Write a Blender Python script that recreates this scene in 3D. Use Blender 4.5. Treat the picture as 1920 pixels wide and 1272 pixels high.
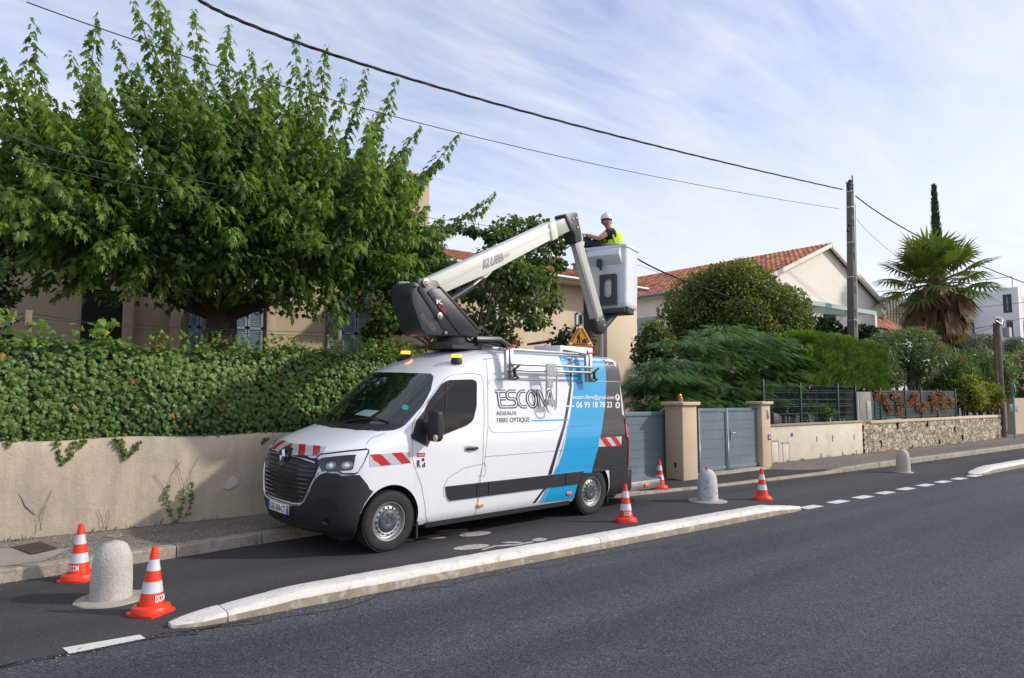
import bpy, bmesh, math, random
import numpy as np
from mathutils import Vector, Matrix
from mathutils.bvhtree import BVHTree
from mathutils.geometry import delaunay_2d_cdt
R = math.radians
random.seed(7); rng = np.random.default_rng(11)
SC = bpy.context.scene
for o in list(bpy.data.objects): bpy.data.objects.remove(o)
COL = SC.collection

# ------------------------------------------------------------ camera
F = 1300.0; PIT = math.atan(109/1300.0); YAW = R(51.499); HH = 1.79
cd = bpy.data.cameras.new('camera'); cam = bpy.data.objects.new('camera', cd); COL.objects.link(cam)
cd.sensor_width = 36; cd.lens = F/1920*36; cd.clip_start = .05; cd.clip_end = 3000
cam.location = (0, 0, HH); cam.rotation_euler = (math.pi/2+PIT, 0, YAW-math.pi/2)
SC.camera = cam
# ------------------------------------------------------------ sun, sky, exposure
SUN = Vector((1.15, -1.0, .9)).normalized()
ld = bpy.data.lights.new('sun', 'SUN'); ld.energy = 2.9; ld.angle = R(2.0); ld.color = (1, .93, .82)
lo = bpy.data.objects.new('sun', ld); COL.objects.link(lo); lo.rotation_euler = (-SUN).to_track_quat('-Z', 'Y').to_euler()
W = bpy.data.worlds.new('World'); SC.world = W; W.use_nodes = True
def build_world():
    nt = W.node_tree; nt.nodes.clear(); N = nt.nodes.new; L = nt.links.new
    out = N('ShaderNodeOutputWorld'); bg = N('ShaderNodeBackground'); bg.inputs[1].default_value = .136; L(bg.outputs[0], out.inputs[0])
    sky = N('ShaderNodeTexSky'); sky.sky_type = 'NISHITA'; sky.sun_disc = False
    sky.sun_elevation = math.asin(SUN.z); sky.sun_rotation = math.atan2(SUN.x, SUN.y); sky.air_density = 1.0; sky.dust_density = .8; sky.ozone_density = 1.6
    tc = N('ShaderNodeTexCoord'); sx = N('ShaderNodeSeparateXYZ'); L(tc.outputs['Generated'], sx.inputs[0])
    def mth(op, a, b=None, c=None):
        m = N('ShaderNodeMath'); m.operation = op
        for i, v in enumerate((a, b, c)):
            if v is None: continue
            if isinstance(v, (int, float)): m.inputs[i].default_value = v
            else: L(v, m.inputs[i])
        return m.outputs[0]
    z = mth('ADD', mth('MAXIMUM', sx.outputs[2], 0), .16)
    px = mth('DIVIDE', sx.outputs[0], z); py = mth('DIVIDE', sx.outputs[1], z)
    cb = N('ShaderNodeCombineXYZ'); L(px, cb.inputs[0]); L(py, cb.inputs[1])
    def noise(rot, sc, scale, detail, rough, dist):
        mp = N('ShaderNodeMapping'); mp.inputs['Rotation'].default_value = (0, 0, rot); mp.inputs['Scale'].default_value = sc; L(cb.outputs[0], mp.inputs[0])
        n = N('ShaderNodeTexNoise'); n.inputs['Scale'].default_value = scale; n.inputs['Detail'].default_value = detail; n.inputs['Roughness'].default_value = rough; n.inputs['Distortion'].default_value = dist
        L(mp.outputs[0], n.inputs[0]); return n.outputs[0]
    a = noise(.95, (1, 2.6, 1), 1.1, 9, .62, .9)
    b = noise(.2, (1, 1.5, 1), .8, 5, .55, .6)
    c = noise(1.25, (1, 5.5, 1), 2.2, 8, .6, .5)
    s = mth('ADD', mth('MULTIPLY', a, .45), mth('ADD', mth('MULTIPLY', b, .35), mth('MULTIPLY', c, .20)))
    rp = N('ShaderNodeMapRange'); rp.inputs[1].default_value = .38; rp.inputs[2].default_value = .60; L(s, rp.inputs[0])
    lowh = N('ShaderNodeMapRange'); lowh.inputs[1].default_value = .42; lowh.inputs[2].default_value = .02; lowh.inputs[3].default_value = 0; lowh.inputs[4].default_value = .58; L(sx.outputs[2], lowh.inputs[0])
    cl = mth('MINIMUM', mth('ADD', mth('MULTIPLY', rp.outputs[0], .80), lowh.outputs[0]), .93)
    mx = N('ShaderNodeMix'); mx.data_type = 'RGBA'; L(cl, mx.inputs[0]); L(mul(nt, sky.outputs[0], (2.1, 1.7, 1.65)), mx.inputs[6]); mx.inputs[7].default_value = (6.0, 6.25, 6.9, 1)
    L(mx.outputs[2], bg.inputs[0])
def mul(nt, sock, col):
    m = nt.nodes.new('ShaderNodeMix'); m.data_type = 'RGBA'; m.blend_type = 'MULTIPLY'; m.inputs[0].default_value = 1
    nt.links.new(sock, m.inputs[6]); m.inputs[7].default_value = (*col, 1); return m.outputs[2]
build_world()
SC.view_settings.view_transform = 'Standard'; SC.view_settings.look = 'None'; SC.view_settings.exposure = .13; SC.view_settings.gamma = 1
SC.render.engine = 'CYCLES'

# ------------------------------------------------------------ pixel -> world helpers (pixels of the 1920 px photo)
def ray(px, py):
    x = (px-960)/F; y = (636-py)/F; c, s = math.cos(PIT), math.sin(PIT)
    r = x; f = c-y*s; u = s+y*c
    return Vector((r*math.sin(YAW)+f*math.cos(YAW), f*math.sin(YAW)-r*math.cos(YAW), u))
CAM = Vector((0, 0, HH))
def gr(px, py, z=0.0): d = ray(px, py); return CAM+d*((z-HH)/d.z)
def at(px, py, Y): d = ray(px, py); return CAM+d*(Y/d.y)
def atx(px, py, X): d = ray(px, py); return CAM+d*(X/d.x)
def far(px, py, dist): d = ray(px, py); return CAM+d*(dist/math.hypot(d.x, d.y))

# ------------------------------------------------------------ materials
MATS = {}
def pm(name, col, rough=.6, metal=0, var=0, vs=3, bump=0, bs=60, coat=0, spec=None, stain=None, emit=None, obj=False, fine=0, fs=150, streak=None):
    if name in MATS: return MATS[name]
    m = bpy.data.materials.new(name); m.use_nodes = True; nt = m.node_tree; b = nt.nodes['Principled BSDF']; N = nt.nodes.new; L = nt.links.new
    b.inputs['Roughness'].default_value = rough; b.inputs['Metallic'].default_value = metal; b.inputs['Coat Weight'].default_value = coat; b.inputs['Coat Roughness'].default_value = .04
    if spec is not None: b.inputs['Specular IOR Level'].default_value = spec
    tc = N('ShaderNodeTexCoord'); co = tc.outputs['Object']
    cs = None
    def nz(scale, det=6, ro=.6):
        n = N('ShaderNodeTexNoise'); n.inputs['Scale'].default_value = scale; n.inputs['Detail'].default_value = det; n.inputs['Roughness'].default_value = ro; L(co, n.inputs[0]); return n.outputs[0]
    rgb = N('ShaderNodeRGB'); rgb.outputs[0].default_value = (*col, 1); cs = rgb.outputs[0]
    def varmul(cs, scale, amt, det=6):
        mr = N('ShaderNodeMapRange'); mr.inputs[1].default_value = .3; mr.inputs[2].default_value = .7; mr.inputs[3].default_value = 1-amt; mr.inputs[4].default_value = 1+amt; L(nz(scale, det), mr.inputs[0])
        mx = N('ShaderNodeVectorMath'); mx.operation = 'SCALE'; L(cs, mx.inputs[0]); L(mr.outputs[0], mx.inputs['Scale']); return mx.outputs[0]
    if var: cs = varmul(cs, vs, var)
    if fine: cs = varmul(cs, fs, fine, 2)
    if stain:
        scol, ssc, lo_, hi_ = stain
        mr = N('ShaderNodeMapRange'); mr.inputs[1].default_value = lo_; mr.inputs[2].default_value = hi_; L(nz(ssc, 9, .65), mr.inputs[0])
        mx = N('ShaderNodeMix'); mx.data_type = 'RGBA'; L(mr.outputs[0], mx.inputs[0]); L(cs, mx.inputs[6]); mx.inputs[7].default_value = (*scol, 1); cs = mx.outputs[2]
    if streak:
        n = N('ShaderNodeTexNoise'); n.inputs['Scale'].default_value = 1; n.inputs['Detail'].default_value = 8; n.inputs['Roughness'].default_value = .65; mp = N('ShaderNodeMapping'); mp.inputs['Scale'].default_value = streak[1]; L(co, mp.inputs[0]); L(mp.outputs[0], n.inputs[0])
        mr = N('ShaderNodeMapRange'); mr.inputs[1].default_value = streak[2]; mr.inputs[2].default_value = streak[3]; mr.inputs[4].default_value = streak[4]; L(n.outputs[0], mr.inputs[0]); mx = N('ShaderNodeMix'); mx.data_type = 'RGBA'; L(mr.outputs[0], mx.inputs[0]); L(cs, mx.inputs[6]); mx.inputs[7].default_value = (*streak[0], 1); cs = mx.outputs[2]
    L(cs, b.inputs['Base Color'])
    if bump:
        bp = N('ShaderNodeBump'); bp.inputs['Strength'].default_value = bump; bp.inputs['Distance'].default_value = .01; L(nz(bs, 5), bp.inputs['Height']); L(bp.outputs[0], b.inputs['Normal'])
    if emit:
        b.inputs['Emission Color'].default_value = (*emit[0], 1); b.inputs['Emission Strength'].default_value = emit[1]
    MATS[name] = m; return m
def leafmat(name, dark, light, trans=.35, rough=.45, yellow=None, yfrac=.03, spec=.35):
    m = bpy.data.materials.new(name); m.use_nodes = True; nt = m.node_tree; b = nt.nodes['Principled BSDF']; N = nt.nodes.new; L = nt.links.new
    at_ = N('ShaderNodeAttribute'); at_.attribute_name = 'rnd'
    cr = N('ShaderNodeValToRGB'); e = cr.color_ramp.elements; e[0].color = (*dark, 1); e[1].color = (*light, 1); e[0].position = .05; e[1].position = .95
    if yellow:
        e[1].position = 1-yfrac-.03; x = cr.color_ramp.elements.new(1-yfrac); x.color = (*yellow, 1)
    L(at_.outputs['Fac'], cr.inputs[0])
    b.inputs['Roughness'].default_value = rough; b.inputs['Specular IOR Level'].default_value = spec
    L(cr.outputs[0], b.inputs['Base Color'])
    tr = N('ShaderNodeBsdfTranslucent'); L(mul(nt, cr.outputs[0], (1.5, 1.7, .6)), tr.inputs[0])
    mx = N('ShaderNodeMixShader'); mx.inputs[0].default_value = trans; L(b.outputs[0], mx.inputs[1]); L(tr.outputs[0], mx.inputs[2])
    L(mx.outputs[0], nt.nodes['Material Output'].inputs[0])
    MATS[name] = m; return m

# ------------------------------------------------------------ mesh builder
class MB:
    def __init__(s): s.v = []; s.f = []; s.m = []
    def add(s, vs, fs, mi=0, M=None):
        k = len(s.v)
        for p in vs:
            p = Vector(p); s.v.append(tuple(M @ p if M is not None else p))
        for f in fs: s.f.append(tuple(i+k for i in f)); s.m.append(mi)
        return s
    def box(s, c, d, mi=0, M=None, rz=0, taper=1.0):
        x, y, z = d[0]/2, d[1]/2, d[2]/2; T = Matrix.Translation(c) @ Matrix.Rotation(rz, 4, 'Z')
        if M is not None: T = M @ T
        t = taper
        vs = [(-x, -y, -z), (x, -y, -z), (x, y, -z), (-x, y, -z), (-x*t, -y*t, z), (x*t, -y*t, z), (x*t, y*t, z), (-x*t, y*t, z)]
        return s.add(vs, [(0, 3, 2, 1), (4, 5, 6, 7), (0, 1, 5, 4), (1, 2, 6, 5), (2, 3, 7, 6), (3, 0, 4, 7)], mi, T)
    def box2(s, a, b, mi=0, M=None):
        a = Vector(a); b = Vector(b); return s.box((a+b)/2, [abs(q) for q in (b-a)], mi, M)
    def bar(s, a, b, w, h, mi=0, up=(0, 0, 1)):
        a = Vector(a); b = Vector(b); d = (b-a); l = d.length; x = d.normalized(); y = Vector(up).cross(x)
        if y.length < 1e-4: y = Vector((0, 1, 0)).cross(x)
        y.normalize(); z = x.cross(y); M = Matrix((x, y, z)).transposed().to_4x4(); M.translation = (a+b)/2
        return s.box((0, 0, 0), (l, w, h), mi, M)
    def tube(s, pts, r, n=8, mi=0, cap=True):
        pts = [Vector(p) for p in pts]; rr = r if hasattr(r, '__len__') else [r]*len(pts); k = len(s.v); prev = None
        for i, p in enumerate(pts):
            t = (pts[min(i+1, len(pts)-1)]-pts[max(i-1, 0)]).normalized()
            if prev is None: u = t.cross(Vector((0, 0, 1))); u = t.cross(Vector((1, 0, 0))) if u.length < .1 else u
            else: u = prev-t*prev.dot(t)
            u.normalize(); prev = u; w = t.cross(u)
            for j in range(n): a = 2*math.pi*j/n; s.v.append(tuple(p+(u*math.cos(a)+w*math.sin(a))*rr[i]))
        for i in range(len(pts)-1):
            for j in range(n): q = k+i*n; s.f.append((q+j, q+(j+1) % n, q+n+(j+1) % n, q+n+j)); s.m.append(mi)
        if cap: s.f.append(tuple(k+j for j in range(n))[::-1]); s.m.append(mi); s.f.append(tuple(k+(len(pts)-1)*n+j for j in range(n))); s.m.append(mi)
        return s
    def lathe(s, prof, n=24, mi=0, M=None, capb=False, capt=False):
        vs = [(r*math.cos(2*math.pi*j/n), r*math.sin(2*math.pi*j/n), z) for r, z in prof for j in range(n)]
        fs = [(i*n+j, i*n+(j+1) % n, (i+1)*n+(j+1) % n, (i+1)*n+j) for i in range(len(prof)-1) for j in range(n)]
        if capb: fs.append(tuple(range(n))[::-1])
        if capt: fs.append(tuple((len(prof)-1)*n+j for j in range(n)))
        return s.add(vs, fs, mi, M)
    def prism(s, poly, h0, h1, mi=0, M=None):     # poly in xy, extruded in z
        n = len(poly); ar = sum(poly[i][0]*poly[(i+1) % n][1]-poly[(i+1) % n][0]*poly[i][1] for i in range(n))
        if ar < 0: poly = poly[::-1]
        vs = [(x, y, h0) for x, y in poly]+[(x, y, h1) for x, y in poly]
        return s.add(vs, [tuple(range(n))[::-1], tuple(range(n, 2*n))]+[(i, (i+1) % n, n+(i+1) % n, n+i) for i in range(n)], mi, M)
    def ball(s, c, r, mi=0, n=12, sc=(1, 1, 1)):
        pr = [(math.sin(math.pi*i/n), -math.cos(math.pi*i/n)) for i in range(n+1)]; pr[0] = (.001, -1); pr[-1] = (.001, 1)
        return s.lathe([(a*r, b*r) for a, b in pr], n+4, mi, Matrix.Translation(c) @ Matrix.Diagonal((*sc, 1)))
    def build(s, name, mats, parent=None, smooth=False, bevel=0, seg=2, angle=40, **kw):
        me = bpy.data.meshes.new(name); me.from_pydata(s.v, [], s.f)
        for m in (mats if isinstance(mats, (list, tuple)) else [mats]): me.materials.append(m)
        me.polygons.foreach_set('material_index', s.m); me.update()
        if bevel:
            bm = bmesh.new(); bm.from_mesh(me); bmesh.ops.remove_doubles(bm, verts=bm.verts, dist=1e-5)
            es = [e for e in bm.edges if len(e.link_faces) == 2 and e.calc_face_angle(0) > R(25)]
            bmesh.ops.bevel(bm, geom=es, offset=bevel, segments=seg, profile=.5, affect='EDGES', clamp_overlap=True)
            bm.to_mesh(me); bm.free(); smooth = True
        if smooth:
            me.polygons.foreach_set('use_smooth', [True]*len(me.polygons)); me.set_sharp_from_angle(angle=R(angle))
        return link(name, me, parent, **kw)
def link(name, me, parent=None, label=None, cat=None, group=None, kind=None):
    o = bpy.data.objects.new(name, me); COL.objects.link(o)
    if parent: o.parent = parent
    return tag(o, label, cat, group, kind)
def tag(o, label=None, cat=None, group=None, kind=None):
    for k, v in (('label', label), ('category', cat), ('group', group), ('kind', kind)):
        if v: o[k] = v
    return o
def empty(name, loc=(0, 0, 0), label=None, cat=None, group=None, rz=0):
    o = bpy.data.objects.new(name, None); COL.objects.link(o); o.location = loc; o.rotation_euler = (0, 0, rz); o.empty_display_size = .2
    return tag(o, label, cat, group)
def copy_tree(o, parent=None):
    c = o.copy(); COL.objects.link(c)
    if parent: c.parent = parent
    for ch in list(o.children): copy_tree(ch, c)
    return c
def jit(mb, a, sc=3.0):      # weathered outline
    from mathutils import noise
    mb.v = [tuple(Vector(p)+noise.noise_vector(Vector(p)*sc)*a) for p in mb.v]; return mb
_tx = {}
def text(s, size=1.0, bold=0.0, depth=0):
    k = (s, size, bold)
    if k in _tx: return _tx[k]
    c = bpy.data.curves.new('t', 'FONT'); c.body = s; c.size = size; c.offset = bold; c.align_x = 'LEFT'; c.resolution_u = 3
    o = bpy.data.objects.new('t', c); COL.objects.link(o); dg = bpy.context.evaluated_depsgraph_get(); dg.update()
    me = bpy.data.meshes.new_from_object(o.evaluated_get(dg)); v = [tuple(p.co) for p in me.vertices]; f = [tuple(p.vertices) for p in me.polygons]
    bpy.data.objects.remove(o); bpy.data.curves.remove(c); bpy.data.meshes.remove(me)
    _tx[k] = (v, f); return v, f
def fit_text(s, x0, y0, x1, y1, bold=0.0):       # text stretched to a box, 2D
    v, f = text(s, 1.0, bold); xs = [p[0] for p in v]; ys = [p[1] for p in v]
    ax, bx, ay, by = min(xs), max(xs), min(ys), max(ys)
    return [(x0+(p[0]-ax)/(bx-ax)*(x1-x0), y0+(p[1]-ay)/(by-ay)*(y1-y0)) for p in v], f

# ------------------------------------------------------------ foliage: many leaves in one mesh
def T_tri(v, f): return np.array(v, float), f
HALF = [(0, 0), (.1, .25), (.38, .5), (.42, .2), (.7, .32), (.68, .1), (1, 0)]
def _lobed():
    v = [(0, 0), (.42, 0), (.68, 0), (1, 0)]; f = []
    for sg in (1, -1):
        k = len(v); v += [(.1, .25*sg), (.38, .5*sg), (.42, .2*sg), (.7, .32*sg), (.68, .1*sg)]
        t = [(0, k, k+2), (k, k+1, k+2), (0, k+2, 1), (k+2, k+3, k+4), (1, k+2, k+4), (1, k+4, 2), (2, k+4, 3)]
        f += t if sg > 0 else [q[::-1] for q in t]
    return np.array([(x*1.12, y*.82, -abs(y)*.35-.34*x*x) for x, y in v]), [tuple(q) for q in f]
def _ivy():
    o = [(0, .0), (-.12, .28), (.2, .62), (.36, .3), (.7, .42), (.62, .16), (1.02, 0), (.62, -.16), (.7, -.42), (.36, -.3), (.2, -.62), (-.12, -.28)]
    v = [(.32, 0, .06)]+[(x, y, -.25*abs(y)-.12*x) for x, y in o]
    return np.array(v), [(0, i+1, (i+1) % 12+1) for i in range(12)][::1]
def _ell(w=.28, fold=.3, droop=.2):
    v = [(0, 0, 0), (.5, 0, -droop*.25), (1, 0, -droop), (.3, w, -w*fold-droop*.1), (.72, w*.8, -w*fold-droop*.5), (.3, -w, -w*fold-droop*.1), (.72, -w*.8, -w*fold-droop*.5)]
    return np.array(v, float), [(0, 1, 3), (1, 4, 3), (1, 2, 4), (0, 5, 1), (1, 5, 6), (1, 6, 2)]
def _quad(w=.35):
    return np.array([(0, -w, 0), (1, -w*.6, -.1), (1, w*.6, -.1), (0, w, 0)], float), [(0, 1, 2, 3)]
def _strap(w=.09, droop=.25):
    return np.array([(0, 0, 0), (.4, w, -droop*.2), (.45, -w, -droop*.2), (1, 0, -droop)], float), [(0, 2, 1), (1, 2, 3)]
def _frond(n=7, droop=.35):
    v = []; f = []
    for i in range(n):
        x = (i+1)/n; z = -droop*x*x; l = .33*math.sin(math.pi*min(1, x*.85+.12))+.05
        for sg in (1, -1):
            k = len(v); v += [(x-.02, 0, z), (x+.055, .1*l*sg, z), (x+.16, l*sg, z-l*.45), (x+.03, l*sg*.6, z-l*.2)]; f.append((k, k+1, k+2, k+3) if sg > 0 else (k+3, k+2, k+1, k))
    return np.array(v), f
TPL = dict(lobed=_lobed(), ivy=_ivy(), ell=_ell(), round=_ell(.42, .25, .15), strap=_strap(), frond=_frond(), quad=_quad(), spray=_strap(.13, .05))
def leaves(name, mat, groups, parent=None, **kw):
    """groups: list of (template, P(N,3), D(N,3) axis, Nn(N,3) normal, S(N), rnd(N) or None)"""
    V = []; LI = []; LS = []; RN = []; base = 0; lst = 0
    for tp, P, D, U, S, rn in groups:
        tv, tf = TPL[tp]; P = np.asarray(P, float); n = len(P)
        if n == 0: continue
        D = D/np.maximum(np.linalg.norm(D, axis=1, keepdims=True), 1e-6)
        Y = np.cross(U, D); Y /= np.maximum(np.linalg.norm(Y, axis=1, keepdims=True), 1e-6); Z = np.cross(D, Y)
        S = np.broadcast_to(np.asarray(S, float), (n,))
        vv = P[:, None, :]+S[:, None, None]*(tv[None, :, 0:1]*D[:, None, :]+tv[None, :, 1:2]*Y[:, None, :]+tv[None, :, 2:3]*Z[:, None, :])
        V.append(vv.reshape(-1, 3)); m = len(tv)
        fl = np.array([len(q) for q in tf]); fi = np.concatenate([np.array(q) for q in tf])
        LI.append((fi[None, :]+base+m*np.arange(n)[:, None]).ravel()); LS.append(np.tile(fl, n))
        r = rng.random(n) if rn is None else rn
        RN.append(np.repeat(r, m)); base += m*n
    V = np.concatenate(V); LI = np.concatenate(LI); LS = np.concatenate(LS); RN = np.concatenate(RN)
    me = bpy.data.meshes.new(name); me.vertices.add(len(V)); me.vertices.foreach_set('co', V.astype(np.float32).ravel())
    me.loops.add(len(LI)); me.loops.foreach_set('vertex_index', LI.astype(np.int32)); me.polygons.add(len(LS))
    st = np.zeros(len(LS), np.int32); st[1:] = np.cumsum(LS)[:-1]; me.polygons.foreach_set('loop_start', st)
    me.update(calc_edges=True); me.validate()
    at_ = me.attributes.new('rnd', 'FLOAT', 'POINT'); at_.data.foreach_set('value', RN.astype(np.float32))
    me.materials.append(mat)
    return link(name, me, parent, **kw)
def unit(n): d = rng.normal(size=(n, 3)); return d/np.linalg.norm(d, axis=1, keepdims=True)
def shell(n, c, r, inner=.55, flat=None):    # points in an ellipsoid, denser towards the outside
    d = unit(n); k = (inner+(1-inner)*rng.random(n)**.6)[:, None]
    return np.array(c)+d*k*np.array(r), d
# ============================================================ GROUND
def asphalt(name, base, spk, scale, vamt, patch=None):
    m = bpy.data.materials.new(name); m.use_nodes = True; nt = m.node_tree; b = nt.nodes['Principled BSDF']; N = nt.nodes.new; L = nt.links.new
    tc = N('ShaderNodeTexCoord'); co = tc.outputs['Object']
    n1 = N('ShaderNodeTexNoise'); n1.inputs['Scale'].default_value = .8; n1.inputs['Detail'].default_value = 7; n1.inputs['Roughness'].default_value = .6
    mp = N('ShaderNodeMapping'); mp.inputs['Scale'].default_value = (.25, 1.3, 1); L(co, mp.inputs[0]); L(mp.outputs[0], n1.inputs[0])
    v = N('ShaderNodeTexVoronoi'); v.inputs['Scale'].default_value = scale; L(co, v.inputs[0])
    v2 = N('ShaderNodeTexVoronoi'); v2.inputs['Scale'].default_value = scale*.6; L(co, v2.inputs[0])
    sp = N('ShaderNodeSeparateColor'); L(v.outputs['Color'], sp.inputs[0]); sp2 = N('ShaderNodeSeparateColor'); L(v2.outputs['Color'], sp2.inputs[0])
    mr = N('ShaderNodeMapRange'); mr.inputs[1].default_value = .1; mr.inputs[2].default_value = 1; mr.inputs[3].default_value = 1-spk*.55; mr.inputs[4].default_value = 1+spk*.55; L(sp.outputs[0], mr.inputs[0])
    hi = N('ShaderNodeMapRange'); hi.inputs[1].default_value = .93; hi.inputs[2].default_value = 1.0; hi.inputs[3].default_value = 0; hi.inputs[4].default_value = spk*.9; L(sp2.outputs[1], hi.inputs[0])
    m2 = N('ShaderNodeMapRange'); m2.inputs[1].default_value = .3; m2.inputs[2].default_value = .7; m2.inputs[3].default_value = 1-vamt; m2.inputs[4].default_value = 1+vamt; L(n1.outputs[0], m2.inputs[0])
    n3 = N('ShaderNodeTexNoise'); n3.inputs['Scale'].default_value = 1; n3.inputs['Detail'].default_value = 5; mp3 = N('ShaderNodeMapping'); mp3.inputs['Scale'].default_value = (.035, 1.1, 1); L(co, mp3.inputs[0]); L(mp3.outputs[0], n3.inputs[0])
    m4 = N('ShaderNodeMapRange'); m4.inputs[1].default_value = .38; m4.inputs[2].default_value = .62; m4.inputs[3].default_value = .84; m4.inputs[4].default_value = 1.2; L(n3.outputs[0], m4.inputs[0])
    n5 = N('ShaderNodeTexNoise'); n5.inputs['Scale'].default_value = 2.2; n5.inputs['Detail'].default_value = 8; n5.inputs['Roughness'].default_value = .7; L(co, n5.inputs[0]); m5 = N('ShaderNodeMapRange'); m5.inputs[1].default_value = .58; m5.inputs[2].default_value = .72; m5.inputs[3].default_value = 1; m5.inputs[4].default_value = .78; L(n5.outputs[0], m5.inputs[0])
    mm = N('ShaderNodeMath'); mm.operation = 'MULTIPLY'; L(m4.outputs[0], mm.inputs[0]); L(m5.outputs[0], mm.inputs[1])
    ad = N('ShaderNodeMath'); L(mr.outputs[0], ad.inputs[0]); L(hi.outputs[0], ad.inputs[1])
    ml = N('ShaderNodeMath'); ml.operation = 'MULTIPLY'; L(ad.outputs[0], ml.inputs[0]); L(m2.outputs[0], ml.inputs[1])
    ml2 = N('ShaderNodeMath'); ml2.operation = 'MULTIPLY'; L(ml.outputs[0], ml2.inputs[0]); L(mm.outputs[0], ml2.inputs[1]); sc = N('ShaderNodeVectorMath'); sc.operation = 'SCALE'; sc.inputs[0].default_value = base; L(ml2.outputs[0], sc.inputs['Scale']); L(sc.outputs[0], b.inputs['Base Color'])
    b.inputs['Roughness'].default_value = .82; b.inputs['Specular IOR Level'].default_value = .3
    bp = N('ShaderNodeBump'); bp.inputs['Strength'].default_value = .55; bp.inputs['Distance'].default_value = .006; L(v.outputs['Distance'], bp.inputs['Height']); L(bp.outputs[0], b.inputs['Normal'])
    return m
M_road = asphalt('coarse_asphalt', (.058, .063, .069), 1.0, 100, .16)
M_lane = asphalt('smooth_asphalt', (.052, .051, .053), .5, 120, .20)
M_patch = asphalt('fresh_asphalt', (.040, .040, .042), .4, 150, .15)
M_pave = asphalt('gritty_pavement', (.175, .158, .138), 1.1, 75, .18)
M_earth = pm('dry_earth', (.16, .13, .09), .95, var=.3, vs=.5, bump=.4, bs=8)
M_kerb = pm('kerb_stone', (.34, .30, .24), .85, var=.18, vs=2.5, bump=.35, bs=55, stain=((.10, .09, .075), 7, .52, .75), fine=.28, fs=90)
M_white = pm('road_paint', (.66, .65, .60), .7, var=.08, vs=4, bump=.25, bs=90, stain=((.14, .135, .13), 16, .57, .72), fine=.12, fs=120)
M_sep = pm('painted_concrete', (.66, .64, .59), .75, var=.10, vs=3, bump=.4, bs=45, stain=((.33, .30, .25), 9, .54, .78), fine=.10, fs=80)
M_conc = pm('stained_concrete', (.36, .33, .27), .85, var=.2, vs=2.5, bump=.45, bs=50, stain=((.13, .115, .09), 6, .5, .8), fine=.15, fs=110)
def sheet(name, x0, x1, y0, y1, z, mat, kind='structure', nx=1):
    b = MB(); b.add([(x0, y0, z), (x1, y0, z), (x1, y1, z), (x0, y1, z)], [(0, 1, 2, 3)]); return b.build(name, mat, kind=kind)
sheet('ground', -600, 900, -600, 900, -.02, M_earth)
sheet('road', -80, 400, -14, 5.86, 0, M_road)
b = MB(); b.add([(-80, 5.86, 0), (400, 5.86, 0), (400, 9.3, 0), (-80, 9.3, 0)], [(0, 1, 2, 3)]); b.build('cycle_lane', M_lane, kind='structure')
# kerb line
KP = [(-12, 8.25), (.4, 8.42), (2.2, 8.56), (3.5, 8.78), (6, 8.92), (9, 8.70), (12, 8.42), (15.8, 8.22), (20, 8.14), (29.5, 8.08), (60, 8.0), (140, 8.0)]
def kY(x):
    for (a, b_), (c, d) in zip(KP, KP[1:]):
        if x <= c: return b_+(d-b_)*(x-a)/(c-a)
    return 8.0
def kH(x):     # kerb height, dropped at the gates
    def sm(t): t = max(0, min(1, t)); return t*t*(3-2*t)
    return .125-.085*(sm((x-9.2)/1.0)-sm((x-15.6)/2.0))
xs = [-12+i*1.0 for i in range(153)]
b = MB()
for i in range(len(xs)-1):
    x0, x1 = xs[i]+.006, xs[i+1]-.006; w = .15; ch = .018
    vs = []
    for x in (x0, x1):
        y = kY(x); h = kH(x)+.002+.004*math.sin(i*7.3); vs += [(x, y, -.02), (x, y+.006, h-ch), (x, y+ch, h), (x, y+w, h), (x, y+w, -.02)]
    b.add(vs, [(0, 5, 6, 1)[::-1], (1, 6, 7, 2)[::-1], (2, 7, 8, 3)[::-1], (3, 8, 9, 4)[::-1], (0, 1, 2, 3, 4)[::-1], (5, 6, 7, 8, 9)])
b.build('kerb', M_kerb, kind='structure')
def pz(x, y):
    t = max(0, min(1, (y-kY(x)-.15)/1.3)); return kH(x)-.004+(.145-kH(x))*t
b = MB(); nx = 160
xs = [-12+i*(26-(-12))/nx for i in range(nx)]+[26, 40, 80, 140]; n = 6
for x in xs:
    for j in range(n+1): y = kY(x)+.152+(10.6-kY(x)-.152)*j/n; b.v.append((x, y, pz(x, y)))
for i in range(len(xs)-1):
    for j in range(n): k = i*(n+1)+j; b.f.append((k, k+n+1, k+n+2, k+1)); b.m.append(0)
b.build('pavement', M_pave, kind='structure')
# fresh black patch in front of the gates, concrete strips
b = MB(); xs = [9.0+i*.25 for i in range(31)]
for x in xs:
    t = max(0, (x-14.6)/1.9); y1 = 9.36-(9.36-kY(x)-.16)*min(1, t)
    for j in range(5): y = kY(x)+.152+(y1-kY(x)-.152)*j/4; b.v.append((x, y, pz(x, y)+.004))
for i in range(len(xs)-1):
    for j in range(4): k = i*5+j; b.f.append((k, k+5, k+6, k+1)); b.m.append(0)
b.build('driveway_patch', M_patch, kind='structure')
b = MB(); b.box2((12.4, 9.18, .0), (15.1, 9.62, .135)); b.build('gate_threshold', M_conc, kind='structure', bevel=.01)
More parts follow.
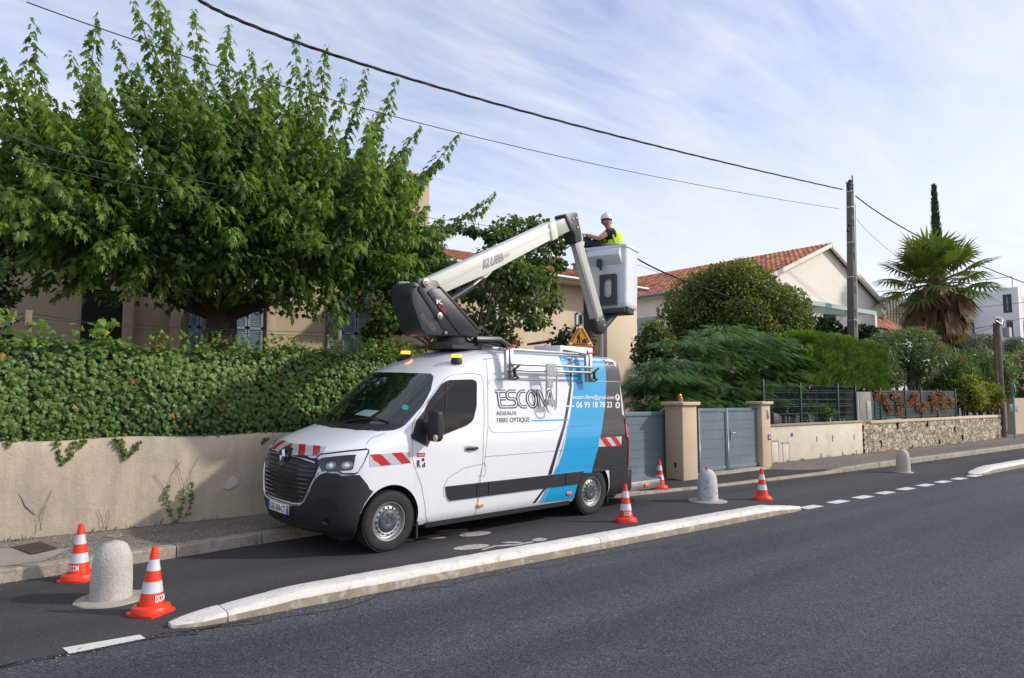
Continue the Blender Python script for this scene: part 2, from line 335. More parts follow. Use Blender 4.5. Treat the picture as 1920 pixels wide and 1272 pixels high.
# road markings
b = MB(); z = .004
def gpoly(pts, zz=z): b.add([tuple(gr(x, y, zz)) for x, y in pts], [tuple(range(len(pts)))])
gpoly([(130, 1226), (273, 1197), (262, 1190), (117, 1215)])
for k in range(9):
    x = 10.74+.905*k; b.add([(x, 5.87, z), (x+.5, 5.87, z), (x+.5, 6.07, z), (x, 6.07, z)], [(0, 1, 2, 3)])
for k in range(6):
    x = -8.5+1.82*k
    if k < 4: b.add([(x, 5.87, z), (x+.5, 5.87, z), (x+.5, 6.05, z), (x, 6.05, z)], [(0, 1, 2, 3)])
b.build('lane_dashes', M_white, kind='structure')
b = MB()
def gell(cx, cy, rx, ry, sl, ang=0):
    b.add([tuple(gr(cx+rx*math.cos(t), cy-ry*math.sin(t)-sl*rx*math.cos(t), z)) for t in [2*math.pi*i/20 for i in range(20)]], [tuple(range(20))])
def gline(pts, w):
    for (x0, y0), (x1, y1) in zip(pts, pts[1:]):
        b.add([tuple(gr(*q, z)) for q in ((x0, y0+w), (x1, y1+w), (x1, y1-w), (x0, y0-w))], [(0, 1, 2, 3)])
z = .004; gell(884, 1026, 34, 4.5, .09); gell(891, 1001.5, 30, 4, .09); gell(847, 995.5, 31, 3, .07); gell(818, 1008.5, 19, 1.7, .02)
gell(961, 1017.3, 20, 1.6, 0); gell(1012, 1012, 14, 3, .06); gell(765, 1013, 13, 2.5, .06)
gline([(781, 1009.5), (815, 1004), (878, 997)], 1.3); gline([(903, 1031.5), (928, 1024), (970, 1021.5), (1000, 1016)], 1.3)
b.build('bicycle_marking', pm('worn_paint', (.42, .41, .37), .8, stain=((.10, .10, .10), 14, .50, .66), fine=.2, fs=100), kind='structure')
# lane separators
def separator(x0, x1, y0, y1, h, joints, label):
    cross = [(0, -.02), (.012, h*.55), (.03, h*.9), (.06, h), (y1-y0-.07, h), (y1-y0-.03, h*.9), (y1-y0, -.02)]
    secs = []; n = int((x1-x0)/.12)
    for i in range(n+1):
        x = x0+(x1-x0)*i/n; e = min((x-x0), (x1-x)); k = min(1, .25+.75*(e/1.0)) if e < 1.0 else 1
        k2 = 1 if e > .28 else .30+.70*math.sqrt(max(0, e/.28)); secs.append((x, k, k2))
    jj = [x0]+joints+[x1]; mb = MB()
    for a, c in zip(jj, jj[1:]):
        ss = [s for s in secs if a+.02 < s[0] < c-.02]
        f = lambda x: min(secs, key=lambda s: abs(s[0]-x))
        ss = [(a+.006, *f(a)[1:])]+ss+[(c-.006, *f(c)[1:])]; base = len(mb.v); m = len(cross); yc = (y0+y1)/2
        for x, k, k2 in ss:
            for yy, zz in cross: mb.v.append((x+random.uniform(-.004, .004), yc+(y0+yy-yc)*k2, max(-.02, zz*k)+random.uniform(-.003, .003)))
        for i in range(len(ss)-1):
            for j in range(m-1):
                q = base+i*m+j; mb.f.append((q, q+m, q+m+1, q+1)); mb.m.append(0 if j not in (0,) else 1)
        mb.f.append(tuple(base+j for j in range(m))[::-1]); mb.m.append(0); mb.f.append(tuple(base+(len(ss)-1)*m+j for j in range(m))); mb.m.append(0)
    return mb.build('lane_separator', [M_sep, pm('separator_side', (.27, .225, .165), .9, var=.2, vs=3, bump=.5, bs=45, stain=((.48, .45, .39), 8, .5, .7), fine=.15, fs=90)], smooth=True, angle=50, label=label, cat='kerb island', group='white concrete lane separators')
separator(1.38, 10.72, 5.88, 6.20, .135, [1.78, 6.03], 'long white painted concrete separator beside the parked van, with a cracked near end')
separator(18.35, 44, 5.90, 6.24, .14, [25, 31, 37], 'white concrete separator starting beyond the dashes, running on to the right')
# manhole cover with concrete surround
b = MB(); pts = [(20, 1025), (60, 1038), (110, 1027), (75, 1015)]
P4 = [gr(x, y, .15) for x, y in pts]; zz = pz(.7, 9.4)+.006
b.add([(p.x, p.y, zz+.006) for p in P4], [(0, 1, 2, 3)]); b.build('manhole_cover', pm('rusty_iron', (.075, .055, .045), .7, .3, var=.2, bump=.6, bs=40), label='dark square iron cover set in the pavement at the far left', cat='manhole cover')
b = MB(); b.add([(-.6, 8.6, pz(-.6, 8.6)+.005), (.75, 8.62, pz(.7, 8.62)+.005), (1.05, 9.1, pz(1, 9.1)+.005), (.45, 9.55, pz(.4, 9.55)+.005), (-.6, 9.55, pz(-.6, 9.55)+.005)], [(0, 1, 2, 3, 4)]); b.build('pavement_repair', pm('smooth_cement', (.29, .265, .23), .85, var=.15, vs=3, bump=.2, bs=60, fine=.1), kind='structure')

b = MB()
def crack(p, ang, n, w):
    x, y = p
    for i in range(n):
        a = ang+random.gauss(0, .35); l = random.uniform(.08, .25); x2, y2 = x+l*math.cos(a), y+l*math.sin(a)
        b.add([(x, y-w, .003), (x2, y2-w*.8, .003), (x2, y2+w*.8, .003), (x, y+w, .003)], [(0, 1, 2, 3)]); x, y = x2, y2
crack((-1.5, 5.80), .0, 60, .006); crack((13.0, 5.80), 0, 60, .005)
for k in range(26): crack((-.8+k*.1, 5.83), 0, 1, .012)
b.build('road_crack', pm('tar_seam', (.020, .020, .021), .85), kind='structure')
# ============================================================ VAN
psi, vx, vy, tau = 0.09609, 3.99363, 7.33989, 0.03799
def vT(u, v, w):
    vv = (v-.95)*math.cos(tau)+w*math.sin(tau); ww = -(v-.95)*math.sin(tau)+w*math.cos(tau)
    return Vector((vx+u*math.cos(psi)+vv*math.sin(psi), vy+u*math.sin(psi)-vv*math.cos(psi), ww))
VAN = empty('utility_van', (0, 0, 0), 'white utility van with blue and black rear and a raised aerial lift on its roof', 'van')
o_ = vT(0, 0, 0); VM = Matrix((vT(1, 0, 0)-o_, vT(0, -1, 0)-o_, vT(0, 0, 1)-o_)).transposed().to_4x4(); VM.translation = o_
VAN.matrix_world = VM; VI = VM.inverted()
def vray(px, py): d = ray(px, py); return VI @ CAM, (VI.to_3x3() @ d)
def vp(px, py, v): o, d = vray(px, py); t = (-v-o.y)/d.y; return o+d*t          # point at lateral offset v (local coords: x=back, y=-v, z=up)
def vu(px, py, u): o, d = vray(px, py); return o+d*((u-o.x)/d.x)
ROWS = np.array([
 (.235, -.70, .90, .55, 2.3, 4.58), (.30, -.80, .95, .58, 2.35, 4.63), (.45, -.865, .972, .62, 2.4, 4.655), (.60, -.885, .98, .62, 2.4, 4.66), (.80, -.885, .987, .62, 2.4, 4.66),
 (.95, -.87, .988, .62, 2.4, 4.66), (1.08, -.835, .986, .62, 2.4, 4.655), (1.17, -.775, .982, .64, 2.4, 4.65), (1.22, -.70, .978, .66, 2.4, 4.645), (1.28, -.55, .970, .70, 2.4, 4.64),
 (1.34, -.37, .962, .68, 2.4, 4.635), (1.395, -.215, .952, .62, 2.4, 4.63), (1.48, -.10, .943, .55, 2.4, 4.62), (1.6, .045, .930, .50, 2.5, 4.61), (1.8, .28, .906, .46, 2.5, 4.595),
 (2.0, .52, .880, .45, 2.5, 4.575), (2.08, .62, .868, .45, 2.5, 4.57), (2.13, .72, .861, .47, 2.4, 4.565), (2.2, .86, .850, .50, 2.4, 4.555), (2.28, 1.04, .833, .55, 2.3, 4.54),
 (2.35, 1.24, .800, .60, 2.3, 4.52), (2.40, 1.45, .750, .62, 2.2, 4.49), (2.43, 1.62, .67, .6, 2.2, 4.45), (2.445, 1.75, .5, .5, 2.2, 4.40), (2.452, 1.85, .25, .4, 2.1, 4.35), (2.456, 1.95, .02, .3, 2, 4.3)])
def pchip(x, y):
    h = np.diff(x); d = np.diff(y)/h; m = np.zeros(len(x))
    for i in range(1, len(x)-1):
        if d[i-1]*d[i] > 0: w1 = 2*h[i]+h[i-1]; w2 = h[i]+2*h[i-1]; m[i] = (w1+w2)/(w1/d[i-1]+w2/d[i])
    m[0] = d[0]; m[-1] = d[-1]
    def f(t):
        i = min(max(int(np.searchsorted(x, t))-1, 0), len(x)-2); s = (t-x[i])/h[i]; s = min(max(s, 0), 1)
        return (2*s**3-3*s*s+1)*y[i]+(s**3-2*s*s+s)*h[i]*m[i]+(-2*s**3+3*s*s)*y[i+1]+(s**3-s*s)*h[i]*m[i+1]
    return f
RF = [pchip(ROWS[:, 0], ROWS[:, k]) for k in range(1, 6)]
def BP(s, w):        # body surface: s in -1..1 round the nose, beyond 1 along the side
    uf, V, dp, n, ur = [f(w) for f in RF]; sg = 1 if s >= 0 else -1; a = abs(s); uc = uf+dp
    if a <= 1: th = a*math.pi/2; v = V*math.sin(th)**(2/n) if th > 0 else 0; u = uc-dp*math.cos(th)**(2/n) if a < 1 else uc
    else:
        u = uc+a-1; v = V; rc = .13; e = u-(ur-rc)
        if e > 0: ang = min(e/rc, math.pi/2); u = ur-rc+rc*math.sin(ang); v = V-rc+rc*math.cos(ang)
    return Vector((u, -sg*v, w))
def BN(s, w):
    e = .012; a = BP(s+e, w)-BP(s-e, w); b_ = BP(s, w+e)-BP(s, w-e); n = a.cross(b_)
    if n.length < 1e-9: return Vector((0, 0, 1))
    n.normalize(); p = BP(s, w)
    if n.dot(p-Vector((1.9, 0, 1.2))) < 0: n = -n
    return n
wr = sorted(set([round(x, 4) for x in list(ROWS[:, 0])+list(np.arange(.24, 2.2, .06))+list(np.arange(1.14, 1.42, .015))+list(np.arange(2.1, 2.44, .025))])); bm = bmesh.new(); rows = []
ss = [i/22 for i in range(23)]
for w in wr:
    uf, V, dp, n, ur = [f(w) for f in RF]; uc = uf+dp; L_ = ur-.13-uc
    sl = ss+[1+L_*j/30 for j in range(1, 31)]+[1+L_+.13*math.pi/2*j/4 for j in range(1, 5)]
    ring = [BP(s, w) for s in sl]; ring = ring+[Vector((q.x, -q.y, q.z)) for q in ring[::-1][:-1]]
    rows.append([bm.verts.new(q) for q in ring])
for a, c in zip(rows, rows[1:]):
    m = len(a)
    for j in range(m): bm.faces.new((a[j], a[(j+1) % m], c[(j+1) % m], c[j]))
bm.faces.new(rows[0]); bm.faces.new(rows[-1][::-1]); bmesh.ops.remove_doubles(bm, verts=bm.verts, dist=1e-4); bmesh.ops.recalc_face_normals(bm, faces=bm.faces)
BVH = BVHTree.FromBMesh(bm)
bme = bpy.data.meshes.new('body'); bm.to_mesh(bme); bm.free()
P_white = pm('van_white_paint', (.74, .765, .80), .25, coat=.7, spec=.5, fine=.0, var=.02, vs=1.5, stain=((.50, .50, .49), 1.3, .60, .95))
P_blue = pm('livery_blue', (.006, .32, .62), .3, coat=.5); P_black = pm('livery_black', (.022, .022, .025), .32, coat=.5)
P_plast = pm('black_plastic', (.022, .022, .025), .55, spec=.4, var=.12, vs=6, bump=.08, bs=400); P_gloss = pm('gloss_black', (.012, .012, .014), .12, coat=.6)
P_seam = pm('panel_gap', (.012, .012, .013), .7); P_dark = pm('wheel_well_black', (.012, .012, .012), .9)
P_chrome = pm('chrome', (.72, .72, .72), .16, 1.0); P_galv = pm('galvanised_steel', (.46, .47, .47), .42, .85, var=.25, vs=30, bump=.1, bs=80)
P_grey = pm('grey_trim', (.30, .31, .32), .4); P_red = pm('reflective_red', (.48, .012, .022), .35, coat=.3); P_silver = pm('reflective_white', (.50, .54, .55), .35, .2)
P_ltwhite = pm('white_plastic', (.72, .74, .76), .35, coat=.3); P_amber = pm('amber_lens', (.75, .20, .02), .2, coat=.5); P_wtext = pm('white_lettering', (.8, .8, .8), .5); P_ktext = pm('dark_lettering', (.03, .03, .035), .5)
P_glass = pm('tinted_glass', (.008, .012, .011), .03, coat=1.0, spec=.6); P_sglass = pm('side_glass', (.006, .008, .008), .04, spec=.35); P_steel = pm('painted_steel', (.045, .047, .052), .42, .25, var=.1, vs=4)
# wheel arches cut out
cut = MB()
for x in (0, 3.682):
    for sy in (-1, 1):
        cut.lathe([(.41, .58), (.41, 1.3)], 40, 0, Matrix.Translation((x, 0, .365)) @ Matrix.Rotation(math.pi/2*sy, 4, 'X'), capb=True, capt=True)
co = cut.build('cut', P_dark); bo = bpy.data.objects.new('body', bme); COL.objects.link(bo); bme.materials.append(P_white); bme.materials.append(P_dark)
bmc = bmesh.new(); bmc.from_mesh(co.data); bmesh.ops.recalc_face_normals(bmc, faces=bmc.faces); bmc.to_mesh(co.data); bmc.free()
md = bo.modifiers.new('b', 'BOOLEAN'); md.object = co; md.operation = 'DIFFERENCE'; md.solver = 'EXACT'
dg = bpy.context.evaluated_depsgraph_get(); dg.update(); nm = bpy.data.meshes.new_from_object(bo.evaluated_get(dg)); bo.modifiers.clear(); bo.data = nm; bpy.data.objects.remove(co)
nm.materials.clear(); [nm.materials.append(m) for m in (P_white, P_dark, P_black)]
for p in nm.polygons:
    c = p.center; r = min(math.hypot(c.x, c.z-.365), math.hypot(c.x-3.682, c.z-.365)); p.material_index = 1 if (abs(r-.41) < .012 and abs(c.y) < .97 and abs(p.normal.y) < .7) or (abs(abs(c.y)-.58) < .01 and r < .42) or c.z < .24 else (2 if c.x > 4.42 else 0)
    p.use_smooth = True
nm.set_sharp_from_angle(angle=R(32)); nm.name = 'body'; bo.parent = VAN; bo['label'] = 'white bodywork with the rear end black'

def SW(px, py):
    o, d = vray(px, py); h = BVH.ray_cast(o, d.normalized())
    if h[0] is None: return None
    return inv(h[0])
def inv(p):
    w = p.z; uf, V, dp, n, ur = [f(w) for f in RF]; v = abs(p.y); uc = uf+dp; sg = 1 if p.y <= 0 else -1
    if p.x >= uc: return (sg*(1+p.x-uc), w)
    return (sg*math.asin(min(1, (v/V)**(n/2)))/(math.pi/2), w)
def dens(pts, step=6, closed=True):
    out = []; q = pts+[pts[0]] if closed else pts
    for a, c in zip(q, q[1:]):
        n = max(1, int(math.hypot(a[0]-c[0], a[1]-c[1])/step))
        for i in range(n): out.append((a[0]+(c[0]-a[0])*i/n, a[1]+(c[1]-a[1])*i/n))
    if not closed: out.append(pts[-1])
    return out
def pxsw(pts, step=6, closed=True): return [q for q in (SW(x, y) for x, y in dens(pts, step, closed)) if q]
def sidesw(pts, step=.08, closed=True):       # side outline given as (u, w)
    r = []
    for u, w in dens(pts, step, closed): uf, V, dp, n, ur = [f(w) for f in RF]; r.append((1+u-uf-dp, w) if u > uf+dp else (math.acos(min(1, max(0, (uf+dp-u)/dp))**(n/2))/(math.pi/2), w))
    return r
def patch_into(mb, sw, off=.003, mi=0, mirror=False, grid=.07, skirt=.006, fn=None, nf=None):
    fn = fn or BP; nf = nf or BN
    xs = [p[0] for p in sw]; ys = [p[1] for p in sw]; pts = [Vector(p) for p in sw]; nb = len(pts)
    def inside(x, y):
        c = False; j = nb-1
        for i in range(nb):
            if (ys[i] > y) != (ys[j] > y) and x < (xs[j]-xs[i])*(y-ys[i])/(ys[j]-ys[i])+xs[i]: c = not c
            j = i
        return c
    x = min(xs)+grid/2
    while x < max(xs):
        y = min(ys)+grid/2
        while y < max(ys):
            if inside(x, y): pts.append(Vector((x, y)))
            y += grid*.8
        x += grid
    r = delaunay_2d_cdt(pts, [], [list(range(nb))], 1, 1e-5); vs = r[0]; fs = r[2]
    ec = {}
    for f in fs:
        for i in range(len(f)): e = (f[i], f[(i+1) % len(f)]); k = tuple(sorted(e)); ec[k] = ec.get(k, 0)+1
    for sg in ((1, -1) if mirror else (1,)):
        o = []; q = []
        for p in vs: a = fn(p.x*sg, p.y); n = nf(p.x*sg, p.y); o.append(a+n*off); q.append(a-n*skirt)
        k = len(vs); F2 = [tuple(f) for f in fs]+[(a, b_, b_+k, a+k) for (a, b_), c in ec.items() if c == 1]
        mb.add(o+q, F2, mi)
def patch(name, sw, mat, off=.003, parent=VAN, mirror=False, grid=.07, skirt=.006, **kw):
    for sg in ((1, -1) if mirror else (1,)):
        if mirror and min(p[0] for p in sw) < .001:      # spans the nose: one piece
            mb = MB(); patch_into(mb, sw+[(-a, b_) for a, b_ in sw[::-1] if a > .001], off, 0, False, grid, skirt); return mb.build(name, mat, parent, smooth=True, angle=35, **kw)
        mb = MB(); patch_into(mb, [(a*sg, b_) for a, b_ in sw], off, 0, False, grid, skirt); r = mb.build(name, mat, parent, smooth=True, angle=35, **kw)
    return r
def ribbon(mb, sw, r=.0045, off=0.0, mi=0, mirror=False):
    for sg in ((1, -1) if mirror else (1,)): mb.tube([BP(s*sg, w)+BN(s*sg, w)*off for s, w in sw], r, 6, mi)
def decal2d(mb, v2, fs, tf, off=.004, mi=0):       # 2D mesh -> (s,w) by tf, flat copy on the body
    mb.add([(lambda q: BP(*q)+BN(*q)*off)(tf(x, y)) for x, y in v2], fs, mi)
def uw(u, w): uf, V, dp, n, ur = [f(w) for f in RF]; return (1+u-uf-dp, w)

# ---- bumper, grille, headlights
hw = lambda pts: pxsw(pts, 5)
bt = pxsw([(604, 887), (633, 888), (641, 893), (668, 891), (674, 891), (698, 921)], 5, False); s1, w1 = bt[0]
arch = []
for i in range(9):
    a = R(157+i*6); arch.append((.415*math.cos(a), .365+.415*math.sin(a)))
archsw = sidesw([(-.36, .60), (-.40, .50), (-.415, .38), (-.41, .25)], .05, False)
top_in = [(.30, .60), (.36, .72), (.40, .86), (s1-.03, w1)]
poly = [(0, .53), (.16, .53), (.25, .545)]+top_in+bt+archsw+[(s, .25) for s in np.linspace(archsw[-1][0]-.05, .0, 10)]
patch('bumper', poly, P_plast, .022, mirror=True, grid=.05, skirt=.02)
# chin + lower intake, fog recess
mb = MB(); patch_into(mb, [(0, .33), (0, .285), (.22, .285), (.40, .30), (.42, .34), (.3, .345)], .026, 0, True, .05); mb.build('lower_intake', P_dark, VAN)
mb = MB()
for k in range(4): ribbon(mb, [(s, .29+.013*k) for s in np.linspace(-.4, .4, 25)], .003, .027)
mb.build('intake_bar', P_plast, VAN)
mb = MB(); patch_into(mb, hw([(591, 938), (600, 931), (627, 934), (633, 945), (635, 958), (590, 953)]), .024, 0, True, .05)
mb.build('bumper_recess', pm('recess_black', (.012, .012, .013), .75), VAN)
fg = empty('fog_light'); fg.parent = VAN
mb = MB(); c_ = SW(613, 976); p = BP(*c_); n = BN(*c_); Mx = Matrix.Translation(p+n*.02) @ n.to_track_quat('Z', 'Y').to_matrix().to_4x4(); mb.lathe([(.045, 0), (.045, .012), (.036, .012), (.03, .004), (.001, .004)], 20, 0, Mx); mb.build('lens', P_gloss, fg)
gout = [(0, .56), (.15, .56), (.24, .575), (.285, .62), (.335, .74), (.385, .89), (.41, 1.02), (.40, 1.085), (0, 1.12)]
patch('grille', gout, P_plast, .006, mirror=True, grid=.05)
mb = MB()
for k in range(9):
    w = .60+.048*k; lim = .27+max(0, (w-.6))*.33; ribbon(mb, [(s, w) for s in np.linspace(-lim, lim, 19)], .010, .012)
for k in range(-17, 18):
    s = k*.021; wt = 1.03; wb = .58 if abs(s) < .24 else .58+(abs(s)-.24)*2.6
    if wb < wt: mb.tube([BP(s, w)+BN(s, w)*.008 for w in np.linspace(wb, wt, 5)], .004, 4)
mb.build('grille_bars', P_gloss, VAN, smooth=True)
mb = MB()      # chrome: surround + bars either side of the emblem
sur = [(0, .535), (.15, .535), (.25, .55), (.30, .60), (.345, .72), (.395, .86), (.45, .925), (.52, .95)]
for sg in (1, -1):
    mb.tube([BP(s*sg, w)+BN(s*sg, w)*.022 for s, w in dens(sur, .05, False)], .013, 8)
    mb.tube([BP(s*sg, w)+BN(s*sg, w)*.018 for s, w in [(.07, 1.075), (.2, 1.065), (.3, 1.05), (.37, 1.035)]], .011, 8)
mb.build('chrome_trim', P_chrome, VAN, smooth=True)
mb = MB(); w0 = 1.055; c = BP(0, w0)+BN(0, w0)*.03; nn = Vector((-1, 0, .12)).normalized(); Mx = Matrix.Translation(c) @ nn.to_track_quat('Z', 'Y').to_matrix().to_4x4()
A, B_ = .05, .085; oo = [(0, -B_), (A, 0), (0, B_), (-A, 0)]; ii = [(x*.42, y*.42) for x, y in oo]
vs = [(x, y, 0) for x, y in oo]+[(x*.72, y*.72, .028) for x, y in oo]+[(x, y, .004) for x, y in ii]
mb.add(vs, [(i, (i+1) % 4, 4+(i+1) % 4, 4+i) for i in range(4)]+[(4+i, 4+(i+1) % 4, 8+(i+1) % 4, 8+i) for i in range(4)], 0, Mx); mb.build('front_emblem', P_chrome, VAN)
patch('emblem_surround', [(0, .95), (.03, .97), (.07, 1.07), (.04, 1.15), (0, 1.155)], P_gloss, .02, mirror=True, grid=.03)
hlp = [(595.3, 856.5), (603.7, 851.5), (645, 846.5), (687.5, 842), (692.7, 844.4), (691.9, 850.5), (683, 868), (670.2, 887.6), (665, 890.2), (641, 889.4), (633, 884.7), (604.5, 885), (599.3, 873)]
for sg in (1, -1):
    hl = empty('headlight'); hl.parent = VAN
    def hp(name, px, mat, off, grid=.03):
        mb = MB(); sw = [(s*sg, w) for s, w in pxsw(px, 4)]; patch_into(mb, sw, off, 0, False, grid, .012); return mb.build(name, mat, hl, smooth=True, angle=35)
    hp('housing', hlp, P_gloss, .012)
    hp('light_guide', [(597.5, 860), (603, 855), (645, 850), (684, 845.8), (690, 845.5), (682, 865), (671, 884.5), (665, 887), (643, 887), (638, 883.5), (657, 882.5), (662, 879.5), (668, 853.5), (645, 855), (606, 859.5), (599, 863)], P_ltwhite, .017)
    for cx, cy, rx in ((622, 873, 10), (651, 872.5, 11)):
        hp('reflector', [(cx+rx*math.cos(t)*.95, cy+6.5*math.sin(t)-.12*rx*math.cos(t)) for t in [2*math.pi*i/14 for i in range(14)]], pm('lamp_reflector', (.30, .31, .33), .12, .9, var=.5, vs=25), .016, .02)
        hp('bulb_lens', [(cx+rx*math.cos(t)*.42, cy+3.4*math.sin(t)) for t in [2*math.pi*i/12 for i in range(12)]], P_chrome, .019, .02)
# ---- number plate
pl = empty('number_plate', (-.905, 0, .47)); pl.parent = VAN; pl.rotation_euler = (0, R(0), 0)
mb = MB(); mb.box((0, 0, 0), (.012, .52, .11)); mb.build('plate', pm('plate_white', (.75, .76, .78), .35, coat=.4), pl, bevel=.003)
mb = MB(); v2, f2 = fit_text('GE-268-CT', -.185, -.036, .19, .036, .012); mb.add([(-.0075, -x, y) for x, y in v2], f2); mb.build('plate_lettering', P_ktext, pl)
P_pblue = pm('plate_blue', (.01, .07, .42), .4); mb = MB(); mb.box((-.0065, .237, 0), (.003, .044, .108)); mb.box((-.0065, -.237, 0), (.003, .044, .108)); mb.build('plate_band', P_pblue, pl)
mb = MB(); mb.box((-.0085, -.237, .028), (.001, .036, .03)); mb.build('region_badge', P_amber, pl)
mb = MB(); mb.box2((-.90, -.28, .40), (-.86, .28, .54)); mb.build('plate_holder', P_plast, VAN, bevel=.01)

# ---- windscreen, cowl, wipers
WS = [(0, 2.055), (.35, 2.055), (.62, 2.053), (.70, 2.035), (.715, 1.98), (.735, 1.8), (.765, 1.6), (.79, 1.50), (.80, 1.44), (.74, 1.395), (.6, 1.37), (.3, 1.35), (0, 1.342)]
WS = []
for px, py in dens([(757, 699.5), (808, 701.2), (813, 706.5), (808, 731.6), (800, 748), (791, 763), (761, 796), (752, 802), (740, 806.5), (725, 808), (706, 808)], 5, False):
    q = SW(px, py)
    if q: WS.append(q)
WS = [(0, WS[0][1])]+WS+[(s, WS[-1][1]-.002) for s in np.linspace(WS[-1][0]-.08, 0, 5)]
patch('windscreen', WS, P_glass, .004, mirror=True, grid=.05)
mb = MB(); wl = min(p[1] for p in WS); cw = [(s, w) for s, w in WS if w < wl+.085]; cw = [(0, wl)]+[(s, wl) for s in (.3, .5)]
sm = [p for p in WS if p[0] > .45 and p[1] < wl+.12]
patch('cowl', [(0, wl-.004), (.3, wl-.004), (.55, wl-.002)]+sorted([p for p in sm if p[1] < wl+.1], key=lambda p: p[1])[1:]+[(.62, wl+.085), (.3, wl+.062), (0, wl+.058)], P_plast, .008, mirror=True, grid=.05)
mb = MB(); mb.tube([BP(s, w)+BN(s, w)*.025 for s, w in [(.05, wl+.05), (.2, wl+.10), (.4, wl+.125), (.58, wl+.09)]], .009, 5)
mb.tube([BP(s, w)+BN(s, w)*.025 for s, w in [(-.62, wl+.05), (-.45, wl+.10), (-.3, wl+.13), (-.1, wl+.11)]], .009, 5); mb.build('wiper', P_plast, VAN)
pp = SW(688, 774); mb = MB(); patch_into(mb, pxsw([(665, 778), (685, 769), (711, 771), (694, 782)], 5), .006, 0, False, .05, .001); mb.build('paper_on_dashboard', pm('paper_behind_glass', (.34, .42, .42), .25, coat=1), VAN)
mb = MB(); q = pxsw([(760+6*math.cos(t), 765+5*math.sin(t)) for t in [2*math.pi*i/14 for i in range(14)]], 9); patch_into(mb, q, .0075, 0, False, .05, .001); mb.build('windscreen_sticker', pm('sticker_teal', (.02, .30, .33), .3, coat=1), VAN)
# ---- side glass, mirror, handle
SG = [(798, 768), (804, 754), (829, 721), (838, 715.5), (845, 713.5), (885, 712.5), (891, 715), (893, 720), (892.5, 762), (887, 785), (883, 791), (874, 797.5), (829, 816), (803, 826), (795, 800)]
patch('side_window', pxsw(SG, 5), P_sglass, .004, mirror=True, grid=.06)
mb = MB(); ribbon(mb, pxsw(SG+[SG[0]], 5, False), .007, .004, 0, True); ribbon(mb, pxsw([(838, 716), (835, 760), (830, 815)], 6, False), .012, .004, 0, True); mb.build('window_seal', P_plast, VAN, smooth=True)
patch('door_corner_trim', pxsw([(797, 769), (781, 789), (771.5, 822.5), (801, 838), (806, 828), (796, 800)], 5), P_plast, .008, mirror=True, grid=.05)
for sg in (1, -1):
    mr = empty('door_mirror'); mr.parent = VAN; c0 = vp(816, 800, 1.13); c0 = Vector((c0.x, c0.y*sg, c0.z))
    mb = MB(); mb.box((c0.x, c0.y-.0*sg, c0.z+.005), (.12, .20, .37)); bmo = mb.build('shell', P_plast, mr, bevel=.045, seg=4)
    mb = MB(); mb.box((c0.x+.061, c0.y, c0.z+.01), (.004, .16, .31)); mb.build('mirror_glass', P_chrome, mr)
    mb = MB(); mb.bar((c0.x+.0, c0.y+.08*sg, c0.z-.02), (c0.x-.02, -.90*sg, c0.z-.02), .07, .11); mb.bar((c0.x-.02, -.95*sg, c0.z+.0), (c0.x-.02, -.93*sg, c0.z-.22), .05, .07); mb.build('arm', P_plast, mr, bevel=.012)
    mb = MB(); mb.ball((c0.x-.045, c0.y-.07*sg, c0.z-.13), .045, 0, 10, (.6, .7, 1)); mb.build('turn_signal', pm('signal_lens', (.62, .42, .25), .15, coat=.6), mr, smooth=True)
h = SW(884, 841); p = BP(*h); mb = MB()
for sg in (1, -1): mb.box((p.x, p.y*sg-.022*sg, p.z), (.19, .028, .034))
mb.build('door_handle', P_plast, VAN, bevel=.011, seg=3)
mb = MB(); patch_into(mb, pxsw([(869+0, 838), (876, 836), (892, 836.5), (893, 845), (880, 850), (871, 846)], 4), .002, 0, False, .05); mb.build('handle_recess', pm('recess_grey', (.40, .42, .45), .4), VAN)
# ---- body seams and pressed panel outlines
mb = MB()
SE = [[(839, 985), (888, 975), (893, 955), (905, 870), (908, 780), (906, 715), (901, 704), (886, 700), (850, 703), (838, 708), (815, 733), (778, 787), (773, 800), (773, 858), (776, 872), (790, 910), (797, 950), (798, 968), (803, 982), (839, 978)],
      [(907, 857), (1030, 847), (1121, 839), (1162, 836)], [(912, 672), (914, 712), (915, 800), (908, 876)], [(904, 877), (898, 900), (896, 955)], [(1055, 804), (1063, 801), (1164, 794)],
      [(686, 841), (687, 832), (696, 822), (722, 813)], [(832, 933), (831, 915), (840, 897), (870, 878), (905, 870)], [(905, 869), (909, 869), (911, 876), (909, 893), (897, 893)], [(1164, 714), (1168, 760), (1166, 838), (1160, 874)], [(1054, 937), (1057, 885)]]
for q in SE:
    sw = pxsw(q, 5, False)
    if len(sw) > 1: ribbon(mb, sw, .0028, .0, 0, True)
mb.build('panel_gap', P_seam, VAN)
mb = MB()
for q in ([(915, 722), (919, 712.5), (925, 711.6), (1040, 714), (1160, 716), (1164, 718)], [(917, 800), (920, 808), (927, 811.5), (1000, 809), (1043, 806), (1047, 800), (1056, 797)]):
    ribbon(mb, pxsw(q, 5, False), .006, -.001, 0, True)
mb.build('pressed_edge', pm('panel_edge', (.38, .40, .43), .35, coat=.5), VAN, smooth=True)
mb = MB()      # roof gutter crease
ribbon(mb, [uw(u, 2.30) for u in np.linspace(1.75, 4.35, 30)], .006, .0, 0, True); mb.build('roof_gutter', pm('gutter_white', (.5, .52, .55), .4), VAN, smooth=True)
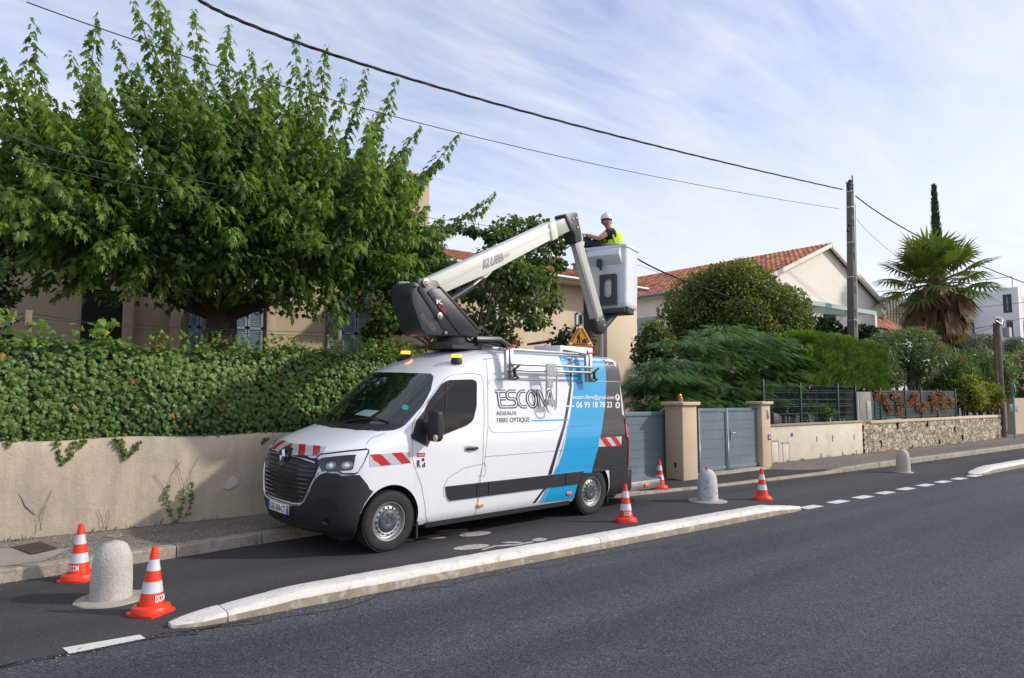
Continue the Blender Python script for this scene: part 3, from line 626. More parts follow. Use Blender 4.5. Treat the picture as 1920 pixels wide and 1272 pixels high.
# ---- side moulding, sill
def strip(name, pts, off=.02, mat=P_plast): patch(name, sidesw(pts, .1), mat, off, mirror=True, grid=.12, skirt=.005)
strip('side_moulding', [(.80, .685), (1.30, .685), (1.30, .505), (.88, .505), (.83, .56)]); strip('side_moulding', [(1.315, .685), (1.50, .685), (1.50, .505), (1.315, .505)])
strip('side_moulding', [(1.515, .685), (3.02, .68), (3.02, .505), (1.515, .505)]); strip('side_moulding', [(3.035, .68), (3.44, .68), (3.33, .505), (3.035, .505)])
strip('rear_moulding', [(4.08, .68), (4.48, .68), (4.48, .26), (4.09, .26), (4.12, .40)], .015)
# ---- livery
def px2(p, z, ox, oy): return [(ox+x/z, oy+y/z) for x, y in p]
bl_l = [(1069.5, 667.5), (1074.6, 692), (1075.5, 726.5), (1072, 757.6), (1067.7, 787), (1064.3, 802.6), (1060, 827), (1054.7, 850), (1046, 873), (1036, 891)]
bl_r = [(1109, 887), (1112, 873), (1122, 839), (1129, 801), (1134.3, 761), (1136.6, 721), (1136, 697), (1131, 671)]
mb = MB(); patch_into(mb, pxsw(bl_l+bl_r, 5), .002, 0, True); patch_into(mb, pxsw([(1028, 909), (1084, 905), (1080, 918), (1076, 934.5), (1011, 943)], 5), .002, 0, True)
patch_into(mb, pxsw([(1047, 667), (1064, 667.5), (1070, 700), (1070, 724), (1066, 724), (1058, 697)], 5), .002, 0, True)
mb.build('blue_livery', P_blue, VAN, smooth=True)
mb = MB(); rr = [uw(4.44, w) for w in np.linspace(2.38, .66, 14)]; lft = pxsw(bl_r, 5, False)
patch_into(mb, lft[::-1]+[]+rr[::1] if False else [*pxsw([(x, y) for x, y in bl_r], 5, False)]+rr, .002, 0, True)
sl = [(1069, 690), (1072, 724), (1068, 757), (1062, 790), (1056, 815), (1045, 850), (1034, 890), (1027, 890.5), (1037, 860), (1050, 815), (1056, 797), (1063, 757), (1068, 724)]
patch_into(mb, pxsw(sl, 5), .003, 0, True); patch_into(mb, pxsw([(1021, 914), (1026, 913), (1004, 943), (998, 944)], 5), .003, 0, True); patch_into(mb, pxsw([(1063, 667.5), (1069.5, 667.6), (1074, 692), (1071, 712), (1068, 700)], 5), .003, 0, True)
mb.build('black_livery', P_black, VAN, smooth=True)
mb = MB()
for k, (a, b_) in enumerate(((.25, .9), (.55, .6), (.8, .5))):
    ln = [(x+(x2-x)*a, y) for (x, y), (x2, y2) in zip([(1066, 790), (1060, 815), (1049, 850), (1040, 889)], [(1066.5, 790), (1061, 815), (1053, 850), (1036, 889)])]
    ribbon(mb, pxsw(ln, 5, False), .004, .003)
    ribbon(mb, pxsw([(1023+a*12, 912), (1008+a*12, 942)], 5, False), .004, .003)
mb.build('livery_pinstripe', pm('pinstripe_pale', (.35, .55, .65), .3, coat=.5), VAN)
mb = MB(); patch_into(mb, pxsw([(997, 788.2), (1066, 786), (1066, 788.6), (997, 790.6)], 6), .003); mb.build('blue_line', P_blue, VAN)
# red/white hazard stripes
def hatch(name, quad, red, mir=True, o=.003, g=.07):
    mb = MB(); patch_into(mb, pxsw(quad, 5), o, 0, mir, g); mb2 = MB(); mb.build(name, P_silver, VAN, smooth=True)
    for q in red: patch_into(mb2, pxsw(q, 4), o+.0018, 0, mir, g)
    mb2.build(name, P_red, VAN, smooth=True)
hatch('hazard_stripe', [(693.5, 852.5), (770, 847.5), (770, 869), (693.5, 876)], [[(694, 852.5), (713.5, 851.3), (733.5, 871.5), (714.5, 873.8)], [(734, 849.8), (753.5, 848.5), (770.5, 868), (753.5, 870)]])
hatch('hazard_stripe', [(1124, 821), (1165.5, 818.5), (1165, 836), (1122, 838.3)], [[(1124.5, 821), (1135, 820.3), (1147.5, 837), (1136.5, 837.5)], [(1144, 819.8), (1154, 819.2), (1165, 834.5), (1165, 836), (1156.5, 836.5)]])
hatch('hazard_stripe', [(504, 838), (507, 830), (520, 823), (548, 832.5), (580, 836), (615, 839.5), (606, 849), (595, 855.5), (541, 854), (540, 846), (534, 842.5), (528, 844), (523, 848.5), (510, 841)],
      [[(505, 837.5), (509, 829.5), (519, 823.3), (523, 824), (513, 830), (507, 838.5)], [(510.5, 842), (522, 832), (531, 827), (538, 828.5), (526, 836), (515.5, 844.7)], [(523.5, 848.5), (534, 839), (549, 831.8), (547, 852), (541.5, 853), (541, 846), (535, 842), (528, 843.5)], [(562, 834), (574, 835), (573, 855), (560.5, 854.5)], [(588.5, 836.7), (602, 838), (601, 849), (595, 855), (587.5, 854.8)]], False, .011, .018)
# ---- lettering
def side_box(px):       # quad in px (tl, tr, br, bl) -> bilinear map in (s,w)
    q = [SW(*p) for p in px]
    def tf(x, y): a, b_ = [q[3][i]*(1-x)+q[2][i]*x for i in (0, 1)], [q[0][i]*(1-x)+q[1][i]*x for i in (0, 1)]; return (a[0]*(1-y)+b_[0]*y, a[1]*(1-y)+b_[1]*y)
    return tf
def letter(name, s, quad, mat, bold=.0, off=.005):
    v2, f2 = fit_text(s, 0, 0, 1, 1, bold); mb = MB(); decal2d(mb, v2, f2, side_box(quad), off); return mb.build(name, mat, VAN)
letter('lettering', 'RÉSEAUX', [(931.5, 770), (968.5, 769.5), (968.5, 778.5), (931.5, 779)], P_ktext); letter('lettering', 'FIBRE OPTIQUE', [(931.8, 784), (992.8, 782.5), (992.8, 793), (931.8, 794)], P_ktext)
letter('lettering', 'escom.fibre@gmail.com', [(1073.8, 740.5), (1151, 741.5), (1151, 751), (1073.8, 750.5)], P_wtext, .012, .006); letter('lettering', '06 99 18 78 23', [(1080, 753.5), (1147, 753.5), (1147, 764.5), (1080, 765)], P_wtext, .015, .006)
def stroke(mb, path, wd, tf, off, closed=False, mi=0):
    pts = dens(path, .05, False); q = [Vector((x, y)) for x, y in pts]; L_, R_ = [], []
    for i in range(len(q)):
        a = q[max(i-1, 0)]; c = q[min(i+1, len(q)-1)]; t = (c-a); t.x *= AX; t.normalize(); n = Vector((-t.y/AX, t.x)); L_.append(q[i]+n*wd/2); R_.append(q[i]-n*wd/2)
    k = len(q); decal2d(mb, [(p.x, p.y) for p in L_+R_], [(i, i+1, k+i+1, k+i) for i in range(k-1)], tf, off, mi)
AX = 3.4; tf = side_box([(928, 731.5), (1037, 731.5), (1042, 765.5), (930, 766)])
def arc(cx, cy, rx, ry, a0, a1, n=12): return [(cx+rx*math.cos(R(a0+(a1-a0)*i/n)), cy+ry*math.sin(R(a0+(a1-a0)*i/n))) for i in range(n+1)]
H_ = .93; lt = [[(.0, H_), (.165, H_)], [(.05, H_), (.07, .08), (.18, .08)], [(.065, .52), (.175, .52)],
 [(.335, H_)]+[(.25, H_)]+arc(.235, .72, .045, .21, 90, 270, 8)+[(.29, .51)]+arc(.29, .30, .045, .21, 90, -90, 8)+[(.19, .08)],
 [(.50, H_), (.45, H_)]+arc(.44, .50, .075, .43, 90, 270, 12)+[(.50, .08)], arc(.60, .505, .075, .43, 0, 360, 24),
 [(.715, .06), (.715, H_), (.74, H_), (.83, .15), (.92, H_), (.945, H_), (.96, .06)]]
m1, m2 = MB(), MB()
for p in lt: stroke(m1, p, .185, tf, .004); stroke(m2, p, .055, tf, .0052)
m1.build('company_logo', P_ktext, VAN); m2.build('company_logo', P_white, VAN)
mb = MB(); patch_into(mb, pxsw([(1044, 760.5), (1076, 761), (1076, 763), (1044, 762.5)], 5), .0045); 
for cx, cy in ((1157.5, 745.5), (1157.8, 760)): patch_into(mb, pxsw([(cx+4.2*math.cos(t), cy+6*math.sin(t)) for t in [2*math.pi*i/16 for i in range(16)]], 9), .0045)
mb.build('contact_icon', P_wtext, VAN)
mb = MB(); patch_into(mb, pxsw([(1156, 741.5), (1159.5, 741), (1158.5, 747), (1155.5, 750)], 9), .0055); patch_into(mb, pxsw([(1156, 756.5), (1159.6, 756.5), (1159.6, 763.5), (1156, 763.5)], 9), .0055); mb.build('contact_icon_mark', P_black, VAN)
mb = MB(); patch_into(mb, pxsw([(781.5, 850), (796.5, 849), (796.5, 856.5), (781.5, 857.5)], 5), .0035); mb.build('red_label', P_red, VAN)
letter('lettering', 'PROXIMITÉ', [(784, 851.5), (795, 850.8), (795, 854.8), (784, 855.6)], P_wtext)
letter('lettering', 'R', [(781.5, 863), (788.5, 862.5), (788.5, 876.5), (781.5, 877)], P_ktext, .03); letter('lettering', 'e', [(790.5, 859), (795.5, 858.8), (795.5, 865), (790.5, 865.5)], P_ktext, .03); letter('lettering', 'd', [(791.3, 867.6), (796.8, 867.2), (796.8, 876), (791, 876.5)], P_ktext, .03)
# ---- lamps at the back, side markers
mb = MB(); patch_into(mb, [(uw(4.5, 1.45)), (uw(4.62, 1.45)), (uw(4.70, 1.2)), (uw(4.72, .72)), (uw(4.56, .70)), (uw(4.55, 1.1))], .012, 0, True, .06); mb.build('tail_light', pm('tail_red', (.45, .01, .015), .15, coat=.7), VAN, smooth=True)
mb = MB(); patch_into(mb, [(uw(4.60, 1.12)), (uw(4.69, 1.12)), (uw(4.70, .88)), (uw(4.61, .88))], .016, 0, True, .06); mb.build('reversing_light', P_ltwhite, VAN, smooth=True)
for px, py in ((899, 948), (1066, 925)):
    p = BP(*SW(px, py)); mb = MB(); mb.box((p.x, p.y-.012, p.z), (.11, .022, .04)); mb.build('side_marker', P_amber, VAN, bevel=.008, seg=3)
# ---- underbody, wells, mud flap, rear bumper, step, hitch
mb = MB(); mb.box2((-.5, -.75, .16), (4.5, .75, .3)); mb.box2((.55, -.93, .20), (3.2, .93, .26)); mb.build('underbody', P_dark, VAN)
mb = MB()
for sg in (1, -1): mb.box2((.40, .72*sg, .10), (.425, .95*sg, .60)); mb.box2((4.11, .72*sg, .13), (4.13, .93*sg, .5))
mb.build('mud_flap', P_plast, VAN)
mb = MB(); mb.box2((4.50, -.95, .26), (4.75, .95, .66)); mb.build('rear_bumper', P_plast, VAN, bevel=.06, seg=4)
E_ = [vp(1183, 886, .55), vp(1243, 893, .55)]
P_plate = pm('checker_plate', (.42, .42, .42), .35, .9, bump=.8, bs=120, var=.1)
mb = MB(); mb.box2((4.62, -.88, .36), (5.60, .80, .385)); mb.box2((5.60, -.88, .23), (5.63, .80, .387)); mb.box2((4.62, -.90, .24), (5.6, -.882, .386)); mb.build('rear_step', P_plate, VAN, bevel=.004)
mb = MB(); mb.tube([(5.2, -.72, .26), (5.68, -.72, .25), (5.80, -.72, .25), (5.86, -.72, .31)], .024, 8); mb.ball((5.86, -.72, .345), .034); mb.build('tow_hitch', P_steel, VAN, smooth=True)
mb = MB(); mb.box((5.2, -.912, .31), (.13, .02, .05)); mb.build('step_marker', P_amber, VAN, bevel=.006)
# ---- wheels
P_tyre = pm('tyre_rubber', (.022, .022, .022), .85, var=.15, vs=12, bump=.15, bs=200, stain=((.07, .062, .052), 9, .55, .85)); P_rim = pm('rim_silver', (.42, .43, .44), .35, .7); P_cap = pm('hub_cap_grey', (.075, .085, .10), .4)
tp = [(.225, .09), (.235, .105), (.27, .113), (.31, .112), (.333, .104), (.345, .088), (.349, .06), (.350, .03), (.350, -.03), (.349, -.06), (.345, -.088), (.333, -.104), (.31, -.112), (.235, -.105), (.225, -.09)]
def wheel():
    wp = empty('wheel'); mb = MB(); mb.lathe(tp, 64)
    for i in range(64):       # tread blocks
        a = 2*math.pi*i/64
        for zz, ww in ((.083, .026), (.045, .03), (0, .03), (-.045, .03), (-.083, .026)):
            T_ = Matrix.Rotation(a+(.03 if zz in (.045, -.045) else 0), 4, 'Z') @ Matrix.Translation((.3495, 0, zz)); mb.box((0, 0, 0), (.012, .024, ww), 0, T_)
    mb.build('tyre', P_tyre, wp, smooth=True, angle=35)
    mb = MB(); mb.lathe([(.228, .092), (.224, .098), (.214, .096), (.208, .075), (.200, .05), (.188, .045), (.178, .060), (.150, .074), (.132, .068), (.001, .068)], 56)
    for i in range(16): a = 2*math.pi*i/16; mb.lathe([(.013, .0), (.013, .003), (.001, .003)], 10, 1, Matrix.Rotation(a, 4, 'Z') @ Matrix.Translation((.158, 0, .0715)) @ Matrix.Rotation(R(25), 4, 'Y'))
    mb.lathe([(.1, -.09), (.225, -.09)], 30, 1); mb.build('rim', [P_rim, P_dark], wp, smooth=True, angle=40)
    mb = MB(); mb.lathe([(.128, .068), (.124, .082), (.11, .092), (.05, .096), (.035, .088), (.03, .097), (.001, .099)], 48)
    for i in range(8): a = 2*math.pi*i/8; mb.box((.085, 0, .095), (.035, .010, .012), 0, Matrix.Rotation(a+.2, 4, 'Z'))
    mb.build('hub_cap', P_cap, wp, smooth=True, angle=40)
    return wp
w0 = wheel(); first = True
for x in (0, 3.682):
    for sg in (1, -1):
        w = w0 if first else copy_tree(w0); first = False
        w.parent = VAN; w.location = (x, -sg*.86, .35); w.rotation_euler = (math.pi/2*sg, random.uniform(0, 3), 0) if False else (math.pi/2*sg, 0, 0)
# ---- beacons
P_beac = pm('beacon_lit', (.9, .25, .02), .3, emit=((1, .27, .02), 4.5))
for px, py, v in ((761, 646, -.38), (857, 645, .72)):
    q = vp(px, py, v); h = BVH.ray_cast(Vector((q.x, q.y, 3)), Vector((0, 0, -1)))[0]; bc = empty('beacon', (q.x, q.y, h.z)); bc.parent = VAN
    mb = MB(); mb.lathe([(.075, -.01), (.075, .035), (.068, .045), (.064, .07)], 20, capt=True); mb.build('base', P_plast, bc, smooth=True); H0 = .07
    mb = MB(); mb.lathe([(.064, H0), (.066, H0+.012), (.066, H0+.032), (.060, H0+.042), (.001, H0+.046)], 20); mb.build('lamp', P_beac, bc, smooth=True)
q = vp(706, 672, -.45)
mb = MB(); pz_ = BVH.ray_cast(Vector((1.0, .42, 3)), Vector((0, 0, -1)))[0]; mb.tube([pz_, pz_+Vector((.10, 0, .06)), pz_+Vector((.03, 0, .075))], [.03, .02, .004], 6); mb.build('antenna', P_plast, VAN)
# ---- ladder rack on the side
mb = MB()
for u in (1.84, 3.53):
    mb.bar((u, -.96, 2.02), (u, -.93, 2.43), .05, .075, up=(1, 0, 0)); mb.bar((u+.055, -1.00, 2.02), (u+.055, -.96, 2.45), .02, .06, up=(1, 0, 0)); mb.bar((u, -.93, 2.43), (u, -.45, 2.50), .05, .04, up=(1, 0, 0))
mb.bar((1.7, -.78, 2.45), (3.75, -.78, 2.45), .035, .035)
for w in (2.245, 2.165): mb.tube([(1.84, -1.02, w), (3.56, -1.02, w)], .020, 10)
mb.build('ladder_rack', P_galv, VAN, bevel=.003)
mb = MB(); ua = vp(1024, 700, 1.04).x; ub = vp(1043, 700, 1.04).x
mb.tube([(ua, -1.045, 2.26), (ua+.01, -1.045, 1.68), (ua+.04, -1.045, 1.60), ((ua+ub)/2, -1.045, 1.575), (ub-.02, -1.045, 1.60), (ub+.01, -1.045, 1.68), (ub, -1.045, 2.2)], .011, 8); mb.box(((ua+ub)/2-.0, -1.05, 2.19), (.20, .012, .17)); mb.box(((ua+ub)/2-.03, -1.05, 1.98), (.12, .012, .12)); mb.box(((ua+ub)/2+.02, -1.05, 1.72), (.16, .012, .08))
mb.tube([((ua+ub)/2, -1.045, 1.95), ((ua+ub)/2, -1.045, 1.7)], .006, 6); mb.build('rack_drop_frame', P_galv, VAN, smooth=True)
mb = MB()
for u in (1.84, 3.53): mb.tube([(u-.12, -1.05, 2.49), (u-.07, -1.0, 2.455), (u+.10, -.97, 2.47), (u+.13, -.98, 2.49), (u+.13, -.98, 2.58)], .012, 8)
mb.build('rack_hook', pm('hook_red', (.42, .02, .035), .45), VAN, smooth=True)
mb = MB()
for u in (1.84, 3.53): mb.tube([(u+.14, -1.06, 2.24), (u+.03, -1.06, 2.17), (u+.05, -1.05, 2.08), (u+.12, -1.05, 2.06), (u+.04, -1.05, 2.03)], [.012, .022, .026, .02, .012], 7)
mb.build('rack_clamp', P_plast, VAN, smooth=True)
# ---- roof box and folding triangle sign
mb = MB(); mb.box2((3.62, -.30, 2.46), (4.45, .30, 2.60)); mb.build('roof_box', P_ltwhite, VAN, bevel=.02, seg=3)
mb = MB(); mb.box2((3.78, -.36, 2.45), (4.1, .36, 2.475)); mb.build('roof_box_base', P_plast, VAN)
sg_ = empty('warning_triangle', (3.95, -.12, 2.60), rz=0); sg_.parent = VAN
cT = vp(1090, 606, .12); cB = vp(1088, 650, .12); hT = (cT-cB).length
sg_.location = (cB.x, cB.y, cB.z-.005); sg_.rotation_euler = (0, 0, R(-62))       # face looks towards the camera side front
def tri(s, r=.1, n=5):
    P_ = [Vector((-.58*s, 0)), Vector((.58*s, 0)), Vector((0, 1.0*s))]; out = []
    for i in range(3):
        a, b_, c = P_[i-1], P_[i], P_[(i+1) % 3]; d1 = (a-b_).normalized(); d2 = (c-b_).normalized()
        for k in range(n+1): t = k/n; q = (b_+d1*r*s)*(1-t)**2+b_*2*t*(1-t)+(b_+d2*r*s)*t*t; out.append((q.x, q.y))
    return out
S_ = hT*1.0; Mt = Matrix.Rotation(math.pi/2, 4, 'X')
def tr2(s, oy): return [(x, y+oy) for x, y in tri(s)]
mb = MB(); mb.prism(tr2(S_, 0), -.035, .035, 0, Mt @ Matrix.Identity(4)); mb.build('sign_body', pm('sign_orange', (.80, .36, .03), .4, coat=.3), sg_, bevel=.006)
for zz in (.0365, -.0365):
    t = 1 if zz > 0 else -1
    mb = MB(); mb.prism(tr2(S_*.88, S_*.045), zz-.001*t, zz+.001*t, 0, Mt); mb.build('sign_border', pm('sign_red', (.50, .05, .01), .4), sg_)
    mb = MB(); mb.prism(tr2(S_*.66, S_*.12), zz+.001*t, zz+.003*t, 0, Mt); mb.build('sign_face', pm('sign_yellow', (.80, .42, .01), .4), sg_)
    mb = MB(); k = S_
    man = [[(-.14, .16), (-.08, .16), (-.055, .30), (-.03, .16), (.03, .16), (-.005, .30), (0, .42), (-.02, .50), (-.08, .52), (-.13, .46), (-.16, .36), (-.12, .34), (-.10, .40), (-.10, .32)], [(.07, .16), (.32, .16), (.25, .33), (.17, .34), (.12, .27)], [(-.28, .135), (.34, .135), (.34, .155), (-.28, .155)], [(.0, .40), (.13, .24), (.11, .22), (-.02, .38)], [(-.05, .44), (.03, .34), (.01, .32), (-.08, .40)]]
    for pg in man: mb.prism([(x*k, y*k) for x, y in pg], zz+.003*t, zz+.005*t, 0, Mt)
    mb.prism([(k*(-.02+.042*math.cos(a)), k*(.565+.042*math.sin(a))) for a in [2*math.pi*i/10 for i in range(10)]], zz+.003*t, zz+.005*t, 0, Mt); mb.build('worker_pictogram', P_ktext, sg_)
    mb = MB()
    for x, y in ((-.40, .12), (.40, .12), (0, .80)): mb.lathe([(.03, 0), (.025, .006*t), (.001, .008*t)], 12, 0, Mt @ Matrix.Translation((x*k, y*k, zz+.001*t)))
    mb.build('sign_lamp', P_chrome, sg_, smooth=True)

# ============================================================ AERIAL LIFT (bolted to the van)
def q2(pts, v): return [(lambda p: (p.x, p.z))(vp(x, y, v)) for x, y in pts]
MY = Matrix(((1, 0, 0, 0), (0, 0, 1, 0), (0, 1, 0, 0), (0, 0, 0, 1)))      # prism (x,y,h) -> local (x, h, y)
def slab(name, px, v, v0, v1, mat, bevel=.008, parent=VAN, **kw):
    mb = MB(); mb.prism(q2(px, v), -v0, -v1, 0, MY); return mb.build(name, mat, parent, bevel=bevel, **kw)
P_cream = pm('boom_cream', (.74, .76, .68), .36, coat=.25, var=.03, vs=3, stain=((.50, .50, .43), 5, .66, .85)); P_cover = pm('cover_black', (.022, .024, .032), .42, coat=.1, var=.1, vs=3)
mb = MB(); qb = vp(880, 650, 0); mb.lathe([(.33, 2.43), (.33, 2.53), (.22, 2.55), (.22, 2.66)], 32, 0, Matrix.Translation((1.62, 0, 0)), capt=True); mb.box2((1.3, -.42, 2.44), (2.75, .42, 2.485)); mb.tube([(1.9, -.2, 2.6), (2.35, -.22, 2.62), (2.5, -.2, 2.56), (2.75, -.1, 2.5)], .05, 8); mb.build('turntable', P_steel, VAN, smooth=True)
cover = [(742, 529), (748, 526.5), (780, 525.5), (777, 529), (773, 535), (771.5, 550), (771, 568), (795, 615), (832, 630), (836, 632), (798, 629.5), (768, 622), (763, 615), (757, 600), (741, 562), (738.5, 545), (738.5, 534)]
cov2 = [(773, 531), (781, 526), (784, 540), (832, 614), (837, 631), (798, 629), (789, 617), (771.5, 566), (771, 545)]
# cover: rounded shell in front of the turret
def cpt(px, py): return vp(px, py, .24)
cf = q2([(775, 530), (771.5, 536), (771, 566), (789, 617), (799, 629.5), (838, 632), (833, 616), (785, 545), (783, 527)], .24)
mb = MB(); mb.prism(cf, -.24, .24, 0, MY); mb.build('turret_cover', P_cover, VAN, bevel=.035, seg=4)
slab('turret_side_plate', [(782, 527), (786, 521.5), (803.4, 523.2), (820.7, 527.5), (827, 540), (863, 579), (899.3, 618.4), (894.6, 634), (857, 629.5), (838, 630), (786, 546)], .25, .25, .215, P_cover, .006)
slab('turret_side_plate', [(782, 527), (786, 521.5), (803.4, 523.2), (820.7, 527.5), (827, 540), (863, 579), (899.3, 618.4), (894.6, 634), (857, 629.5), (838, 630), (786, 546)], .25, -.215, -.25, P_cover, .006)
slab('turret_core', [(801, 548), (810, 541), (826, 541), (862, 580), (898, 620), (893, 633), (862, 628)], .26, .265, -.2, P_cover, .01)
slab('turret_edge', [(823, 537), (828, 538.5), (900, 617), (896, 620)], .27, .275, -.25, P_steel, .004)
# pins
mb = MB()
for px, py, r in ((797, 530.5, .055), (823, 593, .045), (779.5, 536, .022), (834, 625, .022)):
    c = vp(px, py, .25); mb.lathe([(r, 0), (r, .03), (r*.6, .035), (r*.5, .02), (r*.3, .045), (.001, .045)], 20, 0, Matrix.Translation((c.x, c.y-.0, c.z)) @ Matrix.Rotation(math.pi/2, 4, 'X'))
mb.build('pivot_pin', pm('pin_steel', (.5, .48, .42), .35, .8), VAN, smooth=True)
# boom
slab('boom', [(803, 523.5), (836.5, 548.5), (918, 512), (1038.5, 447.5), (1033.5, 417.5), (925, 468)], .13, .13, -.13, P_cream, .014)
slab('boom_ridge', [(812, 531), (1034, 427), (1035.5, 434), (822, 538.5)], .135, .139, .128, P_cream, .004)
slab('boom_collar', [(1030, 420), (1042, 413.5), (1047, 446), (1036, 452)], .15, .155, -.155, P_cream, .012)
slab('inner_boom', [(1040, 417), (1069, 404.5), (1074, 431), (1044, 445)], .10, .10, -.10, pm('inner_boom_grey', (.42, .43, .40), .4), .01)
slab('cylinder_lug', [(904, 512), (930, 500), (917, 516), (910, 522.5), (905, 521)], .06, .07, -.07, P_cream, .006)
slab('boom_head', [(1059, 404), (1062, 401), (1079, 398), (1083, 401), (1084.5, 412), (1088.5, 432), (1089, 440), (1080, 458), (1077, 440), (1073, 433), (1070.5, 431.5)], .12, .125, -.125, P_steel, .01)
mb = MB(); a = vp(848, 560, 0); b_ = vp(886, 536, 0); c = vp(910, 516, 0); a2 = a+(a-b_)*.35; mb.tube([a2, b_], .05, 14); mb.build('hydraulic_cylinder', P_steel, VAN, smooth=True)
mb = MB(); mb.tube([b_, c], .026, 12); mb.build('cylinder_rod', P_chrome, VAN, smooth=True)
mb = MB(); hb_ = vp(893, 628, -.05)
for k in range(4):
    dx = .05*k; mb.tube([hb_+Vector((-.05, .04*k, .02)), hb_+Vector((.10+dx, .05*k, .10+.02*k)), hb_+Vector((.22+dx, .03*k, .02)), hb_+Vector((.16, .02*k, -.10)), hb_+Vector((.45, -.02*k, -.13))], .016, 6)
mb.build('hydraulic_hose', P_gloss, VAN, smooth=True)
mb = MB(); a = vp(1040, 446, -.05); c = vp(1078, 455, -.05); mb.tube([vp(1000, 464, -.05), a+Vector((0, 0, -.05)), (a+c)/2+Vector((0, 0, -.16)), c, vp(1085, 490, -.09)], .014, 6); mb.build('hydraulic_hose', P_gloss, VAN, smooth=True)
# jib
slab('jib', [(1075.5, 436), (1090.5, 430), (1092, 452), (1131.5, 592), (1118, 603)], .07, .07, -.07, pm('jib_grey', (.50, .51, .46), .4, var=.05), .008)
slab('jib_side', [(1076, 452), (1081.5, 450), (1122.5, 598), (1117.5, 602)], .075, .074, .06, pm('jib_dark', (.16, .165, .16), .45), .002)
slab('jib_knuckle', [(1076.5, 437), (1082, 420), (1089, 433), (1091, 452), (1078, 457)], .085, .09, -.09, P_steel, .006)
slab('jib_foot', [(1117, 599), (1131, 591), (1138, 606), (1138, 620), (1131, 627), (1122, 620)], .09, .09, -.09, P_steel, .008)
mb = MB()
for px, py in ((1075, 411), (1081, 409), (1083, 427), (1130, 600), (1133, 610), (1121, 601)): c = vp(px, py, .13); mb.lathe([(.016, 0), (.014, .01), (.001, .012)], 10, 0, Matrix.Translation(c) @ Matrix.Rotation(math.pi/2, 4, 'X'))
mb.build('bolt', P_chrome, VAN, smooth=True)
def flat_text(name, s, quad, v, mat, bold=0, off=.004):
    q = [vp(x, y, v) for x, y in quad]; v2, f2 = fit_text(s, 0, 0, 1, 1, bold); mb = MB()
    mb.add([(lambda P_: P_+Vector((0, -off, 0)))((q[3]*(1-x)+q[2]*x)*(1-y)+(q[0]*(1-x)+q[1]*x)*y) for x, y in v2], f2); return mb.build(name, mat, VAN)
flat_text('boom_lettering', 'KLUBB', [(906, 486.5), (943.5, 474), (944.5, 489), (907, 505.5)], .139, P_grey, .02); flat_text('boom_lettering', '.com', [(943.5, 479), (956, 474.5), (956.5, 479.5), (944, 485.5)], .139, P_grey)
flat_text('boom_lettering', 'K', [(818, 561), (829, 563), (831, 571), (818, 570)], .265, P_wtext, .02, .006); flat_text('boom_lettering', 'L32', [(825, 570), (837, 581), (834, 589), (822, 576)], .265, P_red, .02, .006)
P_emb = pm('embossed_grey', (.10, .105, .12), .35); flat_text('boom_lettering', 'KLUBB', [(793, 587), (819, 617), (812, 623), (787, 594)], .24, P_emb, .01)
v2, f2 = fit_text('KLUBB', 0, 0, 1, 1); mb = MB(); xf = min(p[0] for p in cf); zt = max(p[1] for p in cf); mb.add([(xf-.004, .17-.34*x, zt-.28+.09*y) for x, y in v2], f2); mb.build('boom_lettering', pm('embossed_dark', (.035, .035, .042), .3), VAN)
# ---- bucket
def vl(P): return VI @ P
fwd = Vector((math.cos(YAW), math.sin(YAW), 0)); rgt = Vector((math.sin(YAW), -math.cos(YAW), 0))
C0 = far(1175, 457, 12.6); d0 = Vector((C0.x, C0.y, 0)).normalized(); r0 = Vector((d0.y, -d0.x, 0))
au = (-r0*math.cos(R(20))+d0*math.sin(R(20))); bu = (r0*math.sin(R(20))+d0*math.cos(R(20)))
zt_ = C0.z; dz = far(1166, 576, 12.6).z; HB = zt_-dz; LA, LB = .84, .68
bk = empty('bucket'); bk.parent = VAN; Mb = Matrix((au, bu, Vector((0, 0, 1)))).transposed().to_4x4(); Mb.translation = C0+au*(LA/2)+bu*(LB/2)-Vector((0, 0, HB)); BKM = Mb.copy()
bk.matrix_local = VI @ Mb
P_bk = pm('bucket_grey_white', (.66, .70, .73), .42, coat=.15, var=.05, vs=4, stain=((.42, .45, .48), 5, .6, .8))
def rrect(a, b_, r, n=6): return [(sx*(a/2-r)+r*math.cos(t), sy*(b_/2-r)+r*math.sin(t)) for (sx, sy, t0) in ((1, 1, 0), (-1, 1, 90), (-1, -1, 180), (1, -1, 270)) for t in [R(t0+90*i/n) for i in range(n+1)]]
secs = [(.0, LA*.86, LB*.86, .07), (.03, LA*.92, LB*.92, .07), (.12, LA*.93, LB*.93, .07), (HB*.95, LA*.985, LB*.985, .07), (HB*.955, LA*1.03, LB*1.03, .08), (HB*.995, LA*1.04, LB*1.04, .08), (HB, LA*1.03, LB*1.03, .08), (HB, LA*.94, LB*.94, .06), (HB*.9, LA*.92, LB*.92, .06), (.06, LA*.85, LB*.85, .06)]
mb = MB(); n_ = len(rrect(1, 1, .1))
for z, a, b_, r in secs: mb.v += [(x, y, z) for x, y in rrect(a, b_, r)]
for i in range(len(secs)-1):
    for j in range(n_): mb.f.append((i*n_+j, i*n_+(j+1) % n_, (i+1)*n_+(j+1) % n_, (i+1)*n_+j)); mb.m.append(0)
mb.f.append(tuple(range(n_))[::-1]); mb.m.append(0); mb.f.append(tuple((len(secs)-1)*n_+j for j in range(n_))); mb.m.append(0)
mb.build('bucket_shell', P_bk, bk, smooth=True, angle=50)
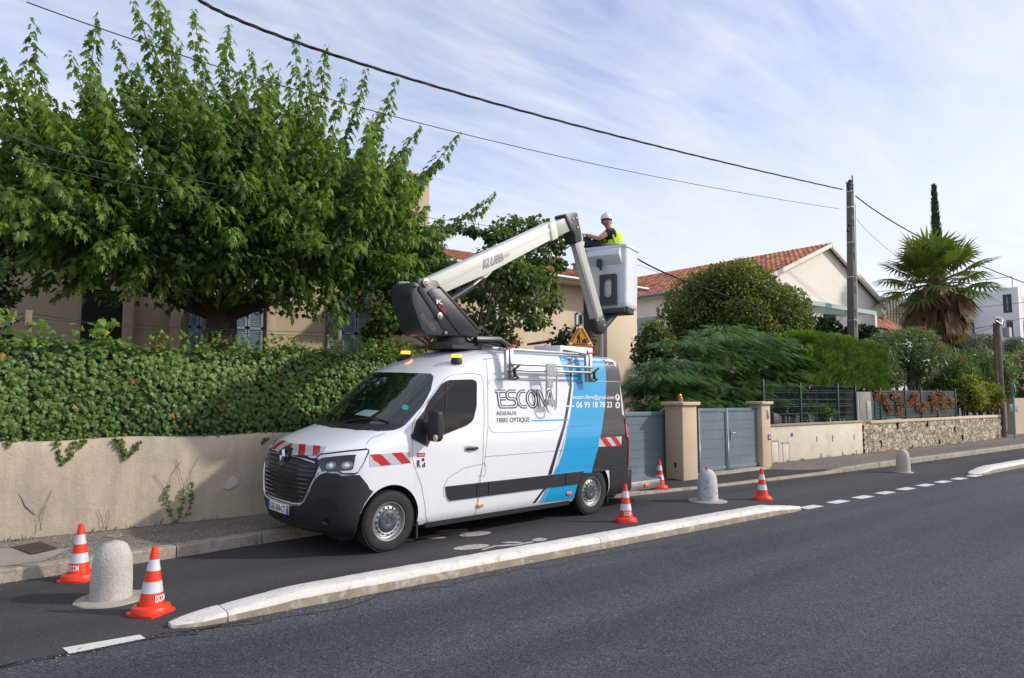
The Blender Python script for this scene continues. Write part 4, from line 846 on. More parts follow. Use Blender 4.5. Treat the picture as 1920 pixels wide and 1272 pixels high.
# in bucket frame x runs away to the left, y away from camera; near wide face is y=-LB/2
yf = -LB/2*.985
mb = MB(); xa, xb = -LA/2+.10, LA/2-.10; pf = [(yf+.02, HB-.035), (yf-.13, HB-.16), (yf-.13, HB-.20), (yf+.02, HB-.32)]; pf = [(yf+.02, HB-.05), (yf-.07, HB-.07), (yf-.15, HB-.20), (yf-.0, HB-.36), (yf+.02, HB-.36)]
mb.add([(xa, y, z) for y, z in pf]+[(xb, y, z) for y, z in pf], [(0, 1, 2, 3, 4), (9, 8, 7, 6, 5)]+[(i, 5+i, 5+(i+1) % 5, (i+1) % 5) for i in range(5)]); mb.build('control_box', P_bk, bk, bevel=.015, seg=3)
mb = MB(); mb.box((.08, yf-.10, HB-.33), (.10, .07, .14), taper=.9); mb.tube([(.08, yf-.11, HB-.36), (.04, yf-.11, HB-.46)], .028, 8); mb.build('lifting_eye', P_steel, bk, bevel=.008)
xc = -.06; pw, ph = .30, .56; zc_ = .33
op = [(xc-pw/2, zc_-ph/2), (xc+pw/2, zc_-ph/2), (xc+pw/2, zc_+ph/2), (xc-pw/2, zc_+ph/2)]
hole = [(xc+.075*math.cos(t), zc_+.04+(.10 if math.sin(t) > 0 else -.10)+.075*math.sin(t)) for t in [2*math.pi*i/20 for i in range(20)]]
r_ = delaunay_2d_cdt([Vector(p) for p in op+hole], [], [[0, 1, 2, 3], list(range(4, 24))], 0, 1e-6)
def inh(c): x, y = c; dy = max(0, abs(y-(zc_+.04))-.10); return math.hypot(x-xc, dy) < .0755
mb = MB(); fs = [f for f in r_[2] if not inh((sum(r_[0][i].x for i in f)/len(f), sum(r_[0][i].y for i in f)/len(f)))]; mb.add([(p.x, yf+.0-.045, p.y) for p in r_[0]], [tuple(f) for f in fs]); mb.add([(p.x, yf+.0-.06, p.y) for p in r_[0]], [tuple(f) for f in fs])
for x in (xc-pw/2, xc+pw/2): mb.box2((x-.008, yf-.062, zc_-ph/2), (x+.008, yf+.03, zc_+ph/2))
mb.box2((xc-pw/2, yf-.062, zc_+ph/2-.01), (xc+pw/2, yf+.02, zc_+ph/2+.01)); mb.build('mounting_plate', P_steel, bk)
mb = MB(); mb.box((-.05, -.08, -.05), (.62, .5, .09)); mb.box((-.30, -.22, -.04), (.2, .1, .13)); mb.build('bucket_bracket', P_steel, bk, bevel=.012)
Bi = Mb.inverted() @ VM
e1 = Bi @ vp(1131, 612, 0); e0 = Vector((-.10, -.2, -.10)); mb = MB(); mb.bar(e1, e0, .14, .09); mb.bar(e1+Vector((0, 0, .05)), e0+Vector((.16, 0, .02)), .06, .06); mb.bar(e0+Vector((-.02, 0, -.04)), e0+Vector((.3, .05, .07)), .12, .08); mb.build('levelling_arm', P_steel, bk, bevel=.01)
# ============================================================ CONES, BOLLARDS, PERSON
P_or = pm('cone_orange', (.80, .045, .012), .42, var=.08, vs=8, stain=((.35, .03, .015), 9, .62, .85)); P_cw = pm('cone_reflective', (.62, .65, .68), .35, .15, var=.12, vs=10, stain=((.3, .3, .32), 12, .6, .8))
def cone(x, y, label, h=.535, lean=0, wr='ESCOM', wa=0, z=0):
    t = empty('traffic_cone', (x, y, z), label, 'traffic cone', 'orange traffic cones round the van'); t.rotation_euler = (lean, lean*.6, R(wa))
    rz = lambda k: (.19-.148*k)*h*1.0
    seg = [(.115, .32, 0), (.32, .49, 1), (.49, .65, 0), (.65, .82, 1), (.82, 1.0, 0)]
    mb = MB(); pl = []
    for i in range(32):
        a = 2*math.pi*i/32; c, s = math.cos(a), math.sin(a); k = (abs(c)**6+abs(s)**6)**(-1/6); pl.append((c*k*.275*h, s*k*.275*h))
    mb.prism(pl, 0, .018, 0); mb.lathe([(.285*h, .018), (.28*h, .045), (.265*h, .06), (.225*h, .065), (.205*h, .075)], 32); mb.build('base', P_or, t, smooth=True, angle=35)
    mb = MB(); prof = [(.205*h, .072)]
    for a, b_, m in seg:
        pr = [(rz((a-.1)/.9)+(.0015 if m else 0), a*h), (rz((b_-.1)/.9)+(.0015 if m else 0), b_*h)]; mb.lathe(pr, 32, m)
    mb.lathe([(rz(1), h), (rz(1)*.7, h+.004), (.001, h+.004)], 32, 0); mb.lathe([(.205*h, .07), (rz(.017), .115*h)], 32); mb.build('cone_body', [P_or, P_cw], t, smooth=True, angle=30)
    if wr:
        v2, f2 = fit_text(wr, -.5, 0, .5, 1, .02); mb = MB(); r = rz(.1)
        mb.add([((r+.004-.16*.03*yy)*math.sin(xx*1.1), -(r+.004-.16*.03*yy)*math.cos(xx*1.1), .19*h+.055*yy*h/.535) for xx, yy in v2], f2); mb.build('cone_lettering', P_wtext, t)
    return t
cpx = [((147, 1087), 'orange cone standing behind the rough concrete bollard at the far left', 0, -40), ((283, 1149), 'orange cone in the foreground between the left bollard and the separator end', .015, 35), ((1174, 979), 'orange cone marked in white beside the rear wheel of the van', -.01, -30),
       ((1237, 912), 'orange cone on the black pavement behind the checker plate step', .0, 150), ((1430, 937), 'orange cone standing alone near the right end of the separator', .01, 150)]
for (px, py), lb, ln, wa in cpx:
    g = gr(px, py, 0); z = 0
    if py == 912: g = gr(px, py, .09); z = pz(g.x, g.y)+.004
    cone(g.x, g.y, lb, lean=ln, wa=wa, z=z)
def bollard(px, py, label, mats, hh=.515, r=.168, disc=.29):
    g = gr(px, py, 0); t = empty('bollard', (g.x, g.y, 0), label, 'bollard', 'domed concrete bollards along the cycle lane')
    pr = [(r, 0), (r, .04), (r*.99, hh*.3), (r*.95, hh*.6), (r*.90, hh*.72), (r*.82, hh*.82), (r*.68, hh*.90), (r*.48, hh*.96), (r*.25, hh*.99), (.002, hh)]
    mb = MB(); mb.lathe(pr, 40); sub = MB(); sub.v, sub.f, sub.m = mb.v, mb.f, mb.m; jit(sub, .006, 14)
    sub.build('post', mats, t, smooth=True, angle=60); mb = MB(); mb.lathe([(disc, .0), (disc*.98, .012), (disc*.8, .02), (r*.9, .022)], 36); jit(mb, .006, 9); mb.v = [(x, y, max(z, 0.001)) for x, y, z in mb.v]; mb.build('foot_ring', M_conc, t, smooth=True)
    return t, g
M_b1 = pm('rough_white_concrete', (.47, .45, .41), .9, var=.14, vs=5, bump=1.0, bs=55, stain=((.24, .22, .19), 5, .6, .9), fine=.12, fs=70)
M_b2 = pm('speckled_worn_bollard', (.50, .51, .52), .85, var=.15, vs=6, bump=.4, bs=60, stain=((.10, .10, .10), 11, .56, .72), fine=.25, fs=60)
M_b3 = pm('smooth_pale_bollard', (.47, .43, .38), .85, var=.12, vs=4, bump=.3, bs=60, fine=.1)
t, g = bollard(208, 1124, 'rough white domed concrete bollard between two cones at the far left', M_b1); mb = MB(); mb.tube([(.055*math.cos(a), .055*math.sin(a)-.02, .556) for a in [2*math.pi*i/16 for i in range(17)]], .006, 5); mb.build('lifting_ring', M_conc, t)
t, g = bollard(1327, 940, 'grey speckled domed bollard with an orange tip, in front of the double gate', M_b2, .55, .175, .33)
bollard(1694, 886, 'smooth pale domed bollard in front of the stone wall', M_b3, .55, .155, .22)
mb = MB(); mb.lathe([(.03, 0), (.026, .035), (.018, .04), (.001, .04)], 16, 0, Matrix.Translation((g.x, g.y, .545))); mb.build('orange_cap', P_or, smooth=True, label='small orange plastic tip on top of the speckled grey bollard', cat='cap')
# ---------------- person in the bucket
def skin(name, chains, mat, parent=None, levels=2, root=0):
    """chains: list of lists of (point, radius); equal points are merged"""
    vs = []; rs = []; es = []; idx = {}
    for ch in chains:
        pr = None
        for p, r in ch:
            k = tuple(round(c, 4) for c in p)
            if k not in idx: idx[k] = len(vs); vs.append(p); rs.append(r)
            i = idx[k]
            if pr is not None and pr != i: es.append((pr, i))
            pr = i
    me = bpy.data.meshes.new(name); me.from_pydata(vs, es, []); o = bpy.data.objects.new(name, me); COL.objects.link(o)
    sk = o.modifiers.new('s', 'SKIN'); sk.use_smooth_shade = True
    for i, d in enumerate(me.skin_vertices[0].data): r = rs[i]; d.radius = (r, r) if not isinstance(r, tuple) else r; d.use_root = (i == root)
    sb = o.modifiers.new('b', 'SUBSURF'); sb.levels = levels; sb.render_levels = levels
    dg = bpy.context.evaluated_depsgraph_get(); dg.update(); nm = bpy.data.meshes.new_from_object(o.evaluated_get(dg)); bpy.data.objects.remove(o)
    for p in nm.polygons: p.use_smooth = True
    nm.materials.clear(); nm.materials.append(mat); return link(name, nm, parent)
P_skin = pm('skin', (.50, .27, .18), .5, var=.06, vs=8); P_shirt = pm('black_tshirt', (.012, .012, .014), .9); P_vest = pm('hi_vis_yellow', (.62, .85, .02), .7, emit=None, var=.1, vs=8, bump=.3, bs=12); P_band = pm('grey_reflective_band', (.30, .33, .34), .4); P_helm = pm('helmet_white', (.74, .76, .78), .3, coat=.4); P_trou = pm('dark_trousers', (.02, .022, .03), .9); P_hair = pm('dark_hair', (.03, .018, .01), .8)
hd = far(1137, 417, 13.05); toward = (CAM-hd); toward.z = 0; toward.normalize(); lft = Vector((toward.y, -toward.x, 0))   # lft = image left
il = -Vector((math.sin(YAW), -math.cos(YAW), 0))                    # image left unit
fz = hd.z-1.62                                               # feet level
per = empty('person', (hd.x, hd.y, fz), 'worker in a white helmet and yellow high visibility vest standing in the lift bucket', 'person')
PX = Matrix((il, toward, Vector((0, 0, 1)))).transposed().to_4x4()        # person frame: x = image left, y = towards camera
per.matrix_world = Matrix.Translation((hd.x, hd.y, fz)) @ PX
# body turned to the left of the picture, head looking back at the camera; x: image left, y: to camera
hip = (-.10, 0, .92); neck = (-.07, 0, 1.47)
shN = (-.04, .17, 1.40); shF = (-.02, -.17, 1.40)
bodych = [[(hip, .155), ((-.11, 0, 1.06), .145), ((-.12, 0, 1.22), .16), ((-.10, 0, 1.36), .165), (neck, .07), ((-.03, .0, 1.535), .058), ((-.01, .01, 1.60), .085), ((0, .015, 1.66), .088), ((0, .01, 1.72), .05)],
 [((-.10, 0, 1.36), .165), (shN, .075), ((.13, .24, 1.27), .052), ((.17, .245, 1.25), .048), ((.36, .20, 1.325), .038), ((.42, .18, 1.345), .03)],
 [((-.10, 0, 1.36), .165), (shF, .075), ((.12, -.22, 1.22), .052), ((.34, -.12, 1.18), .038), ((.40, -.08, 1.18), .03)],
 [(hip, .155), ((-.10, .10, .86), .10), ((-.08, .12, .47), .068), ((-.12, .13, .08), .045), ((-.03, .14, .035), .04), ((.08, .14, .025), .03)],
 [(hip, .155), ((-.10, -.10, .86), .10), ((-.08, -.12, .47), .068), ((-.12, -.13, .08), .045), ((-.03, -.14, .035), .04), ((.08, -.14, .025), .03)]]
skin('body', bodych, P_skin, per, 2)
def hand(wr, dirv, sgn):
    d = Vector(dirv).normalized(); up = Vector((0, 0, 1)); sd = d.cross(up).normalized()*sgn; w0 = Vector(wr); ch = [[(tuple(w0), .028), (tuple(w0+d*.05), .033)]]; palm = w0+d*.05
    for i, (o, l) in enumerate(((-.026, .065), (-.009, .078), (.009, .072), (.026, .058))):
        a = palm+sd*o+d*.03; ch.append([(tuple(palm), .033), (tuple(a), .012), (tuple(a+d*l*.55-up*.012), .0095), (tuple(a+d*l*.8-up*.04), .0085)])
    ch.append([(tuple(palm), .033), (tuple(w0+d*.03-sd*.045-up*.01), .011), (tuple(w0+d*.07-sd*.06-up*.03), .009)]); return ch
skin('hand', hand((.42, .18, 1.345), (1, -.15, .1), 1), P_skin, per, 1); skin('hand', hand((.40, -.08, 1.18), (1, .2, -.1), -1), P_skin, per, 1)
g_ = .014
skin('tshirt', [[((-.11, 0, 1.0), .150), ((-.12, 0, 1.22), .168), ((-.10, 0, 1.36), .172), ((-.07, 0, 1.46), .085)], [((-.10, 0, 1.36), .172), (shN, .088), ((.07, .215, 1.32), .078)], [((-.10, 0, 1.36), .172), (shF, .088), ((.06, -.205, 1.30), .075)]], P_shirt, per, 2)
skin('vest', [[((-.115, 0, .98), .19), ((-.13, 0, 1.20), .205), ((-.125, 0, 1.34), .20), ((-.10, 0, 1.43), .14)]], P_vest, per, 2)
mb = MB()
for z_, r in ((1.15, .207), (1.04, .198)): mb.tube([(-.12+r*math.cos(a)*1.0, r*math.sin(a), z_) for a in [2*math.pi*i/24 for i in range(25)]], .018, 6)
mb.build('vest_band', P_band, per, smooth=True)
mb = MB(); mb.tube([(.03, .12, 1.40), (.055, .09, 1.25), (.0, .15, 1.10), (-.06, .19, .98)], .02, 6); mb.tube([(-.1, .19, 1.33), (-.16, .19, 1.15), (-.1, .19, 1.0)], .02, 6); mb.build('harness_strap', pm('strap_green', (.45, .70, .10), .6), per, smooth=True)
skin('trousers', [[((-.10, 0, .98), .165), ((-.10, 0, .90), .17), ((-.10, .10, .82), .115), ((-.08, .12, .47), .088), ((-.12, .13, .12), .068)], [((-.10, 0, .90), .17), ((-.10, -.10, .82), .115), ((-.08, -.12, .47), .088), ((-.12, -.13, .12), .068)]], P_trou, per, 1)
mb = MB(); mb.ball((.03, .092, 1.615), .014, 0, 8, (1, 1.4, 1.2)); mb.build('nose', P_skin, per, smooth=True)
mb = MB(); mb.ball((.035, .085, 1.645), .011); mb.ball((-.03, .085, 1.645), .011); mb.build('eye', P_hair, per, smooth=True)
mb = MB(); mb.box((.005, .088, 1.575), (.045, .01, .01)); mb.build('mouth', pm('lip', (.3, .10, .09), .5), per)
mb = MB(); mb.ball((-.09, .0, 1.62), .02, 0, 8, (.5, 1, 1.5)); mb.ball((.09, .0, 1.62), .02, 0, 8, (.5, 1, 1.5)); mb.build('ear', P_skin, per, smooth=True)
mb = MB(); mb.ball((-.01, -.025, 1.64), .093, 0, 12, (1, 1, 1.0)); mb.build('hair', P_hair, per, smooth=True)
mb = MB(); pr = [(.118, 0), (.117, .02), (.112, .055), (.095, .092), (.065, .115), (.03, .124), (.001, .126)]; mb.lathe(pr, 28, 0, Matrix.Translation((0, -.005, 1.672)) @ Matrix.Diagonal((.95, 1.12, 1, 1)))
mb.add([(.118*math.sin(a)*.9, .118*math.cos(a)*1.12+k*.045*max(0, math.cos(a)), 1.677-k*.018) for k in (0, 1) for a in [R(-75+150*i/14) for i in range(15)]], [(i, i+1, 16+i, 15+i) for i in range(14)]); mb.box((0, .02, 1.79), (.012, .17, .012)); mb.build('helmet', P_helm, per, smooth=True, angle=50)
mb = MB(); mb.tube([(-.10, .01, 1.67), (-.075, .045, 1.57), (0, .06, 1.53), (.075, .045, 1.57), (.10, .01, 1.67)], .006, 5); mb.build('chin_strap', P_plast, per, smooth=True)
# splice case and tester in front of the worker, resting on the rim
sc = empty('splice_case', tuple(far(1110, 452, 12.95)), 'black cable splicing case with small lit display resting on the bucket rim', 'splice case')
sc.matrix_world = Matrix.Translation(far(1111, 455, 12.95)) @ PX
mb = MB(); mb.box((0, 0, -.03), (.30, .2, .12)); mb.box((-.14, .03, .05), (.12, .08, .07)); mb.box((.10, 0, .06), (.16, .1, .05)); mb.build('case', P_plast, sc, bevel=.012)
mb = MB(); mb.box((-.05, .02, .07), (.10, .09, .06)); mb.tube([(-.16, .05, -.02), (-.3, .06, 0), (-.32, .0, -.12)], .014, 6); mb.tube([(.12, .05, 0), (.17, .07, .06), (.10, .06, .10)], .012, 6); mb.build('cable_gland', P_steel, sc, smooth=True)
mb = MB(); mb.box((.10, .0, .13), (.15, .03, .07)); mb.build('tester', P_plast, sc, bevel=.006)
mb = MB(); mb.box((.10, .017, .13), (.11, .004, .04)); mb.build('display', pm('lit_display', (.2, .5, .6), .3, emit=((.25, .7, .9), 1.0)), sc)

# ============================================================ LEFT WALL, IVY
M_wall = pm('old_render_wall', (.56, .47, .34), .9, var=.14, vs=1.6, bump=.8, bs=26, stain=((.40, .345, .27), 1.2, .40, .64), fine=.07, fs=120, streak=((.30, .26, .20), (2.6, 2.6, .35), .46, .70, .75))
WY = 10.0; WT = 1.275
wl_ = empty('garden_wall', (3, WY, 0), 'beige rendered retaining wall with cracks under the ivy hedge at the left', 'wall')
mb = MB(); nxx = 130
for i in range(nxx+1):
    x = -13+i*.165
    for j, (yy, zz) in enumerate(((.035, 0), (.018, .3), (.0, .8), (-.005, 1.2), (.012, WT-.015), (.05, WT), (.34, WT+.01), (.34, 0))):
        mb.v.append((x, yy+.010*math.sin(x*2.1+zz*3), zz+(.012*math.sin(x*3.7) if j in (3, 4, 5, 6) else 0)))
for i in range(nxx):
    for j in range(7): k = i*8+j; mb.f.append((k, k+8, k+9, k+1)); mb.m.append(0)
mb.f.append(tuple(range(8))); mb.f.append(tuple(nxx*8+j for j in range(8))); mb.m += [0, 0]; mb.build('wall', M_wall, wl_, smooth=True, angle=50)
def onwall(px, py, off=.0): p = at(px, py, WY+.0-off); return Vector((p.x-3, -off, p.z))
mb = MB()
for pts, r in (([(0, 908), (12, 906), (28, 918), (40, 935), (47, 950), (66, 966)], .0035), ([(0, 921), (12, 922), (28, 923)], .003), ([(300, 985), (302, 978), (306, 972)], .004)):
    mb.tube([onwall(x, y, -.006) for x, y in pts], r, 5)
mb.build('crack', P_dark, wl_)
mb = MB(); pts = [(420, 915), (427, 903), (438, 893), (446, 899), (446, 908), (436, 915), (427, 918)]; q = [onwall(x, y, .004) for x, y in pts]; mb.add(q+[p+Vector((0, .03, 0)) for p in q], [tuple(range(7))]+[(i, (i+1) % 7, 7+(i+1) % 7, 7+i) for i in range(7)]); mb.build('bare_plaster_spot', pm('white_plaster', (.55, .54, .50), .9), wl_)
# hedge: dark core + leaves
L_ivy = leafmat('ivy_leaf', (.035, .078, .016), (.145, .245, .045), .22, .42, yellow=(.55, .22, .03), yfrac=.006)
hg = empty('ivy_hedge', (3, WY, WT), 'dense clipped ivy hedge growing on top of the beige wall', 'hedge')
mb = MB(); mb.box2((-16, .10, -.02), (6.8, .60, 1.08)); jit(mb, .02); mb.build('stems', pm('ivy_core', (.018, .022, .010), .95), hg)
def htop(x): return 1.155+.012*x+.022*np.sin(x*1.9)+.015*np.sin(x*5.3)
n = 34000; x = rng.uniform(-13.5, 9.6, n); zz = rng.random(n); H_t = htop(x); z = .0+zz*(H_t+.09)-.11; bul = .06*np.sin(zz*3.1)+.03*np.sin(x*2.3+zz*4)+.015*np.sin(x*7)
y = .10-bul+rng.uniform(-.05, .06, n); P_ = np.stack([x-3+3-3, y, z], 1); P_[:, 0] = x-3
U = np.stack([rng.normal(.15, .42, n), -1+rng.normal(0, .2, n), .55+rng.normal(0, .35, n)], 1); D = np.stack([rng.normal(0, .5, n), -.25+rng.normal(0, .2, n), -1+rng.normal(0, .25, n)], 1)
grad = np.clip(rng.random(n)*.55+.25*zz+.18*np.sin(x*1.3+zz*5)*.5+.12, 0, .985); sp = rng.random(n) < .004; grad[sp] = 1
S = rng.uniform(.045, .085, n)*np.where(zz < .2, .75, 1)
n2 = 7000; x2 = rng.uniform(-13.5, 9.6, n2); P2 = np.stack([x2-3, rng.uniform(-.02, .6, n2), htop(x2)+rng.normal(-.03, .03, n2)+np.where(rng.random(n2) < .08, rng.uniform(0, .10, n2), 0)], 1)
U2 = np.stack([rng.normal(0, .4, n2), rng.normal(-.4, .4, n2), np.ones(n2)], 1); D2 = unit(n2); D2[:, 2] *= .4
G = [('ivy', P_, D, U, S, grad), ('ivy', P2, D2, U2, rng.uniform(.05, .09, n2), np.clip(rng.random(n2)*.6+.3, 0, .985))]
# sprigs on top and strands down the wall
for k in range(60):
    x0 = rng.uniform(-4, 9); m = 26; hh_ = rng.uniform(.08, .26); q = np.stack([x0-3+rng.normal(0, .07, m), rng.uniform(0, .3)+rng.normal(0, .05, m), htop(x0)+rng.random(m)*hh_], 1)
    G.append(('ivy', q, unit(m), unit(m)+[0, -.6, .8], rng.uniform(.035, .06, m), np.clip(.75+rng.random(m)*.24, 0, .985)))
for pts in ([(105, 825), (112, 850), (118, 872)], [(140, 825), (134, 850), (120, 870)], [(214, 822), (226, 845), (238, 858)], [(262, 828), (250, 846), (236, 858)], [(228, 822), (231, 843), (240, 856)], [(160, 822), (150, 840)], [(500, 820), (492, 832)], [(20, 825), (14, 836)], [(330, 985), (316, 955), (312, 930), (318, 905)], [(332, 985), (340, 950), (345, 915)], [(352, 965), (362, 930), (358, 905)]):
    dr = pts[0][1] > 900
    for a, c in zip(pts, pts[1:]):
        m = 12 if dr else 16
        for t in rng.random(m): q = onwall(a[0]+(c[0]-a[0])*t, a[1]+(c[1]-a[1])*t, .03); G.append(('ivy', np.array([[q.x+rng.normal(0, .015), q.y, q.z-WT]]), unit(1)-[0, 0, .8], unit(1)*.3-[0, 1, 0], rng.uniform(.03, .05, 1), np.array([.6 if dr else rng.random()*.8])))
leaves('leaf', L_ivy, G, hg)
mb = MB()
for pts in ([(332, 988), (318, 955), (312, 925), (322, 890), (340, 865)], [(333, 988), (341, 950), (346, 915), (360, 880), (372, 858)], [(334, 988), (352, 962), (362, 928), (356, 895)], [(345, 915), (335, 880), (330, 862)], [(312, 925), (300, 905), (288, 890)], [(75, 995), (80, 965), (88, 940), (97, 920)], [(78, 996), (73, 970), (83, 950)], [(195, 992), (190, 968), (183, 955)], [(197, 992), (205, 970), (203, 955)], [(118, 872), (112, 850), (105, 822)], [(238, 858), (228, 843), (215, 820)], [(238, 858), (255, 845), (264, 826)]):
    mb.tube([onwall(x, y, .012) for x, y in pts], .0028, 4)
mb.build('dry_stem', pm('dry_stem', (.20, .12, .06), .9), wl_)
# fence posts and wires above the hedge
P_wood = pm('weathered_wood', (.20, .15, .11), .9, var=.25, vs=4, bump=.6, bs=40)
for (px, y0, y1, w, lb) in ((54, 582, 660, .075, 'weathered wooden post above the ivy hedge at the far left'), (636, 620, 680, .06, 'wooden post above the ivy hedge just left of the van roof')):
    a = at(px, y0, 10.35); mb = MB(); mb.box2((a.x-w/2, 10.35-w/2, 1.2), (a.x+w/2, 10.35+w/2, a.z)); jit(mb, .008); mb.build('fence_post', P_wood, label=lb, cat='post', group='wooden posts above the ivy', bevel=.008)
for k, (pts) in enumerate(([(0, 592), (54, 588), (180, 606), (400, 618), (640, 625)], [(0, 622), (54, 590)], [(54, 596), (300, 620), (640, 632)])):
    mb = MB(); mb.tube([at(x, y, 10.4) for x, y in pts], .004, 4); mb.build('fence_wire', P_steel, label=['long sagging wire running above the ivy hedge between the wooden posts', 'short slack wire at the far left end of the ivy hedge', 'lower sagging wire above the ivy between the wooden posts'][k], cat='wire')
# vine shoots
L_vine = leafmat('vine_leaf', (.10, .20, .03), (.26, .36, .07), .4, .45)
for pl_, lb in ((((22, 598, 11, .14), (4, 590, 7, .1), (62, 616, 7, .08)), 'bright green vine shoot with broad leaves beside the left wooden post'), (((168, 612, 7, .10), (200, 606, 8, .09), (184, 612, 6, .09)), 'small vine shoot with broad leaves in front of the dark doorway')):
    G = []
    for px, py, m, sp in pl_:
        q = np.array(at(px, py, 10.3))+rng.normal(0, 1, (m, 3))*[sp, .1, sp*.5]; G.append(('ivy', q, unit(m)-[0, 0, .6], unit(m)*.6+[.2, -.8, .7], rng.uniform(.07, .125, m), None))
    v_ = leaves('vine_shoot', L_vine, G, label=lb, cat='vine')

# ============================================================ LEFT HOUSE
M_h1 = pm('beige_render', (.48, .385, .27), .9, var=.06, vs=.8, bump=.15, bs=60, stain=((.40, .33, .25), .7, .5, .8)); M_shut = pm('blue_shutter', (.20, .27, .34), .6, var=.06, vs=3); M_tile = None
HY = 16.6
h1 = empty('beige_house', (4, HY, 0), 'tall beige rendered house with pale blue shutters behind the big tree', 'house')
def hb(mb, px0, px1, z0, z1, d0, d1, mi=0):
    a = at(px0, 600, HY).x-4; b_ = at(px1, 600, HY).x-4; mb.box2((a, d0, z0), (b_, d1, z1), mi)
top1 = at(803, 338, HY).z
lowz = at(100, 470, HY).z
mb = MB(); hb(mb, 655, 803, lowz, top1, 0, 9); mb.build('upper_storey', M_h1, h1, bevel=.02); mb = MB(); hb(mb, -900, 803, 0, lowz, 0, 9); mb.build('wall', M_h1, h1)
mb = MB(); hb(mb, 652, 806, top1, top1+.10, -.12, 9.1); mb.build('cornice', M_h1, h1, bevel=.02)
for (a, c) in ((232, 242), (322, 330), (500, 507)):
    mb = MB(); hb(mb, a-3, c+6, 0, 4.6, -.14, -.002); mb.build('pilaster', M_h1, h1, bevel=.01)
dz0 = at(200, 640, HY).z
mb = MB(); hb(mb, 152, 250, .2, at(200, 545, HY).z, -.02, .03); mb.build('dark_doorway', P_dark, h1)
mb = MB(); hb(mb, 150, 252, at(200, 545, HY).z, at(200, 540, HY).z, -.06, .0); mb.build('lintel', M_h1, h1)
for (a, c, t, bt_, nl) in ((352, 392, 548, 680, 2), (432, 492, 548, 680, 2), (612, 692, 556, 690, 3)):
    zt, zb = at(a, t, HY).z, at(a, bt_, HY).z; xa, xb = at(a, 600, HY).x-4, at(c, 600, HY).x-4; mb = MB(); wd = (xb-xa)/nl
    win = empty('shuttered_window', (xa, -.05, zb)); win.parent = h1
    for k in range(nl):
        mb = MB(); x0, x1 = k*wd+.01, (k+1)*wd-.01; H0 = zt-zb
        mb.box2((x0, -.03, 0), (x0+.05, .01, H0)); mb.box2((x1-.05, -.03, 0), (x1, .01, H0)); mb.box2((x0, -.03, 0), (x1, .01, .06)); mb.box2((x0, -.03, H0-.06), (x1, .01, H0)); mb.box2((x0, -.03, H0*.5-.03), (x1, .01, H0*.5+.03)); mb.box2((x0+.02, -.004, .02), (x1-.02, .006, H0-.02))
        z = .07
        while z < H0-.08: mb.box((x0/2+x1/2, -.014, z), (x1-x0-.1, .022, .018), M=None); z += .045
        mb.build('shutter', M_shut, win)
# ============================================================ GATES, PILLARS, RIGHT WALLS
def attrmat(name, cols, rough=.8, bump=.3):
    m = bpy.data.materials.new(name); m.use_nodes = True; nt = m.node_tree; b = nt.nodes['Principled BSDF']; N = nt.nodes.new; L = nt.links.new
    a = N('ShaderNodeAttribute'); a.attribute_name = 'rnd'; cr = N('ShaderNodeValToRGB'); e = cr.color_ramp.elements; e[0].color = (*cols[0], 1); e[1].color = (*cols[-1], 1)
    for i, c in enumerate(cols[1:-1]): x = e.new((i+1)/(len(cols)-1)); x.color = (*c, 1)
    L(a.outputs['Fac'], cr.inputs[0]); tc = N('ShaderNodeTexCoord'); n = N('ShaderNodeTexNoise'); n.inputs['Scale'].default_value = 6; n.inputs['Detail'].default_value = 6; L(tc.outputs['Object'], n.inputs[0])
    mr = N('ShaderNodeMapRange'); mr.inputs[1].default_value = .3; mr.inputs[2].default_value = .7; mr.inputs[3].default_value = .7; mr.inputs[4].default_value = 1.25; L(n.outputs[0], mr.inputs[0])
    s = N('ShaderNodeVectorMath'); s.operation = 'SCALE'; L(cr.outputs[0], s.inputs[0]); L(mr.outputs[0], s.inputs['Scale']); L(s.outputs[0], b.inputs['Base Color']); b.inputs['Roughness'].default_value = rough; return m
M_tile = attrmat('clay_tiles', [(.15, .062, .038), (.31, .11, .05), (.42, .155, .066), (.50, .23, .115)])
def tiles(name, o, ex, lx, es, ls, parent, per=.21, row=.36, amp=.045):
    """o corner at the eave, ex along the eave, es up the slope; rows of barrel tiles"""
    ex = np.array(ex, float); es = np.array(es, float); nn = np.cross(ex, es); nn /= np.linalg.norm(nn); nn *= 1 if nn[2] > 0 else -1; o = np.array(o, float)
    nc = max(2, int(lx/per)); nr = max(1, int(ls/row)); k = 8; V = []; Fc = []; Rn = []; base = 0
    prof = [(j/k, amp*(math.sin(math.pi*min(1, j/k/.62))**.8 if j/k < .62 else -.35*math.sin(math.pi*(j/k-.62)/.38))) for j in range(k+1)]
    for r in range(nr):
        for c in range(nc):
            rn = rng.random(); a = o+ex*(c*lx/nc); w = lx/nc
            for e, (t, up) in enumerate(((r*ls/nr-.03, .022), ((r+1)*ls/nr, 0))):
                for f, h in prof: V.append(a+ex*w*f+es*t+nn*(h*(1 if e == 0 else .8)+up)); Rn.append(rn)
            for j in range(k): Fc.append((base+j, base+j+1, base+k+1+j+1, base+k+1+j))
            m0 = [a+ex*w*f+es*(r*ls/nr-.03)+nn*(h+.022-.02) for f, h in prof]; V += m0; Rn += [rn*.5]*(k+1)
            for j in range(k): Fc.append((base+j, base+j+1, base+2*(k+1)+j+1, base+2*(k+1)+j))
            base += 3*(k+1)
    me = bpy.data.meshes.new(name); me.from_pydata([tuple(v) for v in V], [], Fc); at_ = me.attributes.new('rnd', 'FLOAT', 'POINT'); at_.data.foreach_set('value', np.array(Rn, np.float32)); me.materials.append(M_tile)
    for p in me.polygons: p.use_smooth = True
    me.set_sharp_from_angle(angle=R(50)); return link(name, me, parent)
